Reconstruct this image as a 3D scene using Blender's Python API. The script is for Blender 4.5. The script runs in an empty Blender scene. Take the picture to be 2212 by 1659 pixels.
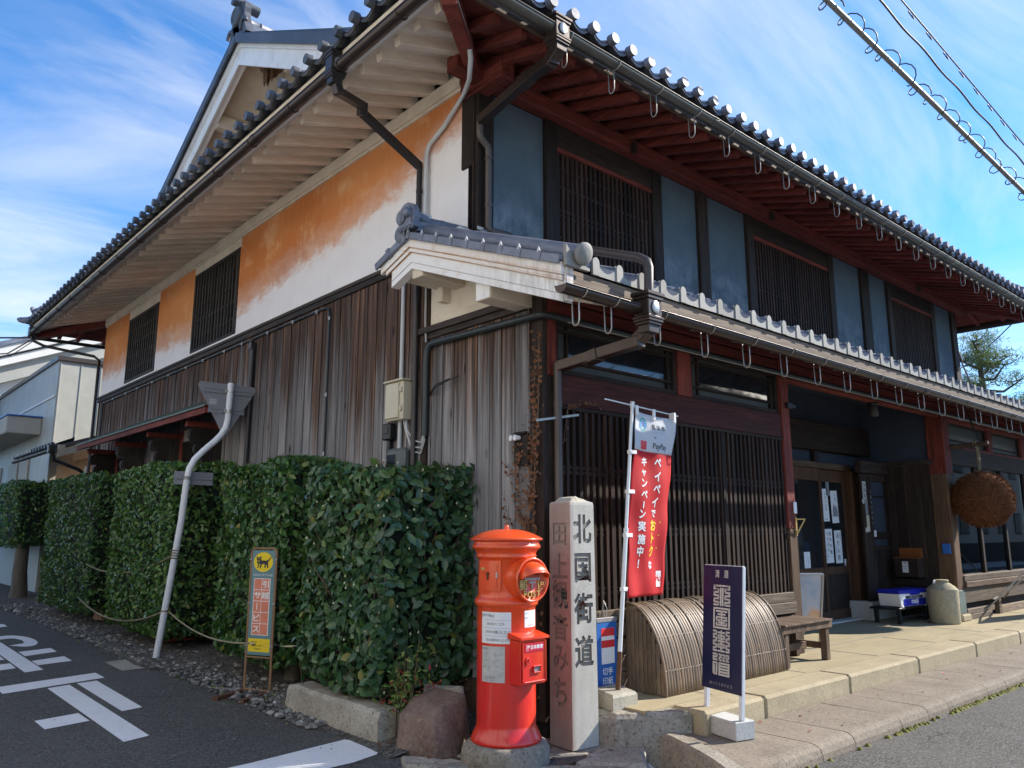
import bpy, bmesh, math, random
import numpy as np
from mathutils import Vector, Matrix, Euler

random.seed(7)
RNG = np.random.default_rng(7)
SC = bpy.context.scene
COL = SC.collection
R = math.radians

# ------------------------------------------------------------------ camera
CAM_POS = (-4.157, -4.321, 1.48)
cam_data = bpy.data.cameras.new('camera')
cam_data.sensor_fit = 'HORIZONTAL'
cam_data.sensor_width = 36.0
cam_data.lens = 36.0 * 1695.0 / 2212.0
cam_data.clip_start = 0.05
cam_data.clip_end = 2000.0
cam = bpy.data.objects.new('camera', cam_data)
cam.location = CAM_POS
cam.rotation_euler = (R(90 + 10.593), 0, R(48.4 - 90))
COL.objects.link(cam)
SC.camera = cam

# ------------------------------------------------------------------ sky and sun
SUN_AZ = Vector((0.928, -0.373, 0)).normalized()
SUN_EL = R(34.0)
SUN_DIR = Vector((SUN_AZ.x * math.cos(SUN_EL), SUN_AZ.y * math.cos(SUN_EL), math.sin(SUN_EL)))
SKY_STRENGTH = 0.07
SUN_STRENGTH = 2.25
EXPOSURE = 1.95

world = bpy.data.worlds.new('World')
SC.world = world
world.use_nodes = True
wn, wl = world.node_tree.nodes, world.node_tree.links
wn.clear()
w_out = wn.new('ShaderNodeOutputWorld')
w_bg = wn.new('ShaderNodeBackground')
w_bg.inputs['Strength'].default_value = SKY_STRENGTH
sky = wn.new('ShaderNodeTexSky')
sky.sky_type = 'NISHITA'
sky.sun_disc = False
sky.sun_elevation = SUN_EL
sky.sun_rotation = math.atan2(SUN_AZ.x, SUN_AZ.y)
sky.altitude = 90
sky.air_density = 1.0
sky.dust_density = 0.05
sky.ozone_density = 6.0
# thin streaky cirrus drawn in the sky itself, by direction
tc = wn.new('ShaderNodeTexCoord')
sep = wn.new('ShaderNodeSeparateXYZ')
wl.new(tc.outputs['Generated'], sep.inputs[0])
def wmath(op, a, b=None, clamp=False):
    n = wn.new('ShaderNodeMath'); n.operation = op; n.use_clamp = clamp
    for i, v in enumerate((a, b)):
        if v is None: continue
        if isinstance(v, (int, float)): n.inputs[i].default_value = v
        else: wl.new(v, n.inputs[i])
    return n.outputs[0]
zc = wmath('ADD', wmath('MAXIMUM', sep.outputs[2], 0.0), 0.16)
px = wmath('DIVIDE', sep.outputs[0], zc)
py = wmath('DIVIDE', sep.outputs[1], zc)
cmb = wn.new('ShaderNodeCombineXYZ')
wl.new(px, cmb.inputs[0]); wl.new(py, cmb.inputs[1])
def wnoise(scale3, rot, scale, detail, rough, dist, loc=(0, 0, 0)):
    mp = wn.new('ShaderNodeMapping')
    mp.inputs['Rotation'].default_value = (0, 0, rot)
    mp.inputs['Scale'].default_value = scale3
    mp.inputs['Location'].default_value = loc
    wl.new(cmb.outputs[0], mp.inputs[0])
    n = wn.new('ShaderNodeTexNoise')
    n.inputs['Scale'].default_value = scale
    n.inputs['Detail'].default_value = detail
    n.inputs['Roughness'].default_value = rough
    n.inputs['Distortion'].default_value = dist
    wl.new(mp.outputs[0], n.inputs['Vector'])
    return n.outputs['Fac']
c1 = wnoise((0.6, 1.55, 1), R(30), 1.15, 7, 0.58, 0.9)
c2 = wnoise((1, 1, 1), 0.3, 0.55, 3, 0.5, 0.2, (3.1, 1.7, 0))
c3 = wnoise((0.7, 1.9, 1), R(20), 2.8, 7, 0.58, 0.8, (1.2, 7.4, 0))
cov = wmath('MULTIPLY', wmath('MULTIPLY', wmath('SUBTRACT', c1, 0.42), 3.2, True), wmath('MULTIPLY', wmath('SUBTRACT', c2, 0.30), 3.2, True), True)
cov2 = wmath('MULTIPLY', wmath('MULTIPLY', wmath('SUBTRACT', c3, 0.5), 3.0, True), wmath('MULTIPLY', wmath('SUBTRACT', c2, 0.42), 3.0, True), True)
cov = wmath('MULTIPLY', wmath('MAXIMUM', cov, wmath('MULTIPLY', cov2, 0.8)), 0.85)
# low cloud bank towards the horizon
low = wmath('MULTIPLY', wmath('SUBTRACT', 0.36, sep.outputs[2]), 3.2, True)
c4 = wnoise((1, 1, 1), 0.0, 1.0, 6, 0.6, 0.3, (8.2, 2.2, 0))
lowc = wmath('MULTIPLY', wmath('MULTIPLY', low, wmath('MULTIPLY', wmath('SUBTRACT', c4, 0.42), 5.0, True)), 0.9)
cov = wmath('MAXIMUM', cov, lowc)
mixc = wn.new('ShaderNodeMix'); mixc.data_type = 'RGBA'
wl.new(cov, mixc.inputs[0])
tint = wn.new('ShaderNodeMix'); tint.data_type = 'RGBA'; tint.blend_type = 'MULTIPLY'
tint.inputs[0].default_value = 1.0
wl.new(sky.outputs[0], tint.inputs[6]); tint.inputs[7].default_value = (0.58, 0.89, 1.05, 1)
wl.new(tint.outputs[2], mixc.inputs[6])
mixc.inputs[7].default_value = (4.2, 4.3, 4.45, 1)
wl.new(mixc.outputs[2], w_bg.inputs[0])
wl.new(w_bg.outputs[0], w_out.inputs[0])

sun_data = bpy.data.lights.new('sun', 'SUN')
sun_data.energy = SUN_STRENGTH
sun_data.angle = R(0.53)
sun_data.color = (1.0, 0.915, 0.79)
sun = bpy.data.objects.new('sun', sun_data)
sun.rotation_euler = (-SUN_DIR).to_track_quat('-Z', 'Y').to_euler()
COL.objects.link(sun)

vs = SC.view_settings
SC.display_settings.display_device = 'sRGB'
vs.view_transform = 'Standard'
vs.look = 'None'
vs.exposure = EXPOSURE
vs.gamma = 1.0
vs.use_curve_mapping = False
SC.render.engine = 'CYCLES'
SC.cycles.max_bounces = 10
SC.cycles.diffuse_bounces = 7
SC.cycles.use_denoising = True

# ------------------------------------------------------------------ helpers
def link(o, parent=None):
    COL.objects.link(o)
    if parent is not None:
        o.parent = parent
    return o

def tag(o, label=None, cat=None, group=None, kind=None):
    if label: o['label'] = label
    if cat: o['category'] = cat
    if group: o['group'] = group
    if kind: o['kind'] = kind
    return o

def empty(name, loc=(0, 0, 0), rot=(0, 0, 0), label=None, cat=None, group=None, parent=None):
    o = bpy.data.objects.new(name, None)
    o.empty_display_size = 0.2
    o.location = loc
    o.rotation_euler = rot
    link(o, parent)
    return tag(o, label, cat, group)

def inst(name, me, parent=None, loc=(0, 0, 0), rot=(0, 0, 0), scale=(1, 1, 1)):
    o = bpy.data.objects.new(name, me)
    o.location = loc; o.rotation_euler = rot; o.scale = scale
    return link(o, parent)

def copy_tree(o, parent=None):
    c = o.copy(); COL.objects.link(c); c.parent = parent
    for ch in list(o.children): copy_tree(ch, c)
    return c

class MB:
    """collects simple solids into one mesh"""
    def __init__(s): s.v = []; s.f = []; s.m = []; s.sm = []; s.cur = 0
    def add(s, vs_, fs_, smooth=False):
        b = len(s.v)
        s.v.extend([tuple(p) for p in vs_])
        for f in fs_:
            s.f.append(tuple(b + i for i in f)); s.m.append(s.cur); s.sm.append(smooth)
        return s
    def box(s, x0, x1, y0, y1, z0, z1, ch=0.0):
        if ch <= 0:
            v = [(x0,y0,z0),(x1,y0,z0),(x1,y1,z0),(x0,y1,z0),(x0,y0,z1),(x1,y0,z1),(x1,y1,z1),(x0,y1,z1)]
            return s.add(v, [(0,3,2,1),(4,5,6,7),(0,1,5,4),(1,2,6,5),(2,3,7,6),(3,0,4,7)])
        return s.cbox(((x0+x1)/2,(y0+y1)/2,(z0+z1)/2), ((x1-x0)/2,(y1-y0)/2,(z1-z0)/2), ch)
    def cbox(s, c, h, ch=0.005, M=None):
        """chamfered box, centre c, half sizes h, optional 3x3 matrix"""
        v = []; idx = {}
        for sx in (-1, 1):
            for sy in (-1, 1):
                for sz in (-1, 1):
                    for ax in range(3):
                        p = [sx*(h[0]-ch), sy*(h[1]-ch), sz*(h[2]-ch)]
                        p[ax] = (sx, sy, sz)[ax]*h[ax]
                        idx[(sx, sy, sz, ax)] = len(v); v.append(p)
        fs_ = []
        sg = [-1, 1]
        for ax in range(3):
            a, b = [(1, 2), (2, 0), (0, 1)][ax]
            for s0 in sg:
                q = []
                for (sa, sb) in ((-1,-1),(1,-1),(1,1),(-1,1)):
                    k = [0, 0, 0]; k[ax] = s0; k[a] = sa; k[b] = sb
                    q.append(idx[(k[0], k[1], k[2], ax)])
                fs_.append(q if s0 > 0 else q[::-1])
        for ax in range(3):          # edges along ax
            a, b = [(1, 2), (2, 0), (0, 1)][ax]
            for sa in sg:
                for sb in sg:
                    k0 = [0,0,0]; k0[ax] = -1; k0[a] = sa; k0[b] = sb
                    k1 = list(k0); k1[ax] = 1
                    q = [idx[(*k0, a)], idx[(*k1, a)], idx[(*k1, b)], idx[(*k0, b)]]
                    fs_.append(q if sa*sb < 0 else q[::-1])
        for sx in sg:
            for sy in sg:
                for sz in sg:
                    t = [idx[(sx, sy, sz, 0)], idx[(sx, sy, sz, 1)], idx[(sx, sy, sz, 2)]]
                    fs_.append(t if sx*sy*sz > 0 else t[::-1])
        c = Vector(c)
        if M is None: vv = [(p[0]+c[0], p[1]+c[1], p[2]+c[2]) for p in v]
        else: vv = [tuple(M @ Vector(p) + c) for p in v]
        return s.add(vv, fs_)
    def bar(s, p0, p1, w, h, up=(0, 0, 1), ch=0.0):
        """rectangular bar from p0 to p1; w across, h along 'up'"""
        p0 = Vector(p0); p1 = Vector(p1); d = (p1-p0); L = d.length; d.normalize()
        u = Vector(up); r = d.cross(u)
        if r.length < 1e-5: r = d.cross(Vector((0, 1, 0)))
        r.normalize(); u = r.cross(d).normalized()
        M = Matrix((r, d, u)).transposed()
        if ch > 0: return s.cbox((p0+p1)/2, (w/2, L/2, h/2), ch, M)
        v = []
        for (a, b, c) in ((-1,-1,-1),(1,-1,-1),(1,1,-1),(-1,1,-1),(-1,-1,1),(1,-1,1),(1,1,1),(-1,1,1)):
            v.append(tuple((p0+p1)/2 + M @ Vector((a*w/2, b*L/2, c*h/2))))
        return s.add(v, [(0,3,2,1),(4,5,6,7),(0,1,5,4),(1,2,6,5),(2,3,7,6),(3,0,4,7)])
    def tube(s, pts, r, n=8, cap=True, smooth=True, closed=False):
        pts = [Vector(p) for p in pts]; N = len(pts)
        rr = r if isinstance(r, (list, tuple)) else [r]*N
        v = []; prev = None
        for i, p in enumerate(pts):
            if closed: d = pts[(i+1) % N]-pts[i-1]
            else: d = pts[min(i+1, N-1)]-pts[max(i-1, 0)]
            d.normalize()
            if prev is None:
                a = Vector((0, 0, 1)) if abs(d.z) < 0.9 else Vector((1, 0, 0))
                u = d.cross(a).normalized()
            else:
                u = (prev - d*prev.dot(d))
                u = u.normalized() if u.length > 1e-6 else d.orthogonal().normalized()
            prev = u; w = d.cross(u)
            for k in range(n):
                t = 2*math.pi*k/n
                v.append(tuple(p + (u*math.cos(t)+w*math.sin(t))*rr[i]))
        fs_ = []
        for i in range(N if closed else N-1):
            j = (i+1) % N
            for k in range(n):
                k2 = (k+1) % n
                fs_.append((i*n+k, i*n+k2, j*n+k2, j*n+k))
        s.add(v, fs_, smooth)
        if cap and not closed:
            s.add(v[:n], [tuple(range(n))[::-1]]); s.add(v[-n:], [tuple(range(n))])
        return s
    def lathe(s, prof, c=(0, 0, 0), n=32, smooth=True, M=None, ang=2*math.pi):
        """prof list of (r,z) bottom to top"""
        v = []; c = Vector(c)
        for (r, z) in prof:
            for k in range(n):
                t = ang*k/n
                p = Vector((r*math.cos(t), r*math.sin(t), z))
                v.append(tuple((M @ p if M is not None else p)+c))
        fs_ = []
        for i in range(len(prof)-1):
            for k in range(n):
                k2 = (k+1) % n
                fs_.append((i*n+k, i*n+k2, (i+1)*n+k2, (i+1)*n+k))
        s.add(v, fs_, smooth)
        if prof[0][0] > 1e-4: s.add(v[:n], [tuple(range(n))[::-1]])
        if prof[-1][0] > 1e-4: s.add(v[-n:], [tuple(range(n))])
        return s
    def prism(s, poly, d, M=None, c=(0, 0, 0), smooth=False):
        """poly: list of (a,b) in local xy, CCW; extruded 0..d along local z; M 3x3"""
        n = len(poly); c = Vector(c)
        A = 0.0
        for i in range(n):
            x0, y0 = poly[i]; x1, y1 = poly[(i+1) % n]; A += x0*y1-x1*y0
        if A < 0: poly = poly[::-1]
        v = [Vector((p[0], p[1], 0)) for p in poly]+[Vector((p[0], p[1], d)) for p in poly]
        if M is not None: v = [M @ p for p in v]
        v = [tuple(p+c) for p in v]
        fs_ = [tuple(range(n))[::-1], tuple(range(n, 2*n))]
        s.add(v, fs_)
        s.add(v, [(i, (i+1) % n, n+(i+1) % n, n+i) for i in range(n)], smooth)
        return s
    def quad(s, a, b, c, d): return s.add([a, b, c, d], [(0, 1, 2, 3)])
    def mesh(s, name, mats):
        me = bpy.data.meshes.new(name)
        me.from_pydata(s.v, [], s.f)
        if not isinstance(mats, (list, tuple)): mats = [mats]
        for m in mats: me.materials.append(m)
        if len(mats) > 1: me.polygons.foreach_set('material_index', s.m)
        me.polygons.foreach_set('use_smooth', s.sm)
        me.update()
        return me
    def build(s, name, mats, parent=None, loc=(0, 0, 0), rot=(0, 0, 0)):
        return inst(name, s.mesh(name, mats), parent, loc, rot)

AX_YZ = Matrix(((0, 0, 1), (1, 0, 0), (0, 1, 0)))   # local x->Y, y->Z, z->X
AX_XZ = Matrix(((1, 0, 0), (0, 0, -1), (0, 1, 0)))  # local x->X, y->Z, z->-Y

def text_mesh(body, size=1.0, ext=0.0, off=0.0, bold=0.0, mat=None, shear=0.0, res=3):
    cu = bpy.data.curves.new('lettering', 'FONT')
    cu.body = body; cu.size = size; cu.extrude = ext; cu.offset = off
    cu.align_x = 'CENTER'; cu.align_y = 'CENTER'; cu.resolution_u = res; cu.shear = shear
    o = bpy.data.objects.new('lettering', cu); COL.objects.link(o)
    dg = bpy.context.evaluated_depsgraph_get()
    me = bpy.data.meshes.new_from_object(o.evaluated_get(dg))
    bpy.data.objects.remove(o); bpy.data.curves.remove(cu)
    if len(me.vertices):      # centre the glyph on its own box
        co = np.empty(len(me.vertices)*3, dtype=np.float32); me.vertices.foreach_get('co', co)
        co = co.reshape(-1, 3)
        mid = (co.max(0)+co.min(0))/2; mid[2] = 0
        co -= mid
        me.vertices.foreach_set('co', co.ravel())
    if bold > 0:
        bm = bmesh.new(); bm.from_mesh(me)
        base = list(bm.verts)+list(bm.edges)+list(bm.faces)
        k = 1
        for dx, dy in ((bold, 0), (-bold, 0), (0, bold), (0, -bold)):
            r_ = bmesh.ops.duplicate(bm, geom=base)
            for v in r_['geom']:
                if isinstance(v, bmesh.types.BMVert): v.co += Vector((dx, dy, -0.00012*k))
            k += 1
        bm.to_mesh(me); bm.free()
    me.materials.clear()
    if mat: me.materials.append(mat)
    return me

def join_meshes(name, items, mats):
    """items: (mesh, 4x4 matrix, material index)"""
    vs_, fs_, ms_, b = [], [], [], 0
    for me, M, mi in items:
        for v in me.vertices: vs_.append(tuple(M @ v.co))
        for p in me.polygons:
            fs_.append(tuple(b+i for i in p.vertices)); ms_.append(mi)
        b += len(me.vertices)
    me = bpy.data.meshes.new(name); me.from_pydata(vs_, [], fs_)
    for m in mats: me.materials.append(m)
    me.polygons.foreach_set('material_index', ms_); me.update()
    return me
# ------------------------------------------------------------------ materials
class G:
    def __init__(s, name, col=(0.5, 0.5, 0.5), rough=0.7, metal=0.0, spec=0.5, coat=0.0):
        s.m = bpy.data.materials.new(name); s.m.use_nodes = True
        s.n = s.m.node_tree.nodes; s.l = s.m.node_tree.links
        s.b = s.n['Principled BSDF']
        s.b.inputs['Base Color'].default_value = (*col, 1)
        s.b.inputs['Roughness'].default_value = rough
        s.b.inputs['Metallic'].default_value = metal
        s.b.inputs['Specular IOR Level'].default_value = spec
        s.b.inputs['Coat Weight'].default_value = coat
        s.b.inputs['Coat Roughness'].default_value = 0.12
        s._c = {}
    def put(s, sock, v):
        if isinstance(v, (int, float)): sock.default_value = v
        elif isinstance(v, tuple): sock.default_value = v if len(v) == len(sock.default_value) else (*v, 1)
        else: s.l.new(v, sock)
    def coord(s, kind='Object'):
        if kind not in s._c:
            if kind == 'World': s._c[kind] = s.n.new('ShaderNodeNewGeometry').outputs['Position']
            else: s._c[kind] = s.n.new('ShaderNodeTexCoord').outputs[kind]
        return s._c[kind]
    def rnd(s):
        if 'rnd' not in s._c: s._c['rnd'] = s.n.new('ShaderNodeObjectInfo').outputs['Random']
        return s._c['rnd']
    def island(s):
        if 'isl' not in s._c: s._c['isl'] = s.n.new('ShaderNodeNewGeometry').outputs['Random Per Island']
        return s._c['isl']
    def vec(s, kind='Object', scale=(1, 1, 1), loc=(0, 0, 0), rot=(0, 0, 0), rand=0.0):
        mp = s.n.new('ShaderNodeMapping')
        mp.inputs['Scale'].default_value = scale
        mp.inputs['Rotation'].default_value = rot
        mp.inputs['Location'].default_value = loc
        s.l.new(s.coord(kind), mp.inputs[0])
        out = mp.outputs[0]
        if rand:
            a = s.n.new('ShaderNodeVectorMath'); a.operation = 'ADD'
            k = s.math('MULTIPLY', s.rnd(), rand)
            c = s.n.new('ShaderNodeCombineXYZ')
            for i in range(3): s.l.new(k, c.inputs[i])
            s.l.new(out, a.inputs[0]); s.l.new(c.outputs[0], a.inputs[1]); out = a.outputs[0]
        return out
    def noise(s, vec, scale=5, detail=4, rough=0.55, dist=0.0, color=False):
        n = s.n.new('ShaderNodeTexNoise')
        s.l.new(vec, n.inputs['Vector'])
        n.inputs['Scale'].default_value = scale; n.inputs['Detail'].default_value = detail
        n.inputs['Roughness'].default_value = rough; n.inputs['Distortion'].default_value = dist
        return n.outputs['Color' if color else 'Fac']
    def voro(s, vec, scale=5, feat='F1', out='Distance', rand=1.0):
        n = s.n.new('ShaderNodeTexVoronoi'); n.feature = feat
        s.l.new(vec, n.inputs['Vector']); n.inputs['Scale'].default_value = scale
        n.inputs['Randomness'].default_value = rand
        return n.outputs[out]
    def math(s, op, a, b=None, clamp=False):
        n = s.n.new('ShaderNodeMath'); n.operation = op; n.use_clamp = clamp
        s.put(n.inputs[0], a)
        if b is not None: s.put(n.inputs[1], b)
        return n.outputs[0]
    def ramp(s, fac, stops, interp='LINEAR'):
        n = s.n.new('ShaderNodeValToRGB'); e = n.color_ramp.elements
        n.color_ramp.interpolation = interp
        while len(e) < len(stops): e.new(0.5)
        for k, (p, c) in enumerate(stops):
            e[k].position = p
            e[k].color = (c, c, c, 1) if isinstance(c, (int, float)) else (*c, 1)
        s.put(n.inputs[0], fac)
        return n.outputs[0]
    def mix(s, fac, a, b, blend='MIX'):
        n = s.n.new('ShaderNodeMix'); n.data_type = 'RGBA'; n.blend_type = blend
        s.put(n.inputs[0], fac); s.put(n.inputs[6], a); s.put(n.inputs[7], b)
        return n.outputs[2]
    def xyz(s, v):
        n = s.n.new('ShaderNodeSeparateXYZ'); s.l.new(v, n.inputs[0]); return n.outputs
    def base(s, c): s.put(s.b.inputs['Base Color'], c); return s
    def rough(s, c): s.put(s.b.inputs['Roughness'], c); return s
    def bump(s, h, strength=0.4, dist=0.01):
        n = s.n.new('ShaderNodeBump'); n.inputs['Strength'].default_value = strength
        n.inputs['Distance'].default_value = dist
        s.l.new(h, n.inputs['Height']); s.l.new(n.outputs[0], s.b.inputs['Normal']); return s

def simple(name, col, rough=0.6, metal=0.0, var=0.12, scale=12, bump=0.0, coat=0.0, spec=0.5, rnd=0.0, kind='Object'):
    g = G(name, col, rough, metal, spec, coat)
    v = g.vec(kind, rand=7.0 if rnd else 0)
    f = g.noise(v, scale, 5, 0.6)
    c = g.mix(g.math('MULTIPLY', g.math('SUBTRACT', f, 0.3, True), var*3.5, True), col, tuple(x*0.45 for x in col))
    if rnd: c = g.mix(1.0, c, g.ramp(g.rnd(), [(0, 1-rnd), (1, 1+rnd*0.6)]), 'MULTIPLY')
    g.base(c)
    g.rough(g.ramp(f, [(0.2, max(0.05, rough-0.08)), (0.8, min(1, rough+0.1))]))
    if bump: g.bump(f, bump, 0.01)
    return g.m

def wood(name, dark, light, axis='z', scale=1.0, rough=0.75, rnd=0.35, spec=0.3, kind='Object', bump=0.35, knots=False):
    g = G(name, light, rough, 0, spec)
    st = {'x': (1.6, 22, 22), 'y': (22, 1.6, 22), 'z': (22, 22, 1.6)}[axis]
    v = g.vec(kind, tuple(a*scale for a in st), rand=31.0)
    f = g.noise(v, 2.2, 6, 0.62, 0.5)
    v2 = g.vec(kind, tuple(a*scale*0.22 for a in st), rand=17.0)
    f2 = g.noise(v2, 2.0, 3, 0.5)
    c = g.mix(g.ramp(f, [(0.32, 0), (0.68, 1)]), dark, light)
    c = g.mix(g.ramp(f2, [(0.35, 0.55), (0.75, 0)]), c, tuple(x*0.6 for x in dark))
    c = g.mix(1.0, c, g.ramp(g.rnd(), [(0, 1-rnd), (1, 1+rnd)]), 'MULTIPLY')
    g.base(c); g.bump(f, bump, 0.004)
    return g.m

M = {}
# charred and weathered cedar boards of the side wall: black-brown under the eaves, bleached grey lower down
def plank_mat():
    g = G('weathered_cedar', (0.1, 0.09, 0.08), 0.82, 0, 0.25)
    v = g.vec('World', (34, 34, 0.75), rand=23)
    f = g.noise(v, 1.0, 7, 0.68, 0.35)
    vs_ = g.vec('World', (9, 9, 0.32), rand=11)
    f2 = g.noise(vs_, 1.0, 5, 0.6, 0.6)
    fine = g.noise(g.vec('World', (120, 120, 2.0), rand=5), 1.0, 4, 0.7)
    kn = g.voro(g.vec('World', (4.2, 4.2, 1.8), rand=40), 1.0, 'F1', 'Distance')
    z = g.xyz(g.coord('World'))[2]
    hz = g.math('ADD', g.math('MULTIPLY', g.math('SUBTRACT', z, g.math('ADD', 1.0, g.math('MULTIPLY', g.math('MINIMUM', g.xyz(g.coord('World'))[1], 6.0), 0.06))), 0.36), g.math('MULTIPLY', g.math('SUBTRACT', f2, 0.5), 1.3))
    hz = g.math('ADD', hz, g.math('MULTIPLY', g.math('SUBTRACT', g.rnd(), 0.5), 0.3))
    grey = g.ramp(f, [(0.3, (0.125, 0.123, 0.126)), (0.5, (0.255, 0.25, 0.253)), (0.75, (0.40, 0.39, 0.39))])
    brown = g.ramp(f, [(0.3, (0.022, 0.016, 0.014)), (0.54, (0.082, 0.050, 0.036)), (0.76, (0.40, 0.20, 0.095))])
    c = g.mix(g.ramp(hz, [(0.40, 0), (0.78, 1)]), grey, brown)
    c = g.mix(g.ramp(fine, [(0.36, 0.4), (0.52, 0)]), c, (0.02, 0.018, 0.018))
    c = g.mix(g.ramp(kn, [(0.06, 0.95), (0.14, 0)]), c, (0.006, 0.005, 0.005))
    c = g.mix(1.0, c, g.ramp(g.rnd(), [(0, 0.7), (1, 1.3)]), 'MULTIPLY')
    g.base(c)
    g.bump(g.math('ADD', f, g.math('MULTIPLY', fine, 0.4)), 0.6, 0.006)
    return g.m
M['plank'] = plank_mat()
M['wood_dark'] = wood('dark_stained_wood', (0.010, 0.007, 0.006), (0.060, 0.038, 0.028), 'z')
M['wood_dark_x'] = wood('dark_stained_beam', (0.012, 0.008, 0.007), (0.062, 0.040, 0.030), 'x')
M['wood_dark_y'] = wood('dark_stained_sill', (0.014, 0.011, 0.010), (0.085, 0.066, 0.055), 'y')
M['lattice'] = wood('lattice_wood', (0.011, 0.006, 0.005), (0.060, 0.032, 0.022), 'z', rnd=0.45)
M['lattice_grey'] = wood('old_lattice_wood', (0.014, 0.012, 0.011), (0.070, 0.058, 0.050), 'z', rnd=0.4)
M['wood_mid_x'] = wood('brown_weathered_beam', (0.060, 0.038, 0.026), (0.23, 0.15, 0.10), 'x', rnd=0.25)
M['wood_mid_z'] = wood('brown_weathered_lit_post', (0.055, 0.032, 0.020), (0.20, 0.115, 0.065), 'z', rnd=0.2)
M['wood_lit_x'] = wood('grey_brown_board', (0.10, 0.075, 0.055), (0.30, 0.225, 0.165), 'x', rnd=0.3)
M['door_wood'] = wood('door_wood', (0.045, 0.022, 0.012), (0.16, 0.082, 0.045), 'z', rnd=0.2)
M['red_x'] = wood('red_stained_beam', (0.098, 0.021, 0.015), (0.318, 0.068, 0.046), 'x', rnd=0.15)
M['red_dark'] = wood('dark_red_lintel', (0.030, 0.008, 0.007), (0.115, 0.028, 0.021), 'x', rnd=0.1)
M['red_y'] = wood('red_stained_rafter', (0.090, 0.019, 0.015), (0.310, 0.065, 0.045), 'y', rnd=0.3)
M['red_z'] = wood('red_stained_post', (0.090, 0.019, 0.015), (0.333, 0.070, 0.046), 'z', rnd=0.2)
M['red_soffit'] = wood('red_soffit_board', (0.083, 0.026, 0.019), (0.333, 0.081, 0.056), 'x', rnd=0.45)
M['bench'] = wood('bench_wood', (0.085, 0.055, 0.038), (0.27, 0.18, 0.12), 'y', rnd=0.25)
M['bench_leg'] = wood('bench_leg_wood', (0.07, 0.045, 0.030), (0.22, 0.145, 0.095), 'z', rnd=0.2)

def plaster_white():
    g = G('white_plaster', (0.74, 0.73, 0.71), 0.85, 0, 0.2)
    v = g.vec('World')
    f = g.noise(v, 3.0, 6, 0.65)
    f2 = g.noise(g.vec('World', (9, 9, 1.2)), 1.0, 5, 0.6)
    c = g.mix(g.ramp(f, [(0.45, 0), (0.8, 0.5)]), (0.80, 0.79, 0.77), (0.58, 0.54, 0.47))
    c = g.mix(g.ramp(f2, [(0.58, 0), (0.8, 0.35)]), c, (0.34, 0.30, 0.26))
    g.base(c); g.bump(g.noise(v, 22, 4, 0.6), 0.15, 0.01)
    return g.m
M['white'] = plaster_white()

def plaster_cream():
    g = G('cream_plaster', (0.56, 0.50, 0.41), 0.88, 0, 0.2)
    v = g.vec('World', rand=3)
    f = g.noise(v, 2.3, 6, 0.7, 0.4)
    c = g.mix(g.ramp(f, [(0.4, 0), (0.75, 0.8)]), (0.68, 0.61, 0.50), (0.48, 0.42, 0.34))
    g.base(c); g.bump(g.noise(v, 18, 4, 0.6), 0.2, 0.01)
    return g.m
M['cream'] = plaster_cream()

def rafter_white():
    g = G('limewashed_timber', (0.5, 0.44, 0.37), 0.85, 0, 0.2)
    v = g.vec('World', (1.4, 8, 8))
    f = g.noise(v, 1.5, 5, 0.6)
    z = g.xyz(g.coord('Object'))
    c = g.mix(g.ramp(f, [(0.35, 0), (0.8, 1)]), (0.726, 0.638, 0.539), (0.575, 0.483, 0.391))
    c = g.mix(1.0, c, g.ramp(g.rnd(), [(0, 0.85), (1, 1.12)]), 'MULTIPLY')
    g.base(c); g.bump(f, 0.15, 0.005)
    return g.m
M['limewash'] = rafter_white()

def barge_white():
    """white plaster with rusty stains along its mouldings and grey mould low down on the end"""
    g = G('stained_white_plaster', (0.76, 0.74, 0.72), 0.85, 0, 0.2)
    p = g.xyz(g.coord('World'))
    v = g.vec('World')
    n1 = g.noise(v, 6, 6, 0.65)
    n2 = g.noise(g.vec('World', (12, 12, 3)), 1.0, 6, 0.7)
    # stains measured across the slope: height above the sloping underside
    d = g.math('ADD', p[2], g.math('MULTIPLY', g.math('SUBTRACT', p[1], 1.1), -0.375))
    c = (0.80, 0.79, 0.775)
    mould = g.math('MULTIPLY', g.ramp(n2, [(0.42, 0), (0.66, 1)]), g.ramp(g.math('MULTIPLY', g.math('ADD', p[1], 0.75), 0.6), [(0.0, 1), (0.75, 0)]))
    c = g.mix(mould, c, (0.40, 0.40, 0.385))
    t = g.math('DIVIDE', g.math('SUBTRACT', d, 3.68), 0.32)
    line = g.ramp(t, [(0.50, 0.0), (0.545, 0.95), (0.556, 0.2), (0.62, 0.1), (0.668, 0.95), (0.681, 0.35), (0.78, 0.15), (0.90, 0.35), (0.955, 0.95)])
    rust = g.math('MULTIPLY', line, g.ramp(g.noise(g.vec('World', (5, 5, 9)), 1.0, 6, 0.7), [(0.30, 0.25), (0.62, 1)]))
    c = g.mix(g.math('MULTIPLY', rust, 0.85), c, (0.50, 0.26, 0.10))
    c = g.mix(g.math('MULTIPLY', g.ramp(n1, [(0.56, 0), (0.75, 1)]), 0.55), c, (0.55, 0.36, 0.20))
    g.base(c); g.bump(n1, 0.12, 0.01)
    return g.m
M['barge'] = barge_white()
M['rust_line'] = simple('rust_stained_plaster', (0.50, 0.27, 0.12), 0.9, var=0.5, scale=9, kind='World')

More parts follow.
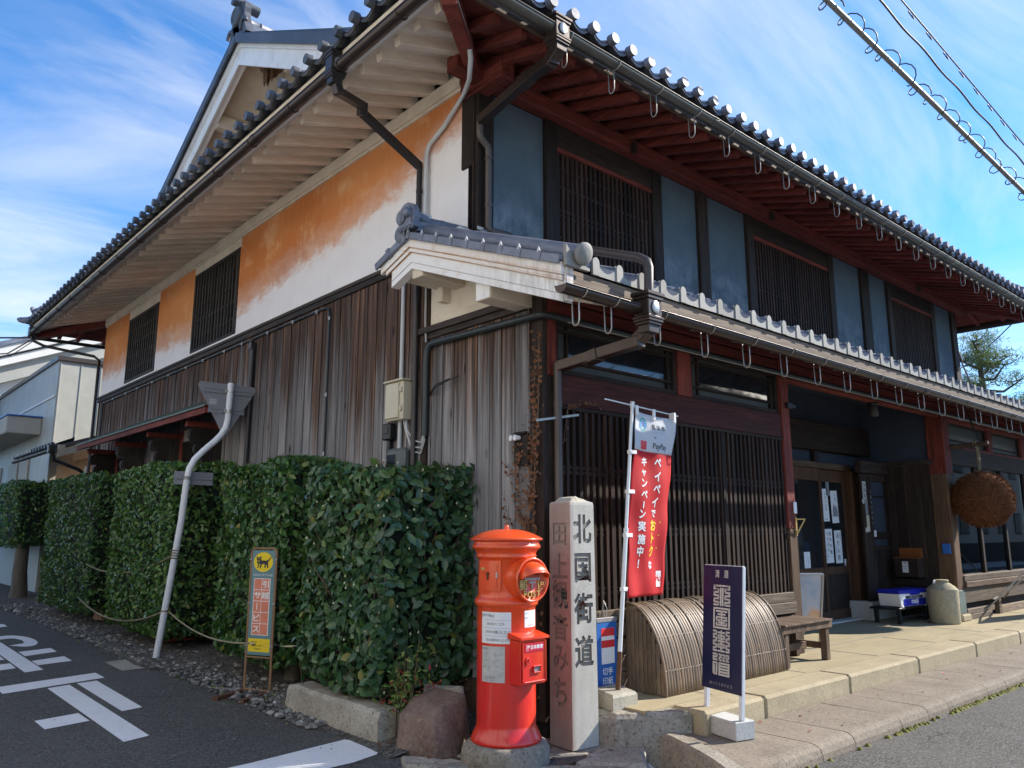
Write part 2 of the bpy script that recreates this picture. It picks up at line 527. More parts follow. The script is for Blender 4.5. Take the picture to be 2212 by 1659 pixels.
def orange_wall():
    g = G('orange_limewash', (0.6, 0.25, 0.08), 0.88, 0, 0.18)
    p = g.xyz(g.coord('World'))
    v = g.vec('World')
    big = g.noise(g.vec('World', (0.6, 0.55, 0.9)), 1.0, 4, 0.55)
    edge = g.noise(g.vec('World', (5, 3.0, 5)), 1.0, 9, 0.72, 0.6)
    streak = g.noise(g.vec('World', (16, 16, 1.1)), 1.0, 6, 0.65)
    # splash line: low on the far side, climbing towards the corner above the little roof
    yy = p[1]
    line = g.ramp(g.math('DIVIDE', yy, 13.0), [(0.0, 0.93), (0.10, 0.76), (0.17, 0.60), (0.30, 0.48), (0.46, 0.35), (0.60, 0.33), (0.72, 0.36), (1.0, 0.37)])
    h = g.math('SUBTRACT', g.math('MULTIPLY', g.math('SUBTRACT', p[2], 4.1), 0.625), g.math('SUBTRACT', line, 0.18))
    h = g.math('ADD', h, g.math('MULTIPLY', g.math('SUBTRACT', edge, 0.5), 0.42))
    h = g.math('ADD', h, g.math('MULTIPLY', g.math('SUBTRACT', big, 0.5), 0.12))
    ora = g.mix(g.ramp(big, [(0.35, 0), (0.7, 1)]), (0.50, 0.165, 0.050), (0.64, 0.275, 0.105))
    ora = g.mix(g.ramp(streak, [(0.5, 0), (0.78, 0.45)]), ora, (0.62, 0.36, 0.17))
    blot = g.noise(g.vec('World', (1.6, 1.3, 1.6), (4, 2, 1)), 1.0, 7, 0.7)
    ora = g.mix(g.ramp(blot, [(0.54, 0), (0.70, 0.75)]), ora, (0.70, 0.46, 0.25))
    drip = g.noise(g.vec('World', (40, 26, 0.9)), 1.0, 5, 0.7)
    ora = g.mix(g.ramp(drip, [(0.66, 0), (0.72, 0.5)]), ora, (0.68, 0.50, 0.34))
    whi = g.mix(g.ramp(g.noise(v, 3, 5, 0.6), [(0.4, 0), (0.8, 0.4)]), (0.80, 0.78, 0.78), (0.66, 0.63, 0.62))
    c = g.mix(g.ramp(h, [(0.0, 0.0), (0.03, 0.12), (0.12, 0.72), (0.30, 1)]), whi, ora)
    g.base(c)
    g.bump(g.math('ADD', g.noise(v, 25, 5, 0.6), edge), 0.12, 0.01)
    return g.m
M['orange'] = orange_wall()
M['orange_plain'] = simple('orange_gable_plaster', (0.52, 0.24, 0.08), 0.9, var=0.25, scale=2, kind='World')

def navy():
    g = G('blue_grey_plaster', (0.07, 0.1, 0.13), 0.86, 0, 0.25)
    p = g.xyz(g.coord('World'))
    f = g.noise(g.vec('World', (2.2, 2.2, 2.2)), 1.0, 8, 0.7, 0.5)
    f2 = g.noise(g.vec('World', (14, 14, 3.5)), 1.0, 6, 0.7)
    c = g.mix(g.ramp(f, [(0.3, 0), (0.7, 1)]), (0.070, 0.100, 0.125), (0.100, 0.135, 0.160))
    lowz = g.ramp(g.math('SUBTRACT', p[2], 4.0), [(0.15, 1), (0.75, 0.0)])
    wear_shade = g.math('MULTIPLY', g.ramp(g.math('ADD', g.math('MULTIPLY', f, 0.6), g.math('MULTIPLY', f2, 0.4)), [(0.45, 0), (0.62, 1)]), lowz)  # pale mottled wear low down; also paints in the gradient of the eave shade
    c = g.mix(g.math('MULTIPLY', wear_shade, 0.8), c, (0.26, 0.30, 0.335))
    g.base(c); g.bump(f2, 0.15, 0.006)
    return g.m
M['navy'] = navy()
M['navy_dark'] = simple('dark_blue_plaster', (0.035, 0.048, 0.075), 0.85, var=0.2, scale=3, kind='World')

def tile_mat(name, a, b, rough=0.52, metal=0.08):
    g = G(name, a, rough, metal, 0.6)
    v = g.vec('World', rand=9)
    f = g.noise(v, 7, 6, 0.65)
    c = g.mix(g.ramp(f, [(0.3, 0), (0.75, 1)]), a, b)
    c = g.mix(1.0, c, g.ramp(g.rnd(), [(0, 0.78), (1, 1.15)]), 'MULTIPLY')
    g.base(c); g.rough(g.ramp(f, [(0.3, rough-0.1), (0.8, rough+0.2)])); g.bump(f, 0.08, 0.01)
    return g.m
M['tile'] = tile_mat('silver_grey_tile', (0.105, 0.120, 0.165), (0.215, 0.235, 0.285))
M['tile_dark'] = tile_mat('dark_grey_tile', (0.050, 0.056, 0.070), (0.115, 0.125, 0.145))
M['tile_pale'] = tile_mat('weathered_tile_face', (0.20, 0.198, 0.185), (0.31, 0.305, 0.285), 0.7, 0.0)
M['mortar'] = simple('roof_mortar', (0.6, 0.6, 0.58), 0.9, var=0.3)
M['gutter'] = simple('brown_gutter_metal', (0.060, 0.044, 0.038), 0.34, 0.55, var=0.25, scale=5, kind='World')
M['gutter_old'] = simple('greyed_gutter_metal', (0.115, 0.105, 0.088), 0.42, 0.5, var=0.35, scale=6, kind='World')
M['hook'] = simple('galvanised_hook', (0.36, 0.34, 0.31), 0.45, 0.6, var=0.2)
M['pipe_dark'] = simple('dark_downpipe', (0.030, 0.026, 0.026), 0.4, 0.1, var=0.2, scale=4)
M['pipe_brown'] = simple('brown_downpipe', (0.075, 0.058, 0.050), 0.42, 0.1, var=0.25, scale=4)
M['pipe_grey'] = simple('grey_pvc_pipe', (0.35, 0.345, 0.335), 0.5, var=0.12, scale=5)
M['pipe_white'] = simple('pale_pvc_pipe', (0.52, 0.54, 0.55), 0.45, var=0.1, scale=5)
M['conduit'] = simple('black_green_conduit', (0.022, 0.032, 0.036), 0.45, var=0.2, scale=4)
M['steel'] = simple('dull_steel', (0.42, 0.42, 0.42), 0.4, 0.7, var=0.15)
M['alu'] = simple('sign_back_aluminium', (0.30, 0.30, 0.315), 0.55, 0.25, var=0.22, scale=5)
M['white_paint'] = simple('white_pole_paint', (0.74, 0.77, 0.80), 0.4, var=0.10, scale=4)
M['white_plastic'] = simple('white_plastic', (0.80, 0.80, 0.80), 0.4, var=0.05)
M['cream_metal'] = simple('cream_painted_metal', (0.58, 0.53, 0.40), 0.5, var=0.08, scale=4)
M['grey_box'] = simple('grey_green_plastic', (0.115, 0.135, 0.130), 0.5, var=0.12)
M['black'] = simple('black_plastic', (0.012, 0.012, 0.014), 0.4, var=0.1)
M['interior'] = simple('dark_interior', (0.010, 0.009, 0.010), 0.9, var=0.1)
M['copper'] = simple('green_copper_sheet', (0.135, 0.185, 0.165), 0.65, 0.1, var=0.45, scale=5, kind='World')

def glass_mat(name, tint=(0.02, 0.025, 0.03), rough=0.06, spec=0.6):
    g = G(name, tint, rough, 0, spec)
    v = g.vec('World')
    f = g.noise(v, 1.3, 3, 0.5)
    g.base(g.mix(g.ramp(f, [(0.35, 0), (0.7, 1)]), tuple(x*0.6 for x in tint), tint))
    g.bump(g.noise(v, 2.5, 2, 0.5), 0.03, 0.05)
    return g.m
M['glass_dark'] = glass_mat('dark_window_glass')
M['glass_frost'] = glass_mat('grey_frosted_glass', (0.075, 0.075, 0.068), 0.5, 0.3)
def clear_glass():
    g = G('shop_window_glass', (0.9, 0.95, 0.95), 0.02, 0, 0.5)
    tr = g.n.new('ShaderNodeBsdfTransparent'); tr.inputs[0].default_value = (0.82, 0.88, 0.88, 1)
    gl = g.n.new('ShaderNodeBsdfGlossy'); gl.inputs['Roughness'].default_value = 0.02
    fr = g.n.new('ShaderNodeFresnel'); fr.inputs[0].default_value = 1.7
    mx = g.n.new('ShaderNodeMixShader')
    g.l.new(fr.outputs[0], mx.inputs[0]); g.l.new(tr.outputs[0], mx.inputs[1]); g.l.new(gl.outputs[0], mx.inputs[2])
    g.l.new(mx.outputs[0], g.n['Material Output'].inputs[0])
    return g.m
M['glass_clear'] = clear_glass()
M['curtain'] = simple('pale_green_curtain', (0.36, 0.44, 0.40), 0.9, var=0.35, scale=3)

def post_red():
    g = G('post_box_enamel', (0.72, 0.07, 0.02), 0.32, 0, 0.5, 0.45)
    p = g.xyz(g.coord('Object'))
    v = g.vec('Object')
    f = g.noise(v, 4.5, 6, 0.65, 0.5)
    # sun-faded orange upper half, deeper red repaint below the door ring
    fade = g.ramp(g.math('ADD', p[2], g.math('MULTIPLY', g.math('SUBTRACT', f, 0.5), 0.25)), [(0.50, 0), (0.86, 1)])
    c = g.mix(fade, (0.62, 0.014, 0.008), (0.70, 0.075, 0.014))
    c = g.mix(g.ramp(g.noise(g.vec('Object', (3, 3, 1.1)), 1.5, 5, 0.6), [(0.52, 0), (0.72, 0.5)]), c, (0.80, 0.11, 0.02))
    c = g.mix(g.ramp(g.noise(v, 16, 5, 0.7), [(0.68, 0), (0.74, 0.65)]), c, (0.25, 0.05, 0.03))
    g.base(c); g.rough(g.ramp(f, [(0.3, 0.26), (0.7, 0.46)])); g.bump(g.noise(v, 9, 4, 0.5), 0.06, 0.02)
    return g.m
M['post_red'] = post_red()
M['gold'] = simple('gold_leaf_letters', (0.62, 0.44, 0.15), 0.45, 0.3, var=0.25, scale=30)
M['paper'] = simple('paper', (0.72, 0.74, 0.76), 0.7, var=0.06)
M['paper_old'] = simple('faded_paper', (0.52, 0.52, 0.51), 0.8, var=0.35, scale=30)
M['ink'] = simple('black_ink', (0.03, 0.03, 0.035), 0.7, var=0.05)
M['ink_grey'] = simple('grey_ink', (0.22, 0.23, 0.25), 0.7, var=0.05)
M['ink_blue'] = simple('blue_ink', (0.10, 0.20, 0.42), 0.7, var=0.05)

def stone(name, a, b, speck=(0.03, 0.03, 0.03), sc=60, moss=0.0, bump=0.5):
    g = G(name, a, 0.88, 0, 0.25)
    v = g.vec('Object', rand=5)
    f = g.noise(v, 3.2, 6, 0.65)
    s1 = g.noise(v, sc, 3, 0.7)
    s2 = g.noise(v, sc*0.33, 4, 0.7)
    c = g.mix(g.ramp(f, [(0.3, 0), (0.7, 1)]), a, b)
    c = g.mix(g.ramp(s1, [(0.55, 0), (0.68, 0.75)]), c, speck)
    c = g.mix(g.ramp(s1, [(0.28, 0.6), (0.42, 0)]), c, tuple(min(0.8, x*1.6) for x in b))
    if moss:
        c = g.mix(g.math('MULTIPLY', g.ramp(g.noise(v, 2.0, 5, 0.7), [(0.5, 0), (0.66, 1)]), moss), c, (0.055, 0.055, 0.030))
    g.base(c); g.bump(g.math('ADD', s2, g.math('MULTIPLY', f, 1.5)), bump, 0.012)
    return g.m
def pillar_stone():
    g = G('granite_pillar', (0.4, 0.39, 0.36), 0.85, 0, 0.25)
    v = g.vec('Object'); p = g.xyz(g.coord('Object'))
    f = g.noise(g.vec('Object', (3, 3, 1)), 2.5, 6, 0.65)
    s1 = g.noise(v, 110, 3, 0.75)
    c = g.mix(g.ramp(f, [(0.3, 0), (0.72, 1)]), (0.40, 0.385, 0.35), (0.53, 0.515, 0.465))
    c = g.mix(g.ramp(s1, [(0.56, 0), (0.68, 0.6)]), c, (0.12, 0.115, 0.11))
    # shade of the sunless road side painted in: darker, reddish stone
    red = g.ramp(g.math('MULTIPLY', p[0], -4.2), [(0.3, 0), (0.5, 1)])
    c = g.mix(g.math('MULTIPLY', red, g.ramp(f, [(0.25, 0.9), (0.8, 0.55)])), c, (0.24, 0.175, 0.155))
    g.base(c); g.bump(g.math('ADD', s1, f), 0.25, 0.006)
    return g.m
M['pillar'] = pillar_stone()
M['carved'] = simple('carved_recess_stone', (0.24, 0.225, 0.20), 0.9, var=0.2, scale=40)
M['base_stone'] = stone('rough_base_stone', (0.21, 0.185, 0.15), (0.33, 0.30, 0.25), sc=45, moss=0.5)
M['kerb_stone'] = stone('rough_granite_kerb', (0.33, 0.30, 0.25), (0.46, 0.43, 0.37), sc=50, moss=0.25)
M['slab_stone'] = stone('worn_granite_slab', (0.24, 0.215, 0.175), (0.37, 0.34, 0.285), sc=50, moss=0.4)
M['rock'] = stone('reddish_brown_rock', (0.15, 0.098, 0.082), (0.255, 0.19, 0.155), (0.09, 0.06, 0.05), sc=40, moss=0.35, bump=0.7)
M['slab'] = stone('exposed_aggregate_slab', (0.182, 0.150, 0.117), (0.255, 0.217, 0.171), (0.085, 0.072, 0.065), sc=52, bump=0.5)
M['slab_edge'] = stone('worn_platform_kerb', (0.306, 0.256, 0.167), (0.399, 0.336, 0.221), (0.20, 0.18, 0.14), sc=70, moss=0.12, bump=0.3)
M['concrete'] = stone('pale_concrete', (0.44, 0.445, 0.43), (0.53, 0.53, 0.51), (0.30, 0.30, 0.29), sc=80, bump=0.12)
M['concrete_old'] = stone('old_concrete_block', (0.32, 0.30, 0.25), (0.42, 0.40, 0.34), (0.20, 0.19, 0.16), sc=60, moss=0.25, bump=0.2)

def platform():
    g = G('worn_concrete_floor', (0.4, 0.37, 0.3), 0.78, 0, 0.3)
    v = g.vec('World')
    f = g.noise(g.vec('World', (0.7, 2.2, 1)), 1.6, 6, 0.65, 0.5)
    f2 = g.noise(v, 9, 6, 0.65)
    s1 = g.noise(v, 130, 2, 0.7)
    c = g.mix(g.ramp(f, [(0.3, 0), (0.7, 1)]), (0.284, 0.238, 0.150), (0.387, 0.328, 0.207))
    c = g.mix(g.ramp(f2, [(0.55, 0), (0.8, 0.5)]), c, (0.24, 0.215, 0.175))
    c = g.mix(g.ramp(s1, [(0.6, 0), (0.72, 0.3)]), c, (0.18, 0.165, 0.14))
    g.base(c); g.bump(f2, 0.1, 0.01)
    return g.m
M['platform'] = platform()

def asphalt():
    g = G('worn_asphalt', (0.055, 0.055, 0.055), 0.88, 0, 0.35)
    v = g.vec('World')
    f = g.noise(v, 0.9, 5, 0.6)
    cell = g.voro(v, 95, 'F1', 'Color')
    s1 = g.xyz(cell)[0]
    d = g.voro(v, 95, 'F1', 'Distance')
    c = g.mix(g.ramp(f, [(0.3, 0), (0.7, 1)]), (0.065, 0.061, 0.056), (0.090, 0.085, 0.077))
    c = g.mix(g.ramp(s1, [(0.55, 0), (0.95, 0.85)]), c, (0.165, 0.160, 0.150))
    c = g.mix(g.ramp(s1, [(0.05, 0.8), (0.3, 0)]), c, (0.026, 0.026, 0.026))
    big = g.voro(g.vec('World', loc=(3, 1, 0)), 13, 'F1', 'Distance')
    c = g.mix(g.ramp(big, [(0.045, 0.9), (0.075, 0)]), c, (0.40, 0.39, 0.37))
    wv = g.n.new('ShaderNodeVectorMath'); wv.operation = 'MULTIPLY_ADD'
    g.l.new(g.noise(v, 1.7, 5, 0.6, color=True), wv.inputs[0]); wv.inputs[1].default_value = (0.9, 0.9, 0); g.l.new(g.coord('World'), wv.inputs[2])
    crack = g.voro(wv.outputs[0], 0.42, 'DISTANCE_TO_EDGE', 'Distance')
    ck = g.math('MULTIPLY', g.ramp(crack, [(0.0, 1), (0.006, 0)]), g.ramp(g.noise(v, 0.6, 3, 0.5), [(0.48, 0), (0.6, 0.9)]))
    c = g.mix(ck, c, (0.018, 0.017, 0.016))
    c = g.mix(g.ramp(g.noise(g.vec('World', (1.6, 0.35, 1)), 1.0, 5, 0.6), [(0.45, 0), (0.75, 0.45)]), c, (0.125, 0.12, 0.112))
    g.base(c); g.bump(g.math('ADD', g.math('MULTIPLY', d, -1.0), g.math('MULTIPLY', g.noise(v, 240, 2, 0.6), 0.5)), 0.6, 0.006)
    return g.m
M['asphalt'] = asphalt()
def road_paint():
    g = G('white_road_paint', (0.70, 0.72, 0.74), 0.7, 0, 0.35)
    v = g.vec('World')
    f = g.noise(v, 55, 5, 0.75)
    f2 = g.noise(v, 5, 5, 0.65)
    c = g.mix(g.ramp(f2, [(0.35, 0), (0.75, 0.5)]), (0.82, 0.83, 0.84), (0.66, 0.68, 0.70))
    c = g.mix(g.ramp(f, [(0.60, 0), (0.70, 0.8)]), c, (0.12, 0.12, 0.12))
    g.base(c); g.bump(f, 0.3, 0.004)
    return g.m
M['road_paint'] = road_paint()
def dirt():
    g = G('bare_gravelly_earth', (0.09, 0.08, 0.07), 0.95, 0, 0.15)
    v = g.vec('World')
    f = g.noise(v, 2.5, 6, 0.7)
    s1 = g.voro(v, 38, 'F1', 'Color')
    c = g.mix(g.ramp(f, [(0.3, 0), (0.7, 1)]), (0.055, 0.046, 0.037), (0.115, 0.10, 0.085))
    c = g.mix(g.ramp(g.xyz(s1)[0], [(0.5, 0), (0.95, 0.7)]), c, (0.22, 0.215, 0.205))
    g.base(c); g.bump(g.math('ADD', g.voro(v, 38, 'F1', 'Distance'), f), 0.8, 0.02)
    return g.m
M['dirt'] = dirt()
def pebble():
    g = G('mixed_gravel', (0.2, 0.2, 0.19), 0.85, 0, 0.25)
    c = g.ramp(g.island(), [(0, (0.07, 0.068, 0.065)), (0.45, (0.15, 0.145, 0.135)), (0.8, (0.25, 0.24, 0.22)), (0.97, (0.36, 0.35, 0.33)), (1.0, (0.55, 0.55, 0.54))])
    g.base(c); g.bump(g.noise(g.vec('World'), 60, 3, 0.6), 0.3, 0.005)
    return g.m
M['pebble'] = pebble()

def bamboo(name='aged_bamboo'):
    g = G(name, (0.3, 0.2, 0.1), 0.5, 0, 0.4)
    v = g.vec('World', (30, 3.0, 3.0), rand=13)
    f = g.noise(v, 1.6, 5, 0.6)
    b2 = g.noise(g.vec('World', (2, 2.5, 2.5), rand=29), 1.5, 4, 0.6)
    c = g.mix(g.ramp(f, [(0.3, 0), (0.7, 1)]), (0.135, 0.090, 0.055), (0.245, 0.170, 0.108))
    c = g.mix(g.ramp(b2, [(0.35, 0.65), (0.6, 0)]), c, (0.10, 0.083, 0.070))
    c = g.mix(1.0, c, g.ramp(g.rnd(), [(0, 0.72), (0.5, 1.0), (1, 1.2)]), 'MULTIPLY')
    g.base(c); g.bump(f, 0.25, 0.004)
    return g.m
M['bamboo'] = bamboo()

def leaf(name, a, b, c3, rough=0.34, yellow=0.03):
    g = G(name, a, rough, 0, 0.5)
    r_ = g.island()
    c = g.ramp(r_, [(0, a), (0.55, b), (0.93, c3), (0.965, c3), (1.0, (0.22, 0.20, 0.035) if yellow else c3)])
    bk = g.n.new('ShaderNodeNewGeometry').outputs['Backfacing']
    c = g.mix(bk, c, g.mix(0.5, c, (0.10, 0.15, 0.05)))
    g.base(c)
    g.b.inputs['Transmission Weight'].default_value = 0.0
    tr = g.n.new('ShaderNodeBsdfTranslucent'); g.put(tr.inputs[0], g.mix(1.0, c, (1.6, 2.0, 0.7), 'MULTIPLY'))
    mx = g.n.new('ShaderNodeMixShader'); mx.inputs[0].default_value = 0.22
    g.l.new(g.b.outputs[0], mx.inputs[1]); g.l.new(tr.outputs[0], mx.inputs[2])
    g.l.new(mx.outputs[0], g.n['Material Output'].inputs[0])
    g.bump(g.noise(g.vec('World'), 45, 3, 0.5), 0.15, 0.004)
    return g.m
M['leaf'] = leaf('camellia_leaf', (0.030, 0.075, 0.036), (0.050, 0.120, 0.052), (0.095, 0.18, 0.06))
M['leaf_mid'] = leaf('mid_hedge_leaf', (0.028, 0.078, 0.026), (0.055, 0.135, 0.040), (0.11, 0.21, 0.05))
M['leaf_pale'] = leaf('pale_hedge_leaf', (0.036, 0.092, 0.026), (0.075, 0.165, 0.040), (0.15, 0.26, 0.06))
def leaf_one():
    g = G('camellia_leaf_large', (0.03, 0.08, 0.04), 0.33, 0, 0.55)
    c = g.ramp(g.rnd(), [(0, (0.030, 0.080, 0.042)), (0.6, (0.055, 0.130, 0.060)), (0.94, (0.095, 0.175, 0.055)), (1.0, (0.30, 0.28, 0.05))])
    uv = g.xyz(g.coord('Object'))
    rib = g.ramp(g.math('ABSOLUTE', g.math('MULTIPLY', uv[0], 60.0)), [(0.0, 0.45), (0.12, 0)])
    c = g.mix(rib, c, (0.11, 0.17, 0.07))
    g.base(c)
    tr = g.n.new('ShaderNodeBsdfTranslucent'); g.put(tr.inputs[0], g.mix(1.0, c, (1.6, 2.0, 0.7), 'MULTIPLY'))
    mx = g.n.new('ShaderNodeMixShader'); mx.inputs[0].default_value = 0.22
    g.l.new(g.b.outputs[0], mx.inputs[1]); g.l.new(tr.outputs[0], mx.inputs[2])
    g.l.new(mx.outputs[0], g.n['Material Output'].inputs[0])
    return g.m
M['leaf_one'] = leaf_one()
M['leaf_far'] = leaf('hedge_leaf', (0.032, 0.082, 0.026), (0.060, 0.140, 0.038), (0.12, 0.22, 0.055))
M['twig'] = wood('twig_bark', (0.10, 0.07, 0.05), (0.27, 0.20, 0.14), 'z', rnd=0.2)
M['bark'] = wood('grey_bark', (0.10, 0.085, 0.065), (0.26, 0.225, 0.175), 'z', scale=0.6, rnd=0.1, bump=0.8)
M['bud'] = simple('pale_flower_bud', (0.50, 0.50, 0.32), 0.6, var=0.1)
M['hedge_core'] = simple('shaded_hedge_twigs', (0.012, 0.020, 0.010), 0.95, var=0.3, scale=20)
M['needle'] = leaf('pine_needles', (0.055, 0.085, 0.030), (0.10, 0.13, 0.045), (0.17, 0.18, 0.060), 0.6, 0)
M['dry_leaf'] = simple('dry_brown_leaf', (0.20, 0.085, 0.035), 0.8, var=0.4, scale=30, rnd=0.4)
M['red_leaf'] = simple('red_nandina_leaf', (0.42, 0.05, 0.035), 0.5, var=0.2, rnd=0.4)
M['fresh_leaf'] = leaf('nandina_leaf', (0.06, 0.12, 0.03), (0.12, 0.20, 0.04), (0.22, 0.26, 0.05), 0.45)
def cedar():
    g = G('brown_cedar_tips', (0.16, 0.07, 0.035), 0.95, 0, 0.1)
    c = g.ramp(g.island(), [(0, (0.050, 0.020, 0.010)), (0.55, (0.150, 0.060, 0.028)), (0.9, (0.25, 0.115, 0.055)), (1, (0.40, 0.23, 0.13))])
    g.base(c); return g.m
M['cedar'] = cedar()
M['nest'] = simple('brown_paper_nest', (0.20, 0.125, 0.075), 0.95, var=0.6, scale=9, bump=0.5)
M['rope'] = wood('straw_rope', (0.16, 0.13, 0.07), (0.42, 0.36, 0.22), 'y', rnd=0.1)
M['tiger_rope'] = None
def rope_tiger():
    g = G('black_yellow_rope', (0.5, 0.45, 0.25), 0.8, 0, 0.2)
    wv = g.n.new('ShaderNodeTexWave'); wv.wave_type = 'BANDS'; wv.bands_direction = 'DIAGONAL'
    wv.inputs['Scale'].default_value = 18; g.l.new(g.vec('World', (1, 1, 0.6)), wv.inputs['Vector'])
    g.base(g.ramp(wv.outputs['Fac'], [(0.42, (0.03, 0.03, 0.03)), (0.58, (0.55, 0.50, 0.32))]))
    return g.m
M['tiger_rope'] = rope_tiger()
M['navy_panel'] = simple('deep_blue_sign_panel', (0.003, 0.006, 0.052), 0.32, var=0.1, scale=3, spec=0.5)
M['sign_white'] = simple('ivory_sign_print', (0.60, 0.59, 0.55), 0.5, var=0.06)
M['flag_red'] = simple('red_flag_cloth', (0.70, 0.028, 0.035), 0.75, var=0.04, scale=3)
M['flag_white'] = simple('white_flag_cloth', (0.76, 0.78, 0.82), 0.75, var=0.03, scale=3)
for k in ('flag_red', 'flag_white'):
    nt = M[k].node_tree; b = nt.nodes['Principled BSDF']
    tr = nt.nodes.new('ShaderNodeBsdfTranslucent'); mx = nt.nodes.new('ShaderNodeMixShader'); mx.inputs[0].default_value = 0.35
    tr.inputs[0].default_value = (0.70, 0.03, 0.035, 1) if k == 'flag_red' else (0.76, 0.78, 0.82, 1)
    nt.links.new(b.outputs[0], mx.inputs[1]); nt.links.new(tr.outputs[0], mx.inputs[2])
    nt.links.new(mx.outputs[0], nt.nodes['Material Output'].inputs[0])
M['yellow'] = simple('yellow_print', (0.80, 0.60, 0.02), 0.55, var=0.05)
M['teal_print'] = simple('teal_print', (0.06, 0.42, 0.45), 0.6, var=0.03)
M['blue_print'] = simple('blue_print', (0.04, 0.22, 0.62), 0.6, var=0.03)
M['sign_teal'] = simple('grey_teal_sign_face', (0.135, 0.255, 0.28), 0.45, var=0.12, scale=4)
M['salmon'] = simple('faded_red_sign_square', (0.72, 0.235, 0.145), 0.5, var=0.18, scale=12)
M['rusty'] = simple('rusty_frame_paint', (0.30, 0.17, 0.085), 0.65, var=0.35, scale=9)
M['rust'] = simple('rusted_angle_iron', (0.135, 0.060, 0.030), 0.85, var=0.4, scale=14, bump=0.3)
M['stamp_blue'] = simple('blue_shop_sign', (0.025, 0.13, 0.44), 0.4, var=0.08)
M['stamp_red'] = simple('red_sign_bar', (0.66, 0.03, 0.035), 0.4, var=0.05)
M['cooler_blue'] = simple('blue_cooler_plastic', (0.012, 0.02, 0.36), 0.35, var=0.05)
M['jug'] = stone('buff_stoneware', (0.31, 0.27, 0.18), (0.41, 0.36, 0.25), (0.27, 0.235, 0.165), sc=30, bump=0.05)
M['orange_wood'] = simple('orange_varnished_wood', (0.24, 0.075, 0.018), 0.5, var=0.3, scale=6)
M['crate_tan'] = simple('tan_crate_plastic', (0.50, 0.27, 0.15), 0.5, var=0.15)
M['crate_red'] = simple('red_crate_plastic', (0.33, 0.03, 0.02), 0.5, var=0.15)
M['crate_yellow'] = simple('yellow_crate_plastic', (0.55, 0.36, 0.05), 0.5, var=0.15)
M['metal_clad'] = simple('grey_metal_cladding', (0.40, 0.395, 0.36), 0.55, 0.0, var=0.12, scale=2, kind='World')
M['clad_cream'] = simple('cream_cladding', (0.46, 0.46, 0.41), 0.75, var=0.2, scale=3, kind='World')
M['far_white'] = simple('white_storehouse_plaster', (0.80, 0.78, 0.73), 0.85, var=0.1, scale=2, kind='World')
M['far_beige'] = simple('beige_wall', (0.42, 0.39, 0.33), 0.8, var=0.15, scale=2, kind='World')
M['cable'] = simple('grey_cable', (0.06, 0.058, 0.055), 0.5, 0.0, var=0.1)
M['cable_pale'] = simple('pale_cable', (0.22, 0.205, 0.175), 0.4, 0.2, var=0.2)
M['hills'] = simple('wooded_hills', (0.045, 0.06, 0.04), 0.95, var=0.4, scale=0.03, kind='World')
# ------------------------------------------------------------------ the ground
def structure(o, name=None):
    o['kind'] = 'structure'; return o

def flat(name, polys, z, mat, kind='structure'):
    mb = MB()
    for p in polys:
        A = sum(p[i][0]*p[(i+1) % len(p)][1]-p[(i+1) % len(p)][0]*p[i][1] for i in range(len(p)))
        if A < 0: p = p[::-1]
        mb.add([(x, y, z) for x, y in p], [tuple(range(len(p)))])
    o = mb.build(name, mat)
    if kind: o['kind'] = kind
    return o

# the road sheet, cut out round the little drain beside the sidewalk
DR = [(0.10, -0.78), (0.40, -0.60), (0.40, -0.78), (0.10, -1.40)]
flat('road', [
    [(-300, -300), (300, -300), (300, -2.6), (-300, -2.6)],
    [(-300, -2.6), (-0.30, -2.6), (-0.30, 0.05), (-300, 0.05)],
    [(0.50, -2.6), (300, -2.6), (300, -1.5), (0.50, -1.5)],
    [(-0.30, -0.50), (0.05, -0.50), (0.05, 0.05), (-0.30, 0.05)],
    [(-300, 0.05), (0.05, 0.05), (0.05, 300), (-300, 300)],
    [(0.05, 0.05), (300, 0.05), (300, 300), (0.05, 300)],
    ], 0.0, M['asphalt'])
flat('drain_channel', [[(-0.35, -2.65), (0.55, -2.65), (0.55, -0.25), (-0.35, -0.25)]], -0.32, M['dirt'])

# earth strip between road and side wall
mb = MB()
edge = []
for i in range(60):
    y = 0.35+i*0.36
    edge.append((-1.03-0.05*math.sin(y*1.3)-0.04*math.sin(y*3.7+1)-(0.12 if 5.0 < y < 9 else 0.0)+(0.35*(y-12)/8 if y > 12 else 0)*0.3, y))
vv, ff = [], []
for (x, y) in edge:
    vv += [(x, y, 0.004), (x+0.16, y, 0.03), (-0.45, y, 0.065), (0.30, y, 0.09)]
for i in range(len(edge)-1):
    for k in range(3): ff.append((i*4+k, i*4+k+1, (i+1)*4+k+1, (i+1)*4+k))
mb.add(vv, ff, True)
structure(mb.build('earth_strip', M['dirt']))

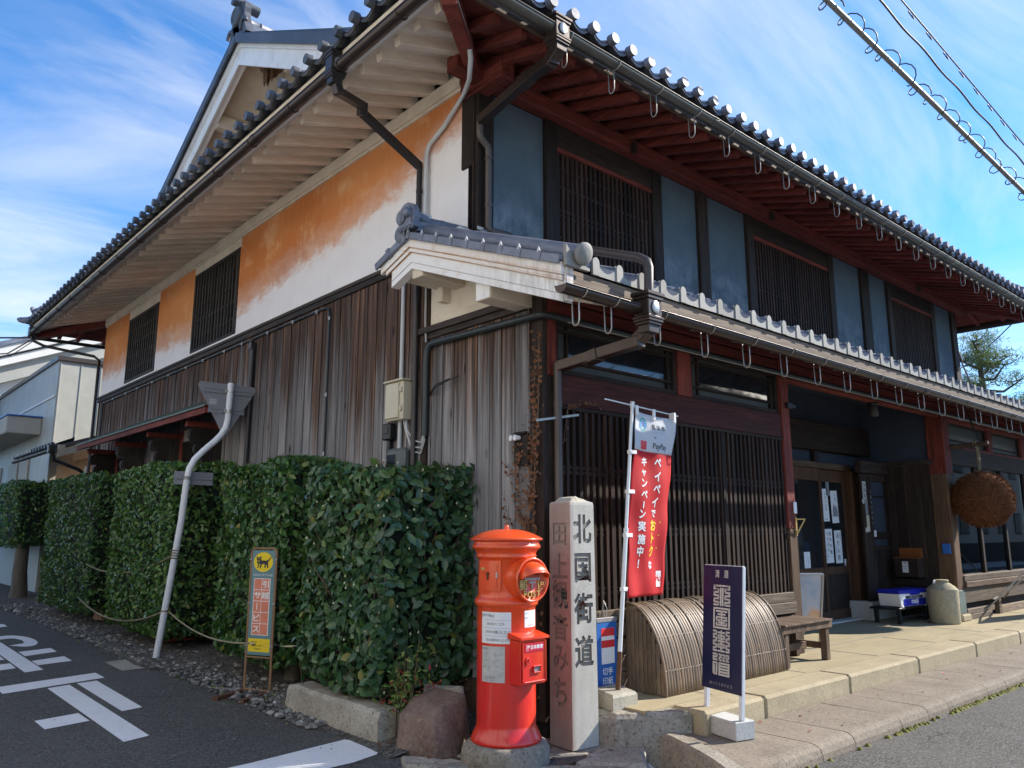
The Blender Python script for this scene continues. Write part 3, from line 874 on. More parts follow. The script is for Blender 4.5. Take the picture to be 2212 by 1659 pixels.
def pebbles(name, n, region, rmin, rmax, mat, zf):
    """many small angular stones as one mesh"""
    base = np.array([(1,0,0),(-1,0,0),(0,1,0),(0,-1,0),(0,0,1),(0,0,-1)], float)
    tri = np.array([(0,2,4),(2,1,4),(1,3,4),(3,0,4),(2,0,5),(1,2,5),(3,1,5),(0,3,5)])
    # one cut: subdivide to 18 verts
    vs_ = [tuple(b) for b in base]; cache = {}; f2 = []
    def mid(a, b):
        k = (min(a, b), max(a, b))
        if k not in cache:
            p = (np.array(vs_[a])+np.array(vs_[b]))/2; p /= np.linalg.norm(p)
            cache[k] = len(vs_); vs_.append(tuple(p*0.95))
        return cache[k]
    for a, b, c in tri:
        ab, bc, ca = mid(a, b), mid(b, c), mid(c, a)
        f2 += [(a, ab, ca), (ab, b, bc), (ca, bc, c), (ab, bc, ca)]
    B = np.array(vs_); F = np.array(f2)
    V = np.empty((n, len(B), 3)); T = np.empty((n, len(F), 3), dtype=int)
    for i in range(n):
        x, y = region()
        r = rmin+(rmax-rmin)*RNG.random()**3
        s = r*(0.7+0.6*RNG.random(3)); s[2] *= 0.65
        a = RNG.random()*6.28; ca, sa = math.cos(a), math.sin(a)
        P = B*(s*(0.85+0.3*RNG.random((len(B), 3))))
        P = np.stack([P[:, 0]*ca-P[:, 1]*sa, P[:, 0]*sa+P[:, 1]*ca, P[:, 2]], 1)
        V[i] = P+np.array((x, y, zf(x, y)+s[2]*0.35)); T[i] = F+i*len(B)
    me = bpy.data.meshes.new(name)
    me.from_pydata(V.reshape(-1, 3).tolist(), [], T.reshape(-1, 3).tolist())
    me.materials.append(mat)
    o = inst(name, me); o['kind'] = 'stuff'
    return o
def zstrip(x, y): return 0.01+0.055*max(0, min(1, (x+1.1)/0.75))
def reg_a():
    y = 1.4+RNG.random()**1.4*13; x = -1.13+abs(RNG.normal(0, 0.30))
    return min(x, -0.05), y
pebbles('gravel', 4200, reg_a, 0.008, 0.036, M['pebble'], zstrip)
def reg_b():
    a = RNG.random()
    if a < 0.45: return -1.25+RNG.normal(0, 0.16), 0.2+RNG.random()*5
    return RNG.uniform(-3.2, -0.6), RNG.uniform(-1.6, 8)
pebbles('road_grit', 420, reg_b, 0.003, 0.010, M['pebble'], lambda x, y: 0.0)

# painted road letters (to, ma, re as seen from their far side) and the stop bar
pm = []
def paint(p): pm.append(p)
paint([(-2.60, 4.893), (-1.662, 5.128), (-1.67, 4.756), (-2.601, 4.493)])
paint([(-2.234, 4.516), (-2.032, 4.576), (-2.075, 2.03), (-2.269, 1.965)])
paint([(-1.961, 4.604), (-1.774, 4.634), (-1.815, 3.06), (-1.99, 3.01)])
paint([(-2.609, 3.101), (-2.279, 3.175), (-2.281, 2.821), (-2.609, 2.744)])
paint([(-1.985, 9.213), (-1.989, 8.331), (-2.032, 5.706), (-2.219, 5.640), (-2.18, 7.859), (-2.20, 9.10)])
paint([(-1.978, 7.352), (-1.604, 7.455), (-1.618, 7.06), (-1.99, 6.904)])
paint([(-2.004, 6.451), (-1.638, 6.598), (-1.650, 6.162), (-2.013, 6.067)])
paint([(-2.62, 6.33), (-2.223, 6.427), (-2.238, 6.005), (-2.62, 5.89)])
paint([(-2.62, 6.98), (-2.215, 7.06), (-2.222, 6.76), (-2.62, 6.65)])
ring = []
for k in range(15):
    t = -1.75+k*(3.35/14)
    ring.append((-1.80+0.215*math.cos(t), 8.52+0.72*math.sin(t)))
inner = [(-1.82+0.09*math.cos(t), 8.50+0.36*math.sin(t)) for t in (1.5, 0.9, 0.2, -0.5, -1.2, -1.7)]
paint(ring+[(-1.97, 9.20), (-1.965, 8.80)]+inner+[(-1.965, 8.05)])
paint([(-1.80, 10.95), (-1.60, 10.98), (-1.56, 10.893), (-1.58, 10.502), (-1.80, 10.40)])
o = flat('road_lettering', pm, 0.004, M['road_paint'])
# stop bar, running out across the side road
o = flat('stop_line', [[(-1.06, 0.98), (-1.00, 0.86), (-0.99, 0.62), (-1.09, 0.50), (-1.30, 0.44), (-1.75, 0.42), (-2.6, 0.37), (-4.6, 0.25), (-4.6, 0.72), (-2.6, 0.82), (-1.8, 0.87)]], 0.004, M['road_paint'])

# raised concrete floor in front of the shop, with its kerb stones
mb = MB()
mb.box(0.37, 3.72, -0.62, 0.10, -0.05, 0.246, 0.0)
mb.box(3.72, 7.95, -0.62, 1.30, -0.05, 0.246, 0.0)
mb.box(7.95, 15.0, -0.62, 0.10, -0.05, 0.246, 0.0)
plat = structure(mb.build('platform', M['platform']))
xs = [0.645, 1.42, 2.78, 4.24, 5.80, 7.30, 8.85, 10.4, 12.0, 13.6, 15.0]
for i in range(len(xs)-1):
    k = MB(); k.cbox(((xs[i]+xs[i+1])/2, -0.768, 0.100), ((xs[i+1]-xs[i])/2-0.003, 0.148, 0.151), 0.022)
    k.build('kerb_stone', M['slab_edge'], plat)
# expansion joints cut in the floor: thin dark strips proud by nothing visible
mb = MB()
for x in (1.2, 2.62, 4.05, 5.5, 6.95, 8.4, 9.9):
    mb.box(x-0.006, x+0.006, -0.60, -0.02, 0.2465, 0.2485)
mb.box(3.8, 7.9, 0.06, 0.072, 0.2465, 0.2485)
mb.build('floor_joint', M['carved'], plat)

# sidewalk of exposed-aggregate slabs, each its own piece, rounded along the road
sw = structure(flat('sidewalk', [[(0.55, -1.50), (15, -1.50), (15, -0.92), (0.55, -0.92)]], 0.004, M['dirt'], None))
js = [0.46, 1.00, 1.46, 2.22, 2.72, 3.14, 4.06, 4.56, 5.3, 6.05, 6.8, 7.6, 8.4, 9.2, 10.0, 11.0, 12.0, 13.0]
for i in range(len(js)-1):
    x0, x1 = js[i]+0.004, js[i+1]-0.004
    prof = [(-0.925, 0.0), (-0.925, 0.1), (-1.49, 0.1), (-1.525, 0.094), (-1.555, 0.075), (-1.57, 0.04), (-1.572, 0.0)]
    if i == 0: prof = [(y, z-0.002) for y, z in prof]
    k = MB(); k.prism([(y, z+random.uniform(-0.002, 0.002)) for y, z in prof], x1-x0, AX_YZ, (x0, 0, 0))
    k.build('sidewalk_slab', M['slab'], sw)

# curved kerb that turns from the sidewalk into the drain
outer = [(0.48, -0.56), (0.455, -0.68), (0.40, -0.83), (0.33, -0.98), (0.255, -1.14), (0.165, -1.30), (0.06, -1.46), (-0.06, -1.62), (-0.20, -1.80)]
inner = [(0.54, -0.56), (0.545, -0.70), (0.50, -0.86), (0.435, -1.02), (0.36, -1.18), (0.275, -1.33), (0.18, -1.48), (0.07, -1.64), (-0.06, -1.84)]
mb = MB()
n = len(outer); v = []
for a, b in zip(outer, inner):
    v += [(a[0], a[1], -0.32), (a[0], a[1], 0.085), (a[0]+0.012, a[1]+0.004, 0.108), (b[0]-0.01, b[1], 0.112), (b[0], b[1], 0.10), (b[0], b[1], -0.05)]
ff = []
for i in range(n-1):
    for k in range(5): ff.append((i*6+k, i*6+k+1, (i+1)*6+k+1, (i+1)*6+k))
ff += [tuple(range(6))[::-1], tuple((n-1)*6+k for k in range(6))]
mb.add(v, ff)
o = mb.build('curved_kerb', M['slab_stone']); structure(o)
# slab wedge filling between the curved kerb and the first sidewalk slab
flat('sidewalk_corner', [[(0.545, -0.70), (0.50, -0.86), (0.435, -1.02), (0.36, -1.18), (0.275, -1.33), (0.18, -1.48), (0.07, -1.64), (0.30, -1.575), (0.465, -1.572), (0.465, -0.93), (0.62, -0.93), (0.62, -0.60)]], 0.099, M['slab'])
mb = MB(); mb.prism([(0.07, -1.64), (-0.06, -1.84), (0.30, -1.60), (0.46, -1.574), (0.30, -1.572)], 0.10, None, (0, 0, 0)); structure(mb.build('kerb_end', M['slab']))

# the stone slab that carries post box and pillar, and the blocks behind it
def rough_block(name, poly, z0, z1, mat, ch=0.018, jit=0.006, parent=None, seed=1):
    rr = random.Random(seed)
    n = len(poly); cx = sum(p[0] for p in poly)/n; cy = sum(p[1] for p in poly)/n
    A = sum(poly[i][0]*poly[(i+1) % n][1]-poly[(i+1) % n][0]*poly[i][1] for i in range(n))
    if A < 0: poly = poly[::-1]
    # refine outline
    out = []
    for i in range(n):
        a, b = poly[i], poly[(i+1) % n]
        L = math.dist(a, b); k = max(1, int(L/0.08))
        for j in range(k):
            t = j/k; q = rr.uniform(-jit, jit)
            out.append((a[0]+(b[0]-a[0])*t+q, a[1]+(b[1]-a[1])*t+rr.uniform(-jit, jit)))
    m = len(out); v = []
    def shr(p, d):
        dx, dy = cx-p[0], cy-p[1]; L = math.hypot(dx, dy) or 1
        return (p[0]+dx/L*d, p[1]+dy/L*d)
    for p in out: v.append((p[0], p[1], z0))
    for p in out: v.append((*p, z0+(z1-z0)*0.5+rr.uniform(-jit, jit)))
    for p in out: v.append((p[0]+rr.uniform(-jit, jit)*0.5, p[1], z1-ch))
    for p in out:
        q = shr(p, ch); v.append((*q, z1+rr.uniform(-jit, jit)*0.4))
    for p in out:
        q = (p[0]+(cx-p[0])*0.5, p[1]+(cy-p[1])*0.5); v.append((*q, z1+rr.uniform(-jit, jit)*0.5))
    v.append((cx, cy, z1))
    f = []
    for L in range(4):
        for i in range(m): f.append((L*m+i, L*m+(i+1) % m, (L+1)*m+(i+1) % m, (L+1)*m+i))
    for i in range(m): f.append((4*m+i, 4*m+(i+1) % m, 5*m))
    f.append(tuple(range(m))[::-1])
    mb = MB(); mb.add(v, f)
    return mb.build(name, mat, parent)
fs = empty('footing_slabs', (0, 0, 0)); fs['kind'] = 'structure'
rough_block('paving_stone', [(-0.28, -0.56), (0.02, -0.90), (0.33, -0.645), (0.30, -0.46), (0.06, -0.42)], -0.30, 0.022, M['slab_stone'], 0.03, 0.010, fs, 3)
rough_block('paving_stone', [(-0.66, -0.24), (-0.28, -0.585), (-0.05, -0.86), (-0.35, -0.90), (-0.74, -0.52)], -0.2, 0.014, M['slab_stone'], 0.02, 0.010, fs, 4)
rough_block('paving_stone', [(-1.02, 0.30), (-0.80, 0.02), (-0.68, -0.22), (-0.98, -0.12), (-1.12, 0.14)], -0.1, 0.020, M['slab_stone'], 0.02, 0.012, fs, 5)
rough_block('paving_stone', [(-0.78, 0.55), (-0.72, 0.05), (-0.05, -0.45), (0.22, -0.40), (0.22, 0.10), (-0.05, 0.55)], -0.1, 0.010, M['slab_stone'], 0.02, 0.010, fs, 6)
rough_block('block_stone', [(0.20, -0.48), (0.335, -0.60), (0.62, -0.80), (0.62, -0.30), (0.22, -0.28)], -0.25, 0.228, M['slab_stone'], 0.03, 0.010, fs, 7)
rough_block('block_stone', [(0.155, -0.36), (0.185, -0.46), (0.345, -0.605), (0.40, -0.56), (0.22, -0.33)], -0.25, 0.20, M['base_stone'], 0.03, 0.010, fs, 8)
rough_block('block_stone', [(0.355, -0.615), (0.63, -0.815), (0.64, -0.55), (0.44, -0.50)], -0.05, 0.240, M['slab_stone'], 0.02, 0.006, fs, 9)
mb = MB(); mb.tube([(0.28, -0.70, -0.07), (0.215, -0.86, -0.10)], 0.016, 10)
dp = mb.build('drain_pipe', M['pipe_white']); tag(dp, 'short white pipe end sticking out over the drain beside the slab', 'pipe')
# ------------------------------------------------------------------ the shop house
house = empty('shop_house', (0, 0, 0), label='two-storey old timber shop with orange plaster side, red eaves and grey tiled roofs', cat='house')
X1 = 11.58           # right end of upper wall
YU = 0.87            # plane of the upper front wall
YE = 12.90           # far end of the side wall
SL = 0.32            # eave slope
def part(mb, name, mats, parent=house, loc=(0, 0, 0), rot=(0, 0, 0)): return mb.build(name, mats, parent, loc, rot)

# --- side wall: dark core carrying the cedar boards and the orange plaster
mb = MB(); mb.box(0.035, 0.16, YU+0.02, YE, 0.0, 5.75); mb.box(0.035, 0.16, 0.02, YU+0.019, 0.0, 3.36)
side = part(mb, 'side_wall', M['interior'])
WINS = [(6.155, 7.885, 4.165, 5.44), (9.605, 11.285, 4.175, 5.405)]
mb = MB()
segs = [(0.87, WINS[0][0]), (WINS[0][1], WINS[1][0]), (WINS[1][1], YE)]
for a, b in segs: mb.box(0.0, 0.034, a, b, 4.118, 5.60)
for (a, b, z0, z1) in WINS: mb.box(0.0, 0.034, a, b, 4.118, z0)
part(mb, 'orange_plaster', M['orange'], side)
for (a, b, z0, z1) in WINS:
    mb = MB(); mb.box(-0.004, 0.034, a-0.03, b+0.02, z1, 5.60); part(mb, 'window_head_plaster', M['cream'], side)
mb = MB(); mb.box(-0.045, 0.10, 1.06, YE+0.02, 5.602, 5.735); mb.box(-0.022, 0.03, 1.06, YE, 5.575, 5.6015)
part(mb, 'wall_plate', M['cream'], house)
# sill strips over the boards
mb = MB(); mb.box(-0.055, 0.03, 1.60, YE+0.03, 4.075, 4.117, 0.004); part(mb, 'sill_board', M['wood_dark_y'], side)
mb = MB(); mb.box(-0.040, 0.03, 1.60, YE+0.02, 4.01, 4.073, 0.003); part(mb, 'sill_board', M['wood_dark_y'], side)
mb = MB(); mb.box(-0.012, 0.03, 1.05, YE, 4.119, 4.17, 0.003); part(mb, 'plaster_ledge', M['white'], side)

# --- cedar boards, each its own piece
y = 1.60
while y < YE-0.02:
    w = random.choice((0.17, 0.185, 0.2, 0.215, 0.23))
    y2 = min(y+w, YE)
    zb = 0.30
    # leave the two latticed bays under the hood open
    zt = 4.008
    dx = random.uniform(0.0, 0.006)
    spans = [(zb, zt)]
    for (a, b) in ((6.42, 7.95), (9.72, 11.28)):
        if y2 > a+0.03 and y < b-0.03: spans = [(2.98, zt)]
    for (s0, s1) in spans:
        k = MB(); k.box(-0.012-dx, 0.03, y+0.003, y2-0.004, s0, s1)
        # batten shadow lip on one edge
        k.box(-0.020-dx, -0.0125-dx, y+0.003, y+0.022, s0, s1)
        k.build('wall_board', M['plank'], side)
    y = y2
mb = MB(); mb.box(-0.03, 0.03, 1.505, 1.595, 0.28, 3.86, 0.004); part(mb, 'corner_batten', M['wood_dark'], side)
y = 0.13
while y < 1.50:
    w = random.choice((0.15, 0.165, 0.18, 0.2)); y2 = min(y+w, 1.50)
    k = MB(); dx = random.uniform(0.0, 0.006)
    k.box(-0.010-dx, 0.03, y+0.002, y2-0.004, 0.33, 3.225); k.box(-0.018-dx, -0.0105-dx, y+0.002, y+0.018, 0.33, 3.225)
    k.build('wall_board', M['plank'], side); y = y2
mb = MB(); mb.box(-0.03, 0.03, 0.13, 1.50, 0.06, 0.325, 0.005); mb.box(-0.035, 0.03, 1.6, YE, 0.06, 0.298, 0.005); part(mb, 'ground_beam', M['wood_mid_x'], side)
mb = MB(); mb.box(-0.06, 0.03, 0.16, 1.63, 3.285, 3.345, 0.004); part(mb, 'sill_board', M['wood_dark_y'], side)
mb = MB(); mb.box(-0.032, 0.03, 0.16, 1.60, 3.23, 3.284, 0.003); part(mb, 'sill_board', M['wood_dark_y'], side)
# cream gable panel under the small roof
mb = MB(); mb.prism([(0.02, 3.346), (1.50, 3.346), (1.50, 3.72), (1.12, 3.90), (0.02, 3.50)], 0.033, AX_YZ, (-0.004, 0, 0)); part(mb, 'gable_plaster', M['cream'], side)
mb = MB(); mb.box(-0.018, -0.0045, 0.16, 1.47, 3.347, 3.43, 0.003); part(mb, 'plaster_ledge', M['cream'], side)

def lattice(name, parent, origin, U, W, width, z0, z1, pitch, sw, sd, rails, mat, back_mat, rail_mat=None, frame=0.05, gap=0.0, thick_every=0, back=0.09):
    """slatted window: U = direction along the wall, W = outward direction"""
    U = Vector(U); W = Vector(W); O = Vector(origin)
    rail_mat = rail_mat or mat
    def bx(mb, u0, u1, w0, w1, za, zb, ch=0.0):
        a = O+U*u0+W*w0; b = O+U*u1+W*w1
        mb.box(min(a.x, b.x), max(a.x, b.x), min(a.y, b.y), max(a.y, b.y), za, zb, ch)
    m = MB(); bx(m, 0, width, -back-0.02, -back, z0, z1)
    root = m.build(name, back_mat, parent)
    if frame:
        m = MB()
        bx(m, 0, frame, -0.05, 0.012, z0, z1, 0.003); bx(m, width-frame, width, -0.05, 0.012, z0, z1, 0.003)
        bx(m, frame, width-frame, -0.05, 0.010, z0, z0+frame, 0.003); bx(m, frame, width-frame, -0.05, 0.010, z1-frame, z1, 0.003)
        m.build('window_frame', mat, root)
    n = max(1, int(round((width-2*frame)/pitch)))
    sm = {}
    for i in range(n):
        u = frame+(i+0.5)*(width-2*frame)/n
        wd = sw*(1.45 if thick_every and i % thick_every == 0 else 1.0)
        key = round(wd, 4)
        if key not in sm:
            m = MB()
            du, dw = U*wd/2, W*sd/2
            h = (z1-z0-2*frame)/2
            hx = abs(du.x)+abs(dw.x); hy = abs(du.y)+abs(dw.y)
            m.box(-hx, hx, -hy, hy, -h, h); sm[key] = m.mesh('slat', mat)
        p = O+U*u-W*(sd/2+gap); inst('slat', sm[key], root, (p.x, p.y, (z0+z1)/2))
    m = None
    for zr in rails:
        m = MB(); bx(m, frame, width-frame, -sd-0.022-gap, -sd*0.35-gap, zr-0.014, zr+0.014)
        m.build('rail', rail_mat, root)
    return root
# side windows
for (a, b, z0, z1) in WINS:
    lattice('lattice_window', house, (0.0, a, 0), (0, 1, 0), (-1, 0, 0), b-a, z0, z1, 0.118, 0.042, 0.035,
            [z0+(z1-z0)*t for t in (0.2, 0.4, 0.6, 0.8)], M['lattice_grey'], M['interior'], frame=0.055, back=0.031)
# windows under the copper hood
for (a, b) in ((6.48, 7.86), (9.78, 11.20)):
    lattice('lattice_window', house, (0.0, a, 0), (0, 1, 0), (-1, 0, 0), b-a, 0.9, 2.74, 0.085, 0.034, 0.03,
            [1.4, 2.1], M['lattice_grey'], M['interior'], frame=0.05, back=0.031)
    m = MB(); m.box(-0.006, 0.03, a, b, 2.80, 2.975); part(m, 'window_head_plaster', M['cream'], house)
    m = MB(); m.box(-0.03, 0.03, a, b, 2.742, 2.798, 0.004); part(m, 'window_head_board', M['wood_dark_y'], house)
    for yy in (a-0.06, b+0.06):
        m = MB(); m.box(-0.035, 0.03, yy-0.055, yy+0.055, 0.3, 2.976, 0.006); part(m, 'hood_post', M['red_z'], house)

# --- copper hood on carved brackets
m = MB(); h0, h1 = 5.42, 11.72
m.prism([(0.0, 3.335), (-0.62, 3.028), (-0.62, 3.005), (0.0, 3.312)], h1-h0, Matrix(((1,0,0),(0,0,1),(0,1,0))), (0, h0, 0))
hood = part(m, 'copper_hood', M['copper'])
yy = h0
while yy < h1-0.05:
    m = MB(); m.prism([(0.0, 3.343), (-0.615, 3.038), (-0.615, 3.030), (0.0, 3.335)], 0.022, Matrix(((1,0,0),(0,0,1),(0,1,0))), (0, yy+random.uniform(-0.02, 0.02), 0)); m.build('sheet_seam', M['copper'], hood); yy += 0.44
m = MB(); m.box(-0.60, -0.555, h0+0.02, h1-0.02, 2.925, 3.004, 0.004); m.build('hood_fascia', M['red_y'], hood)
m = MB(); m.prism([(-0.01, 3.30), (-0.56, 3.022), (-0.56, 3.008), (-0.01, 3.286)], h1-h0-0.06, Matrix(((1,0,0),(0,0,1),(0,1,0))), (0, h0+0.03, 0)); m.build('hood_soffit', M['red_soffit'], hood)
rm = MB(); rm.bar((-0.02, 0, 3.255), (-0.555, 0, 2.985), 0.045, 0.05); rme = rm.mesh('hood_rafter', M['red_y'])
yy = h0+0.08
while yy < h1-0.05: inst('hood_rafter', rme, hood, (0, yy, 0)); yy += 0.19
for yy in (6.36, 7.98, 9.66, 11.32):
    m = MB(); m.box(-0.50, 0.0, yy-0.05, yy+0.05, 2.85, 2.93, 0.006); m.build('hood_arm', M['red_y'], hood)
    # cloud-scroll bracket: stacked curls
    m = MB()
    out = [(0.0, 2.848)]
    for (cx, cz, r, a0, a1) in ((-0.33, 2.74, 0.11, 95, 235), (-0.25, 2.55, 0.115, 120, 250), (-0.165, 2.35, 0.10, 120, 250), (-0.09, 2.17, 0.07, 130, 240)):
        for k in range(8):
            t = R(a0+(a1-a0)*k/7); out.append((cx+r*math.cos(t), cz+r*math.sin(t)))
    out.append((0.0, 2.02))
    m.prism(out, 0.075, Matrix(((1,0,0),(0,0,1),(0,1,0))), (-0.02, yy-0.0375, 0))
    br = m.build('scroll_bracket', M['lattice_grey'], hood)
    m = MB()
    for (cx, cz, r) in ((-0.33, 2.74, 0.075), (-0.25, 2.55, 0.08), (-0.165, 2.35, 0.068)):
        pts = [(cx-0.02+r*(1-t*0.8)*math.cos(t*9+1), yy-0.041, cz+r*(1-t*0.8)*math.sin(t*9+1)) for t in [k/18 for k in range(19)]]
        m.tube(pts, 0.008, 5)
    m.build('scroll_relief', M['wood_dark'], hood)

# --- roofs -----------------------------------------------------------------
EX, EY, EZ = -1.20, -0.24, 5.62       # eave edge (under side of tile)
RS = 0.50                              # roof pitch
XE2, YE2 = X1+1.22, YE+1.10            # far ends of the eave rectangle
APY, APX = 6.83, 0.05                  # ridge line, gable plane
RZ = lambda d: EZ+RS*d
def roof_poly(name, pts, mat, th=0.05, parent=house):
    v = [Vector(p) for p in pts]; n = (v[1]-v[0]).cross(v[2]-v[0]).normalized()
    if n.z < 0: v = v[::-1]; n = -n
    m = MB(); k = len(v)
    m.add([tuple(p) for p in v]+[tuple(p-n*th) for p in v], [tuple(range(k)), tuple(range(k, 2*k))[::-1]]+[(i, k+i, k+(i+1) % k, (i+1) % k) for i in range(k)])
    return m.build(name, mat, parent)
g0 = APX-EX                            # run of the hip skirt
zk = RZ(g0)
front_roof = roof_poly('main_roof', [(EX+.09, EY+.09, EZ+0.095), (XE2-.09, EY+.09, EZ+0.095), (XE2-g0, EY+g0, zk+0.05), (XE2-g0, APY, RZ(APY-EY)+0.05), (APX, APY, RZ(APY-EY)+0.05), (APX, EY+g0, zk+0.05)], M['tile_dark'])
roof_poly('main_roof_rear', [(EX, YE2, EZ+0.05), (XE2, YE2, EZ+0.05), (XE2-g0, YE2-g0, zk+0.05), (XE2-g0, APY, RZ(APY-EY)+0.05), (APX, APY, RZ(APY-EY)+0.05), (APX, YE2-g0, zk+0.05)], M['tile_dark'])
side_roof = roof_poly('side_roof', [(EX+.09, EY+.09, EZ+0.095), (EX+.09, YE2-.09, EZ+0.095), (APX+0.82, YE2-g0-0.82, RZ(g0+0.82)+0.05), (APX+0.82, EY+g0+0.82, RZ(g0+0.82)+0.05)], M['tile_dark'])
end_roof = roof_poly('end_roof', [(XE2, EY, EZ+0.05), (XE2, YE2, EZ+0.05), (XE2-g0-0.8, YE2-g0-0.8, RZ(g0+0.8)+0.05), (XE2-g0-0.8, EY+g0+0.8, RZ(g0+0.8)+0.05)], M['tile_dark'])

def swirl_disc(m, r, y0, d, emblem=True):
    """round tile end facing -Y"""
    A = Matrix(((1, 0, 0), (0, 0, 1), (0, -1, 0)))     # lathe z -> -Y
    prof = [(r*0.96, -d), (r, -d*0.2), (r, 0.0), (r*0.97, 0.005), (r*0.80, 0.005), (r*0.76, -0.003), (0.0005, -0.003)]
    m.lathe(prof, (0, y0, 0), 16, True, A)
    if emblem: m.cur = 1; m.add([(r*0.78*math.cos(k*math.pi/8), y0+0.0025, r*0.78*math.sin(k*math.pi/8)) for k in range(16)], [tuple(range(16))]); m.cur = 0
    if emblem:
        for k in range(3):
            a = k*2*math.pi/3
            pts = [((0.12+0.5*t)*r*math.cos(a+t*2.4), y0-0.001, (0.12+0.5*t)*r*math.sin(a+t*2.4)) for t in (0, 0.25, 0.5, 0.75, 1.0)]
            m.tube(pts, [r*0.16, r*0.14, r*0.10, r*0.07, r*0.04], 5)
def eave_tile_mesh(name, w, r=0.047, emblem=True, flat_face=0.0, mats=None, L=0.30, slope=0.45):
    m = MB()
    n = 12
    def zt(u):
        return -0.058*math.sin(math.pi*min(1, max(0, (u-0.030)/(w-0.055))))**0.85+0.004
    us = [0.02+(w-0.02)*i/n for i in range(n+1)]
    v = []
    for j, (yy, dz) in enumerate(((0.0, 0), (L, L*slope))):
        for u in us: v.append((u, yy, zt(u)+0.014+dz))
    for u in us: v.append((u, 0.0, (zt(u)-0.030) if not flat_face else -flat_face))
    for u in us: v.append((u, L, (zt(u)-0.012 if not flat_face else zt(u)-0.012)+L*slope))
    k = n+1; f = []; 
    for i in range(n):
        f.append((i, i+1, k+i+1, k+i))
    m.add(v, f, True)
    m.cur = 1 if flat_face else 0
    m.add(v, [(2*k+i, 2*k+i+1, i+1, i) for i in range(n)])
    m.cur = 0
    if not flat_face:
        m.add(v, [(3*k+i, 3*k+i+1, 2*k+i+1, 2*k+i) for i in range(n)], True)
        # raised lip along the lower edge
        m.tube([(u, -0.003, zt(u)-0.026) for u in us], 0.006, 5)
        m.tube([(u, -0.003, zt(u)+0.010) for u in us], 0.005, 5)
        swirl_disc(m, r, -0.012, 0.06, emblem)
    else:
        m.add(v, [(3*k+i, 3*k+i+1, k+i+1, k+i) for i in range(n)])
        # rolled hump over the joint
        hump = []
        for i in range(9):
            t = math.pi*i/8; hump.append((0.012+0.035*math.cos(t), 0.018+0.040*math.sin(t)))
        m.cur = 1
        m.prism(hump+[(-0.023, -flat_face), (0.047, -flat_face)], 0.02, AX_XZ, (0, 0.012, 0))
        m.cur = 0
        m.prism(hump, L-0.03, Matrix(((1, 0, 0), (0, 0, 1), (0, 1, 0))), (0, 0.02, 0.0))
    return m.mesh(name, mats)
et_up = eave_tile_mesh('eave_tile', 0.25, 0.05, True, 0.0, [M['tile'], M['tile_dark']])
et_side = eave_tile_mesh('eave_tile', 0.265, 0.05, True, 0.0, [M['tile_dark'], M['tile_dark']])
et_low = eave_tile_mesh('eave_tile', 0.255, 0.05, False, 0.075, [M['tile'], M['tile_pale']], L=0.32, slope=0.30)
x = 1.602-0.25*11
while x < XE2-0.05:
    inst('eave_tile', et_up, front_roof, (x+random.uniform(-.004, .004), EY-0.005+random.uniform(-.006, .006), 5.690+random.uniform(-.004, .004)), (R(random.uniform(-1, 1)), R(random.uniform(-2, 2)), 0)); x += 0.2503
y = -0.12
while y < YE2-0.05:
    inst('eave_tile', et_side, side_roof, (EX-0.005+random.uniform(-.006, .006), y+random.uniform(-.004, .004), 5.685+random.uniform(-.004, .004)), (0, R(random.uniform(-1, 1)), R(-90))); y += 0.265
# hip ridges at the corners
def ridge(name, p0, p1, r, mat, parent, steps=10, layers=2, wid=0.13):
    p0 = Vector(p0); p1 = Vector(p1); d = (p1-p0).normalized()
    m = MB()
    for k in range(layers):
        m.bar(p0+Vector((0, 0, 0.03+0.05*k)), p1+Vector((0, 0, 0.03+0.05*k)), wid-0.02*k, 0.042)
    root = m.build(name, mat, parent)
    L = (p1-p0).length; n = max(2, int(L/0.28))
    for i in range(n):
        a = p0+(p1-p0)*(i/n); b = p0+(p1-p0)*((i+1)/n-0.002)
        off = Vector((0, 0, 0.03+0.05*layers))
        mm = MB(); mm.tube([a+off, a+off+(b-a)*0.12, a+off+(b-a)*0.13, b+off], [r*1.08, r*1.08, r, r], 10); mm.build('ridge_tile', mat, root)
    return root
hips = [((EX+0.05, EY+0.05, EZ+0.11), (APX, EY+g0, zk+0.08)), ((EX+0.05, YE2-0.05, EZ+0.11), (APX, YE2-g0, zk+0.08)), ((XE2-0.05, EY+0.05, EZ+0.11), (XE2-g0, EY+g0, zk+0.08))]
for a, b in hips: 
    rr_ = ridge('hip_ridge', a, b, 0.065, M['tile'], house, layers=3)
    av = Vector(a); dv = (av-Vector(b)).normalized()
    mm = MB()
    mm.tube([av+dv*t*0.34+Vector((0, 0, 0.04+0.12*t*t)) for t in (0, 0.3, 0.6, 0.85, 1.0)], [0.075, 0.07, 0.065, 0.055, 0.03], 10)
    mm.lathe([(0.001, -0.03), (0.085, -0.02), (0.09, 0.0), (0.085, 0.02), (0.001, 0.03)], av+dv*0.0+Vector((0, 0, 0.22)), 14, True, dv.to_track_quat('Z', 'Y').to_matrix())
    mm.build('hip_end_tile', M['tile'], rr_)

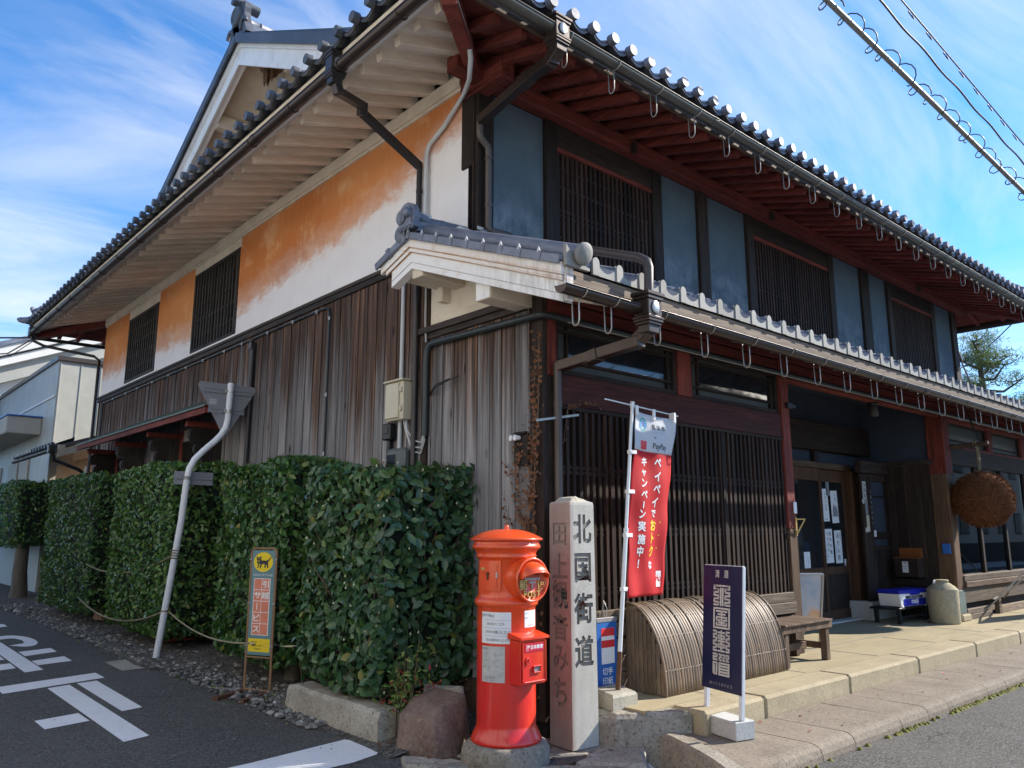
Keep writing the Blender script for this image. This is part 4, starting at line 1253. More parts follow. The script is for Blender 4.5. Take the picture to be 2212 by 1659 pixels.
# --- the high gable on the side roof
gz0 = RZ(APY-EY)
GS = 0.515
ga = 9.13                              # apex of the tile edge
def gz(y, dz=0.0): return ga-dz-GS*abs(y-APY)
YB0, YB1 = 1.0, 12.66
bm_ = MB()
for sgn in (-1, 1):
    ye = YB0 if sgn < 0 else YB1
    bm_.prism([(APY, ga-0.10), (ye, gz(ye, 0.10)), (ye, gz(ye, 0.47)), (APY, ga-0.47)], 0.10, AX_YZ, (0.06, 0, 0))
gable = bm_.build('gable_bargeboard', M['white'], house)
m = MB()
for sgn in (-1, 1):
    ye = YB0 if sgn < 0 else YB1
    m.prism([(APY, ga-0.09), (ye, gz(ye, 0.09)), (ye, gz(ye, 0.20)), (APY, ga-0.20)], 0.05, AX_YZ, (0.015, 0, 0))
m.build('gable_moulding', M['white'], gable)
m = MB()
for sgn in (-1, 1):
    ye = YB0 if sgn < 0 else YB1
    m.prism([(APY, ga-0.42), (ye, gz(ye, 0.42)), (ye, gz(ye, 0.50)), (APY, ga-0.50)], 0.03, AX_YZ, (0.035, 0, 0))
m.build('gable_moulding', M['white'], gable)
# soffit, purlins and gable wall
m = MB()
for sgn in (-1, 1):
    ye = YB0 if sgn < 0 else YB1
    m.prism([(APY, ga-0.16), (ye, gz(ye, 0.16)), (ye, gz(ye, 0.22)), (APY, ga-0.22)], 0.80, AX_YZ, (0.16, 0, 0))
m.build('gable_soffit', M['cream'], gable)
for yy in (APY-1.5, APY-2.9, APY+1.15, APY+2.3, APY+3.45, APY+4.6):
    m = MB(); m.box(0.16, 0.92, yy-0.09, yy+0.09, gz(yy, 0.47), gz(yy, 0.24), 0.01); m.build('gable_purlin', M['cream'], gable)
yr = APY-0.25
for k in range(7):
    yy = APY-0.42-0.42*k
    m = MB(); m.bar((0.16, yy, gz(yy, 0.26)), (0.92, yy, gz(yy, 0.26)), 0.07, 0.09, (0, GS, 1)); m.build('gable_rafter', M['cream'], gable)
m = MB(); m.prism([(APY, ga-0.16), (YB0+0.5, gz(YB0+0.5, 0.16)), (YB0+0.5, 6.3), (YB1-0.5, 6.3), (YB1-0.5, gz(YB1-0.5, 0.16))], 0.08, AX_YZ, (0.88, 0, 0)); m.build('gable_wall', M['orange_plain'], gable)
m = MB(); m.prism([(APY, ga-0.62), (APY-0.30, gz(APY-0.30, 0.62)), (YB0+0.5, gz(YB0+0.5, 0.40)), (YB0+0.5, gz(YB0+0.5, 0.20)), (APY, ga-0.24), (YB1-0.5, gz(YB1-0.5, 0.2)), (YB1-0.5, gz(YB1-0.5, 0.4)), (APY+0.30, gz(APY+0.30, 0.62))], 0.02, AX_YZ, (0.855, 0, 0)); m.build('gable_trim', M['cream'], gable)
# verge tiles running down both slopes
vt = MB(); vt.box(-0.14, 0.16, 0.0, 0.275, -0.03, 0.045, 0.004); vt.box(-0.16, -0.125, -0.012, 0.265, -0.10, 0.05, 0.004); vtm = vt.mesh('verge_tile', M['tile_dark'])
vt = MB(); vt.tube([(-0.10, 0, 0.06), (-0.10, 0.03, 0.062), (-0.10, 0.031, 0.055), (-0.10, 0.275, 0.055)], [0.062, 0.062, 0.055, 0.055], 8); vrm = vt.mesh('verge_roll', M['tile_dark'])
ang = math.atan(GS)
for sgn in (-1, 1):
    n = int((APY-YB0 if sgn < 0 else YB1-APY)/math.cos(ang)/0.262)
    for i in range(n):
        s = 0.03+i*0.262
        yy = APY+sgn*s*math.cos(ang); zz = ga-0.04-s*math.sin(ang)
        rot = (R(0)-ang, 0, 0) if sgn > 0 else (ang, 0, R(0))
        o = inst('verge_tile', vtm, gable, (0.10, yy, zz), (-ang if sgn > 0 else ang, 0, 0), (1, 1 if sgn > 0 else -1, 1))
# demon-face ridge end and ridge
m = MB()
oni = []
for k in range(25):
    t = math.pi*2*k/24; r_ = 0.27*(1+0.10*math.cos(6*t)); oni.append((r_*math.sin(t)*1.0, 0.30+r_*1.05*math.cos(t)))
m.prism(oni, 0.10, AX_YZ, (-0.02, APY, ga-0.02))
m.prism([(-0.36, -0.10), (0.36, -0.10), (0.22, 0.20), (-0.22, 0.20)], 0.12, AX_YZ, (-0.02, APY, ga))
m.lathe([(0.16, 0), (0.16, 0.05), (0.13, 0.07), (0.11, 0.04), (0.001, 0.05)], (-0.02, APY, ga+0.30), 18, True, Matrix(((0, 0, -1), (0, 1, 0), (1, 0, 0))))
m.tube([(0.3, APY, ga+0.52), (-0.12, APY, ga+0.56)], 0.085, 12)
for s_ in (-1, 1):
    m.tube([(-0.03, APY+s_*(0.25+0.10*math.cos(t)), ga+0.06+0.10*math.sin(t)) for t in [q*0.5 for q in range(9)]], 0.03, 6)
m.build('ridge_end_tile', M['tile_dark'], gable)
rdg = ridge('main_ridge', (0.05, APY, ga-0.02), (XE2-g0, APY, ga-0.02), 0.08, M['tile'], house, layers=5, wid=0.24)

# --- eaves of the side: soffit, rafters, fascias, gutter
zr0 = 5.735
def hipx(y): return -(YU-0.05-y)*1.05
m = MB()
sof = [(0.0, 0.80, 5.83), (-1.06, -0.14, 5.495), (-1.06, YE2-0.1, 5.495), (0.0, YE+0.4, 5.83)]
def slab4(m, q, th):
    v = [Vector(p) for p in q]; n = (v[1]-v[0]).cross(v[2]-v[0]).normalized()
    if n.z < 0: n = -n
    k = len(v)
    m.add([tuple(p) for p in v]+[tuple(p+n*th) for p in v], [tuple(range(k)), tuple(range(k, 2*k))[::-1]]+[(i, (i+1) % k, k+(i+1) % k, k+i) for i in range(k)])
slab4(m, sof, 0.02); soff = m.build('side_soffit', M['limewash'], house)
raf = MB(); raf.bar((0.02, 0, zr0+0.055), (-0.965, 0, zr0+0.055-0.965*SL*0.975), 0.078, 0.092, (0, 0, 1), 0.004)
raf_me = raf.mesh('rafter', M['limewash'])
y = 2.702-0.283*4
while y < YE+0.05:
    inst('rafter', raf_me, soff, (0, y, 0)); y += 0.2832
y = 2.702-0.283*5
while y > -0.02:
    xs_ = min(0.0, hipx(y))-0.03
    if xs_ > -0.9:
        k = MB(); k.bar((xs_, y, zr0+0.055+xs_*SL*0.975), (-0.965, y, zr0+0.055-0.965*SL*0.975), 0.078, 0.092, (0, 0, 1), 0.004); k.build('rafter', M['limewash'], soff)
    y -= 0.2832
m = MB(); m.box(-1.095, -1.062, EY+0.08, YE2-0.06, 5.452, 5.545, 0.004); m.build('fascia_board', M['white'], soff)
m = MB(); m.box(-1.060, -1.03, EY+0.10, YE2-0.08, 5.470, 5.515, 0.003); m.build('fascia_board', M['limewash'], soff)
m = MB(); m.box(-1.14, -1.096, EY+0.05, YE2-0.04, 5.55, 5.615, 0.004); m.build('fascia_board', M['cream'], soff)

def half_pipe(m, p0, p1, r, t=0.004, n=10, close=True):
    """open-topped round gutter between two points"""
    p0 = Vector(p0); p1 = Vector(p1); d = (p1-p0).normalized()
    s = d.cross(Vector((0, 0, 1))).normalized()
    ring = []
    for k in range(n+1):
        a = math.pi*k/n; ring.append((math.cos(a), -math.sin(a)))
    v = []
    for p in (p0, p1):
        for rr in (r, r-t):
            for (c, z) in ring: v.append(tuple(p+s*c*rr+Vector((0, 0, z*rr))))
    K = n+1; f = []
    for k in range(n):
        f.append((k, k+1, 2*K+k+1, 2*K+k)); f.append((K+k+1, K+k, 3*K+k, 3*K+k+1))
    f += [(0, 2*K, 3*K, K), (n, K+n, 3*K+n, 2*K+n)]
    m.add(v, f, True)
    m.tube([p0+s*r, p1+s*r], 0.0065, 6); m.tube([p0-s*r, p1-s*r], 0.0065, 6)
    if close:
        for p in (p0, p1):
            m.add([tuple(p+s*c*r+Vector((0, 0, z*r))) for c, z in ring], [tuple(range(n+1))])
    return m
m = MB(); half_pipe(m, (-1.165, EY+0.06, 5.452), (-1.165, YE2-0.10, 5.452), 0.056)
gut = m.build('gutter', M['gutter'], house)
yy = 0.35
while yy < YE2-0.3:
    m = MB(); m.tube([(-1.165+0.060*math.cos(a), yy, 5.452+0.060*math.sin(a)) for a in [math.pi+k*math.pi/8 for k in range(9)]], 0.0075, 6)
    m.tube([(-1.105, yy, 5.455), (-1.095, yy, 5.50), (-1.09, yy, 5.52)], 0.006, 5); m.build('gutter_bracket', M['gutter'], gut); yy += 0.92
for yy in (0.05, 3.0, 6.0, 9.0, 12.0):
    m = MB(); half_pipe(m, (-1.165, yy-0.03, 5.452), (-1.165, yy+0.03, 5.452), 0.0605, close=False); m.build('gutter_joint', M['gutter'], gut)

# --- front eaves
m = MB(); m.box(-0.34, X1+0.30, 0.715, 0.865, 5.515, 5.668, 0.008)
beam = m.build('eave_beam', M['red_x'], house)
m = MB(); m.box(-0.035, 0.12, 0.46, 1.06, 5.445, 5.672, 0.008); m.build('beam_end', M['red_y'], beam)
m = MB()
slab4(m, [(-0.02, YU-0.02, 5.80), (X1+0.1, YU-0.02, 5.80), (XE2-0.15, EY+0.10, 5.505), (-1.05, EY+0.10, 5.505)], 0.018)
fsof = m.build('front_soffit', M['red_x'], house)
# soffit boards, each a piece between the rafters
yb = [YU-0.03, 0.70, 0.53, 0.36, 0.19, 0.02, -0.13]
x = -0.55
xs_r = []
while x < X1+0.95: xs_r.append(x); x += 0.2832
bd = {}
for i in range(len(xs_r)-1):
    for j in range(len(yb)-1):
        ym = (yb[j]+yb[j+1])/2
        lo = -(YU-ym)*0.98
        if xs_r[i] < lo or xs_r[i+1] > X1+(YU-ym)*0.98: continue
        zz = 5.80-(YU-0.02-ym)*0.2912-0.008
        if i > 16 and j % 2: continue
        key = (j % 3, i > 16)
        if key not in bd:
            k = MB(); k.cbox((0, 0, 0), (0.1375, (0.083 if i <= 16 else 0.168), 0.005), 0.002); bd[key] = k.mesh('soffit_board', M['red_soffit'])
        inst('soffit_board', bd[key], fsof, (xs_r[i]+0.1416, ym if i <= 16 else ym-0.08, zz-random.uniform(0, 0.004)-(0.0 if i <= 16 else -0.0235)), (R(16.2), 0, 0))
rz0, rz1 = 5.672, 5.432
rm = MB(); rm.bar((0, YU-0.03, rz0+0.055), (0, -0.09, rz0+0.055-0.93*0.2912), 0.072, 0.085, (0, 0, 1), 0.004); rme = rm.mesh('rafter', M['red_y'])
for xx in xs_r:
    if xx < 0.0:
        ys_ = YU+xx*0.95-0.04
        k = MB(); k.bar((xx, ys_, rz0+0.055-(YU-0.03-ys_)*0.2912), (xx, -0.09, rz0+0.055-0.93*0.2912), 0.072, 0.085, (0, 0, 1), 0.004); k.build('rafter', M['red_y'], fsof)
    elif xx > X1:
        ys_ = YU-(xx-X1)*0.95-0.04
        if ys_ > 0.05:
            k = MB(); k.bar((xx, ys_, rz0+0.055-(YU-0.03-ys_)*0.2912), (xx, -0.09, rz0+0.055-0.93*0.2912), 0.072, 0.085, (0, 0, 1), 0.004); k.build('rafter', M['red_y'], fsof)
    else: inst('rafter', rme, fsof, (xx, 0, 0))
# hip rafters at both front corners
for (a, b) in (((0.10, 0.97, 5.70), (-1.04, -0.10, 5.42)), ((X1-0.05, 0.97, 5.70), (XE2-0.16, -0.10, 5.42))):
    k = MB(); k.bar(a, b, 0.12, 0.15, (0, 0, 1), 0.008); k.build('hip_rafter', M['red_y'], fsof)
m = MB(); m.box(-1.06, XE2-0.1, EY+0.065, EY+0.10, 5.445, 5.53, 0.004); m.build('fascia_board', M['wood_mid_x'], fsof)
m = MB(); m.box(-1.10, XE2-0.05, EY+0.03, EY+0.063, 5.535, 5.60, 0.004); m.build('fascia_board', M['red_x'], fsof)
m = MB(); half_pipe(m, (-1.16, EY-0.03, 5.485), (XE2-0.02, EY-0.03, 5.485), 0.057)
gut = m.build('gutter', M['gutter_old'], house)
def hook_mesh(drop, r):
    k = MB()
    k.tube([(0, 0.16, 0.02), (0, 0.075, -0.005), (0, 0.060, -0.02), (0, 0.055, -drop), (0, 0.045, -drop-0.02), (0, 0.025, -drop-0.028), (0, 0.005, -drop-0.015), (0, -0.005, -drop+0.01), (0, -0.005, -0.06)]
           +[(0, -0.030+r*math.cos(a), 0.01+r*math.sin(a)) for a in (-1.1, -1.6, -2.1, -2.6, -3.1)], 0.0052, 6)
    return k.mesh('gutter_hook', M['hook'])
hk = hook_mesh(0.225, 0.060)
xx = 1.828-0.59*3
while xx < XE2-0.1: inst('gutter_hook', hk, gut, (xx, EY-0.005, 5.478), (0, 0, R(random.uniform(-6, 6)))); xx += 0.588
for xx in (2.1, 5.0, 8.0, 11.0):
    k = MB(); half_pipe(k, (xx-0.03, EY-0.03, 5.485), (xx+0.03, EY-0.03, 5.485), 0.0615, close=False); k.build('gutter_joint', M['gutter_old'], gut)
# end eaves (right side) and far end, seen from below
m = MB(); slab4(m, [(X1, 0.80, 5.83), (XE2-0.14, -0.14, 5.495), (XE2-0.14, YE2, 5.495), (X1, YE, 5.83)], 0.02); es = m.build('end_soffit', M['red_y'], house)
yy = 0.3
while yy < 6:
    a = X1 if yy > 0.8 else X1+(0.8-yy)*1.05
    k = MB(); k.bar((a, yy, 5.76-(a-X1)*0.31), (XE2-0.25, yy, 5.76-(XE2-0.25-X1)*0.31), 0.072, 0.085); k.build('rafter', M['red_y'], es); yy += 0.45
m = MB(); half_pipe(m, (XE2-0.03, EY+0.02, 5.44), (XE2-0.03, YE2, 5.44), 0.056); m.box(XE2-0.13, XE2-0.10, EY+0.1, YE2, 5.43, 5.52); m.build('gutter', M['gutter'], house)
m = MB(); slab4(m, [(0.0, YE, 5.83), (-1.06, YE2-0.05, 5.495), (X1, YE2-0.05, 5.495), (X1, YE, 5.83)], 0.02); bs_ = m.build('rear_soffit', M['red_x'], house)
for xx in (0.2, 0.65, 1.1, 1.55, 2.0, 2.45):
    k = MB(); k.bar((xx, YE, 5.76), (xx, YE2-0.1, 5.45), 0.07, 0.085); k.build('rafter', M['red_y'], bs_)
for xx in (-0.3, -0.65):
    k = MB(); k.bar((xx, YE-xx, 5.76+xx*0.3), (xx, YE2-0.1, 5.45), 0.07, 0.085); k.build('rafter', M['red_y'], bs_)
k = MB(); k.bar((0.1, YE-0.1, 5.70), (-1.04, YE2-0.06, 5.42), 0.12, 0.15); k.build('hip_rafter', M['red_y'], bs_)
m = MB(); half_pipe(m, (-1.1, YE2+0.03, 5.42), (4, YE2+0.03, 5.42), 0.056); m.build('gutter', M['gutter'], house)
m = MB(); m.tube([(-1.165, YE2-0.25, 5.40), (-1.16, YE2-0.28, 5.28), (-0.95, YE2-0.35, 5.18), (-0.15, YE+0.15, 4.98), (-0.06, YE+0.1, 4.9), (-0.06, YE+0.1, 2.2)], 0.03, 8); m.box(-1.23, -1.10, YE2-0.33, YE2-0.17, 5.36, 5.56, 0.008); m.build('downpipe', M['pipe_dark'], house)

# --- upper front wall: posts, plaster bays and lattice windows
m = MB(); m.box(0.02, X1, YU+0.10, YU+0.2, 3.9, 5.8); fw = m.build('front_wall', M['interior'], house)
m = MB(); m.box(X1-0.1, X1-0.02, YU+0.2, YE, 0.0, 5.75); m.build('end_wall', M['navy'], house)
m = MB(); m.box(0.1, X1, YE-0.1, YE-0.02, 0.0, 5.75); m.build('rear_wall', M['interior'], house)
posts = [(0.0, 0.19), (0.86, 1.02), (2.53, 2.70), (3.40, 3.60), (4.46, 4.62), (6.62, 6.78), (7.68, 7.95), (8.62, 8.78), (10.40, 10.57), (11.10, 11.30)]
posts[-1] = (11.36, X1)
for (a, b) in posts:
    k = MB(); k.box(a, b, YU-0.045, YU+0.10, 3.95, 5.515, 0.006); k.build('upper_post', M['wood_dark'], fw)
bays = [(0.19, 0.86), (2.70, 3.40), (3.60, 4.46), (6.78, 7.68), (7.95, 8.62), (10.57, 11.36)]
for (a, b) in bays:
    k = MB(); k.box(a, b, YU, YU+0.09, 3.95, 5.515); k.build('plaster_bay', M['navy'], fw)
for (a, b) in ((1.02, 2.53), (4.62, 6.62), (8.78, 10.40)):
    k = MB(); k.box(a, b, YU-0.030, YU+0.10, 5.27, 5.515, 0.005); k.build('window_lintel', M['wood_dark_x'], fw)
    k = MB(); k.box(a, b, YU-0.036, YU+0.04, 5.222, 5.269, 0.003); k.build('window_head_rail', M['red_x'], fw)
    lattice('lattice_window', house, (a, YU-0.020, 0), (1, 0, 0), (0, -1, 0), b-a, 3.98, 5.22, 0.068, 0.033, 0.035,
            [4.12, 4.33, 4.56, 4.62, 4.86, 5.06], M['lattice'], M['interior'], frame=0.0, back=0.085)
# pale shutter behind the first upper lattice
k = MB(); k.box(1.03, 2.51, YU+0.055, YU+0.062, 4.0, 5.2); k.build('window_screen', M['far_beige'], fw)
k = MB(); k.box(-0.022, 0.0, 0.885, 1.045, 4.75, 5.575, 0.004); k.build('corner_board', M['wood_dark'], side)
k = MB(); k.box(-0.016, 0.03, 0.872, 0.885, 4.0, 5.575); k.build('corner_board', M['wood_dark'], side)
for t in (2.02, 4.83, 9.55):
    k = MB(); k.box(t, t+0.06, 0.66, 0.714, 5.49, 5.60, 0.003); k.build('beam_peg', M['wood_dark'], beam)
# ------------------------------------------------------------------ lower roof along the front, with its plastered gable end
LS = 0.375
LY0 = -0.75                            # tile edge
XL = 15.0
def lz(y): return 3.285+LS*(y-LY0)     # under side of the tiles
lroof = roof_poly('lower_roof', [(-0.52, LY0, lz(LY0)+0.04), (XL, LY0, lz(LY0)+0.04), (XL, YU, lz(YU)+0.04), (-0.52, YU, lz(YU)+0.04)], M['tile'], 0.035)
x = 0.046-0.255
while x < XL-0.1:
    inst('eave_tile', et_low, lroof, (x, LY0, 3.325), (R(random.uniform(-.8, .8)), R(random.uniform(-1, 1)), 0)); x += 0.2549
# rolls of the tiles running up to the wall
rl = MB()
rl.tube([(0, LY0+0.28, lz(LY0+0.28)+0.065), (0, YU-0.05, lz(YU-0.05)+0.065)], 0.045, 8); rlm = rl.mesh('tile_roll', M['tile'])
x = 0.046-0.255
while x < XL-0.1:
    inst('tile_roll', rlm, lroof, (x+0.012, 0, 0)); x += 0.2549
m = MB(); m.box(0.02, XL, YU-0.12, YU-0.046, 4.02, 4.075, 0.006); m.box(0.02, XL, YU-0.10, YU-0.046, 4.076, 4.11, 0.006); m.build('ridge_course', M['tile'], lroof)
# plaster packing lumps between tiles and wall
m = MB()
for k in range(5): m.cbox((0.04+0.1*k, YU-0.03, 4.135), (0.04, 0.02, 0.02), 0.008)
m.build('mortar_lump', M['mortar'], lroof)
# timber fascia under the tiles
m = MB(); m.box(-0.50, XL, LY0+0.020, LY0+0.045, 3.150, 3.246, 0.004); m.build('fascia_board', M['wood_lit_x'], lroof)
m = MB(); slab4(m, [(0.0, 0.02, 3.505), (XL, 0.02, 3.505), (XL, LY0+0.08, 3.22), (0.0, LY0+0.08, 3.22)], 0.015); lsof = m.build('lower_soffit', M['red_soffit'], house)
rm = MB(); rm.bar((0, 0.03, 3.445), (0, LY0+0.10, 3.165), 0.055, 0.065, (0, 0, 1), 0.003); rme = rm.mesh('rafter', M['red_y'])
xx = 0.33
while xx < XL-0.2: inst('rafter', rme, lsof, (xx, 0, 0)); xx += 0.318
# white under-eave tail next to the gable end
m = MB(); slab4(m, [(-0.40, -0.05, 3.40), (0.32, -0.05, 3.40), (0.32, LY0+0.09, 3.195), (-0.40, LY0+0.09, 3.195)], 0.012); m.build('plastered_soffit', M['cream'], lsof)
for xx in (-0.30, 0.02):
    m = MB(); m.bar((xx, -0.02, 3.345), (xx, LY0+0.10, 3.13), 0.075, 0.075, (0, 0, 1), 0.004); m.build('plastered_rafter', M['cream'], lsof)
# gutter
m = MB(); half_pipe(m, (-0.60, -0.80, 3.085), (XL, -0.80, 3.085), 0.055)
lgut = m.build('gutter', M['gutter'], house)
hk2 = hook_mesh(0.205, 0.058)
xx = 1.093-0.613*2
inst('gutter_hook', hk2, lgut, (-0.405, -0.775, 3.08))
inst('gutter_hook', hk2, lgut, (-0.075, -0.775, 3.08))
xx = 0.475
while xx < XL-0.1: inst('gutter_hook', hk2, lgut, (xx, -0.775, 3.08), (0, 0, R(random.uniform(-7, 7)))); xx += 0.612
for xx in (2.35, 5.3, 8.3, 11.2):
    k = MB(); half_pipe(k, (xx-0.03, -0.80, 3.085), (xx+0.03, -0.80, 3.085), 0.0595, close=False); k.build('gutter_joint', M['gutter'], lgut)

# gable end of the lower roof: stepped white bargeboard
AY, AZ = 1.105, 3.985                  # apex of its top edge
FY, BY = -0.725, 1.545                 # front and back ends
FS, BS = 0.385, 0.33
def bz(y, dz): return AZ-dz-(FS*(AY-y) if y < AY else BS*(y-AY))
def chev(m, d0, d1, x0, x1, fy=FY, by=BY):
    for (ye) in (fy, by):
        m.prism([(AY, AZ-d0), (ye, bz(ye, d0)), (ye, bz(ye, d1)), (AY, AZ-d1)], x1-x0, AX_YZ, (x0, 0, 0))
m = MB(); chev(m, 0.0, 0.275, -0.50, -0.42, FY, BY-0.13); bb = m.build('bargeboard', M['barge'], house)
m = MB(); chev(m, -0.005, 0.085, -0.535, -0.5005, FY-0.02, BY); m.build('barge_moulding', M['barge'], bb)
m = MB(); chev(m, 0.088, 0.125, -0.518, -0.5005, FY-0.005, BY-0.06); m.build('barge_moulding', M['barge'], bb)
m = MB(); chev(m, 0.0855, 0.0885, -0.530, -0.5185, FY-0.01, BY-0.03); m.build('barge_stain', M['rust_line'], bb)
m = MB(); chev(m, 0.1255, 0.1285, -0.516, -0.501, FY, BY-0.07); m.build('barge_stain', M['rust_line'], bb)
m = MB(); chev(m, 0.218, 0.2215, -0.504, -0.5005, FY+0.01, BY-0.14); m.build('barge_groove', M['ink_grey'], bb)
m = MB(); m.box(-0.50, -0.42, FY-0.03, FY+0.0, bz(FY, 0.27), bz(FY, 0.0), 0.01); m.build('barge_end', M['barge'], bb)
# plastered soffit slabs between bargeboard and wall
m = MB()
for (ye) in (FY+0.06, BY-0.14):
    m.prism([(AY, AZ-0.17), (ye, bz(ye, 0.17)), (ye, bz(ye, 0.20)), (AY, AZ-0.20)], 0.42, AX_YZ, (-0.42, 0, 0))
m.build('verge_soffit', M['cream'], bb)
m = MB(); m.box(-0.445, 0.0, 0.11, 0.285, 3.236, 3.425, 0.008); m.build('plastered_beam', M['cream'], bb)
m = MB(); m.box(-0.449, -0.4455, 0.115, 0.28, 3.24, 3.42); m.build('beam_end_face', M['white'], bb)
m = MB(); m.box(-0.47, 0.0, 0.985, 1.14, 3.625, 3.76, 0.008); m.build('plastered_beam', M['cream'], bb)
m = MB(); m.box(-0.10, 0.0, 1.20, 1.28, 3.52, 3.66, 0.006); m.build('plastered_bracket', M['cream'], bb)
# verge tiles down the front slope, each lapped over the next
n = 9; L = (AY-FY)/n
th = math.atan(FS)
vt = MB()
vt.box(-0.02, 0.20, -L/math.cos(th)-0.02, 0.0, 0.005, 0.035, 0.004)
vt.box(-0.034, -0.012, -L/math.cos(th)-0.018, 0.0, -0.022, 0.040, 0.004)
vt.box(-0.041, -0.0345, -0.050, 0.003, -0.026, 0.046, 0.003)
vtm = vt.mesh('verge_tile', M['tile'])
pk = MB(); pk.lathe([(0.016, 0.0), (0.012, 0.02), (0.001, 0.045)], (0, 0, 0), 6); pkm = pk.mesh('lit_corner_dab', M['mortar'])
for i in range(n):
    y0 = AY-i*L-0.005
    o = inst('verge_tile', vtm, bb, (-0.535, y0, bz(y0, 0)+0.006), (th, 0, 0))
    inst('lit_corner_dab', pkm, bb, (-0.565, y0-0.03*math.cos(th), bz(y0, 0)+0.040-0.03*math.sin(th)))  # white cones stand in for sunlit tile corners at each joint
# back slope tiles
m2 = MB(); tb = math.atan(BS)
m2.box(-0.02, 0.25, 0.0, 0.25, 0.005, 0.035, 0.004); m2.box(-0.034, -0.012, 0.0, 0.25, -0.030, 0.036, 0.004); m2.box(-0.042, 0.02, -0.005, 0.05, -0.035, 0.05, 0.004)
vb = m2.mesh('verge_tile', M['tile'])
for i in range(2):
    y0 = AY+0.02+i*0.235; inst('verge_tile', vb, bb, (-0.535, y0, bz(y0, 0)+0.006), (-tb, 0, 0))
# rounded verge roll ending in a plain disc at the eave
m = MB()
pts = [(-0.405, AY-0.12, bz(AY-0.12, 0)+0.095), (-0.405, FY-0.10, bz(FY-0.10, 0)+0.098)]
m.tube(pts, 0.062, 14); m.build('verge_roll', M['tile'], bb)
d = (Vector(pts[1])-Vector(pts[0])).normalized()
m = MB(); m.lathe([(0.001, -0.02), (0.074, -0.02), (0.080, -0.008), (0.080, 0.004), (0.068, 0.014), (0.040, 0.021), (0.001, 0.024)], Vector(pts[1])+d*0.01, 24, True, d.to_track_quat('Z', 'Y').to_matrix()); m.build('verge_end_disc', M['tile_pale'], bb)
m = MB(); m.prism([(-0.53, 0.0), (-0.30, 0.0), (-0.30, 0.02), (-0.40, 0.035), (-0.47, 0.08), (-0.53, 0.15)], 0.03, AX_XZ, (0, FY-0.035, bz(FY, 0)-0.035)); m.build('corner_eave_tile', M['tile_pale'], bb)
# side disc at the apex, ridge and its ornamental end
m = MB(); m.lathe([(0.001, 0.0), (0.072, 0.0), (0.078, 0.008), (0.074, 0.018), (0.001, 0.022)], (-0.56, AY+0.09, AZ+0.045), 22, True, Matrix(((0, 0, -1), (0, 1, 0), (1, 0, 0))))
m.tube([(-0.56, AY+0.09, AZ+0.045), (-0.42, AY+0.09, AZ+0.06)], 0.055, 12); m.build('apex_disc', M['tile'], bb)
rdg2 = ridge('verge_ridge', (-0.50, AY-0.02, AZ+0.03), (0.0, AY-0.10, AZ+0.03), 0.05, M['tile'], house, layers=2, wid=0.16)
m = MB()
oni = []
for k in range(21):
    t = R(-115+230*k/20); oni.append((0.125*math.sin(t), 0.095+0.125*math.cos(t)))
oni += [(0.125, -0.02), (-0.125, -0.02)]
m.prism(oni, 0.06, AX_YZ, (-0.585, AY-0.02, AZ+0.075))
m.prism([(p[0]*0.80, 0.01+p[1]*0.80) for p in oni], 0.012, AX_YZ, (-0.598, AY-0.02, AZ+0.085))
m.lathe([(0.062, 0), (0.066, 0.014), (0.056, 0.018), (0.050, 0.008), (0.0005, 0.008)], (-0.598, AY+0.03, AZ+0.17), 18, True, Matrix(((0, 0, -1), (0, 1, 0), (1, 0, 0))))
m.box(-0.612, -0.604, AY+0.025, AY+0.037, AZ+0.125, AZ+0.215); m.bar((-0.608, AY-0.01, AZ+0.14), (-0.608, AY+0.07, AZ+0.20), 0.010, 0.012)
m.tube([(-0.40, AY-0.06, AZ+0.17), (-0.62, AY-0.075, AZ+0.185)], 0.043, 12)
m.lathe([(0.043, 0), (0.046, 0.006), (0.030, 0.024), (0.001, 0.030)], (-0.62, AY-0.075, AZ+0.185), 14, True, Matrix(((0, 0, -1), (0, 1, 0), (1, 0, 0))))
for k in range(4):
    m.tube([(-0.60, AY-0.13+0.06*k+0.022*math.cos(t), AZ+0.055+0.018*math.sin(t)) for t in [q*0.7 for q in range(8)]], 0.010, 5)
m.build('ridge_end_ornament', M['tile'], bb)
m = MB(); m.cbox((-0.40, AY-0.02, AZ+0.20), (0.05, 0.06, 0.03), 0.012); m.cbox((-0.05, AY-0.08, AZ+0.13), (0.07, 0.09, 0.05), 0.02); m.build('mortar_lump', M['mortar'], bb)

# --- rainwater goods ---------------------------------------------------------
def hopper(name, c, mat, w=0.085, flip=1, parent=house):
    """ornate rain hopper; c is the centre of its top"""
    x, y, z = c
    m = MB()
    m.cbox((x, y, z-0.012), (w*1.16, w*1.0, 0.014), 0.005); m.cbox((x, y, z-0.04), (w*1.04, w*0.90, 0.014), 0.005)
    m.box(x-w*0.92, x+w*0.92, y-w*0.80, y+w*0.80, z-0.175, z-0.053, 0.006)
    for k, s_ in enumerate((1.05, 1.0, 0.88)): m.cbox((x, y, z-0.188-0.021*k), (w*s_, w*s_*0.88, 0.012), 0.006)
    m.box(x-w*0.70, x+w*0.70, y-w*0.62, y+w*0.62, z-0.30, z-0.236, 0.006)
    root = m.build(name, mat, parent)
    m = MB(); m.lathe([(0.001, 0), (0.048, 0.0), (0.052, 0.006), (0.045, 0.010), (0.001, 0.012)], (x, y-w*0.80, z-0.112), 18, True, Matrix(((0.8, 0, 0), (0, 0, -1), (0, 1, 0)))); m.build('hopper_medallion', M['steel'], root)
    return root
h = hopper('rain_hopper', (0.275, -0.83, 3.19), M['gutter'])
m = MB()
A, B, C_, D_ = Vector((0.275, -0.80, 2.90)), Vector((0.265, -0.72, 2.845)), Vector((0.21, -0.36, 2.80)), Vector((0.125, -0.03, 2.745))
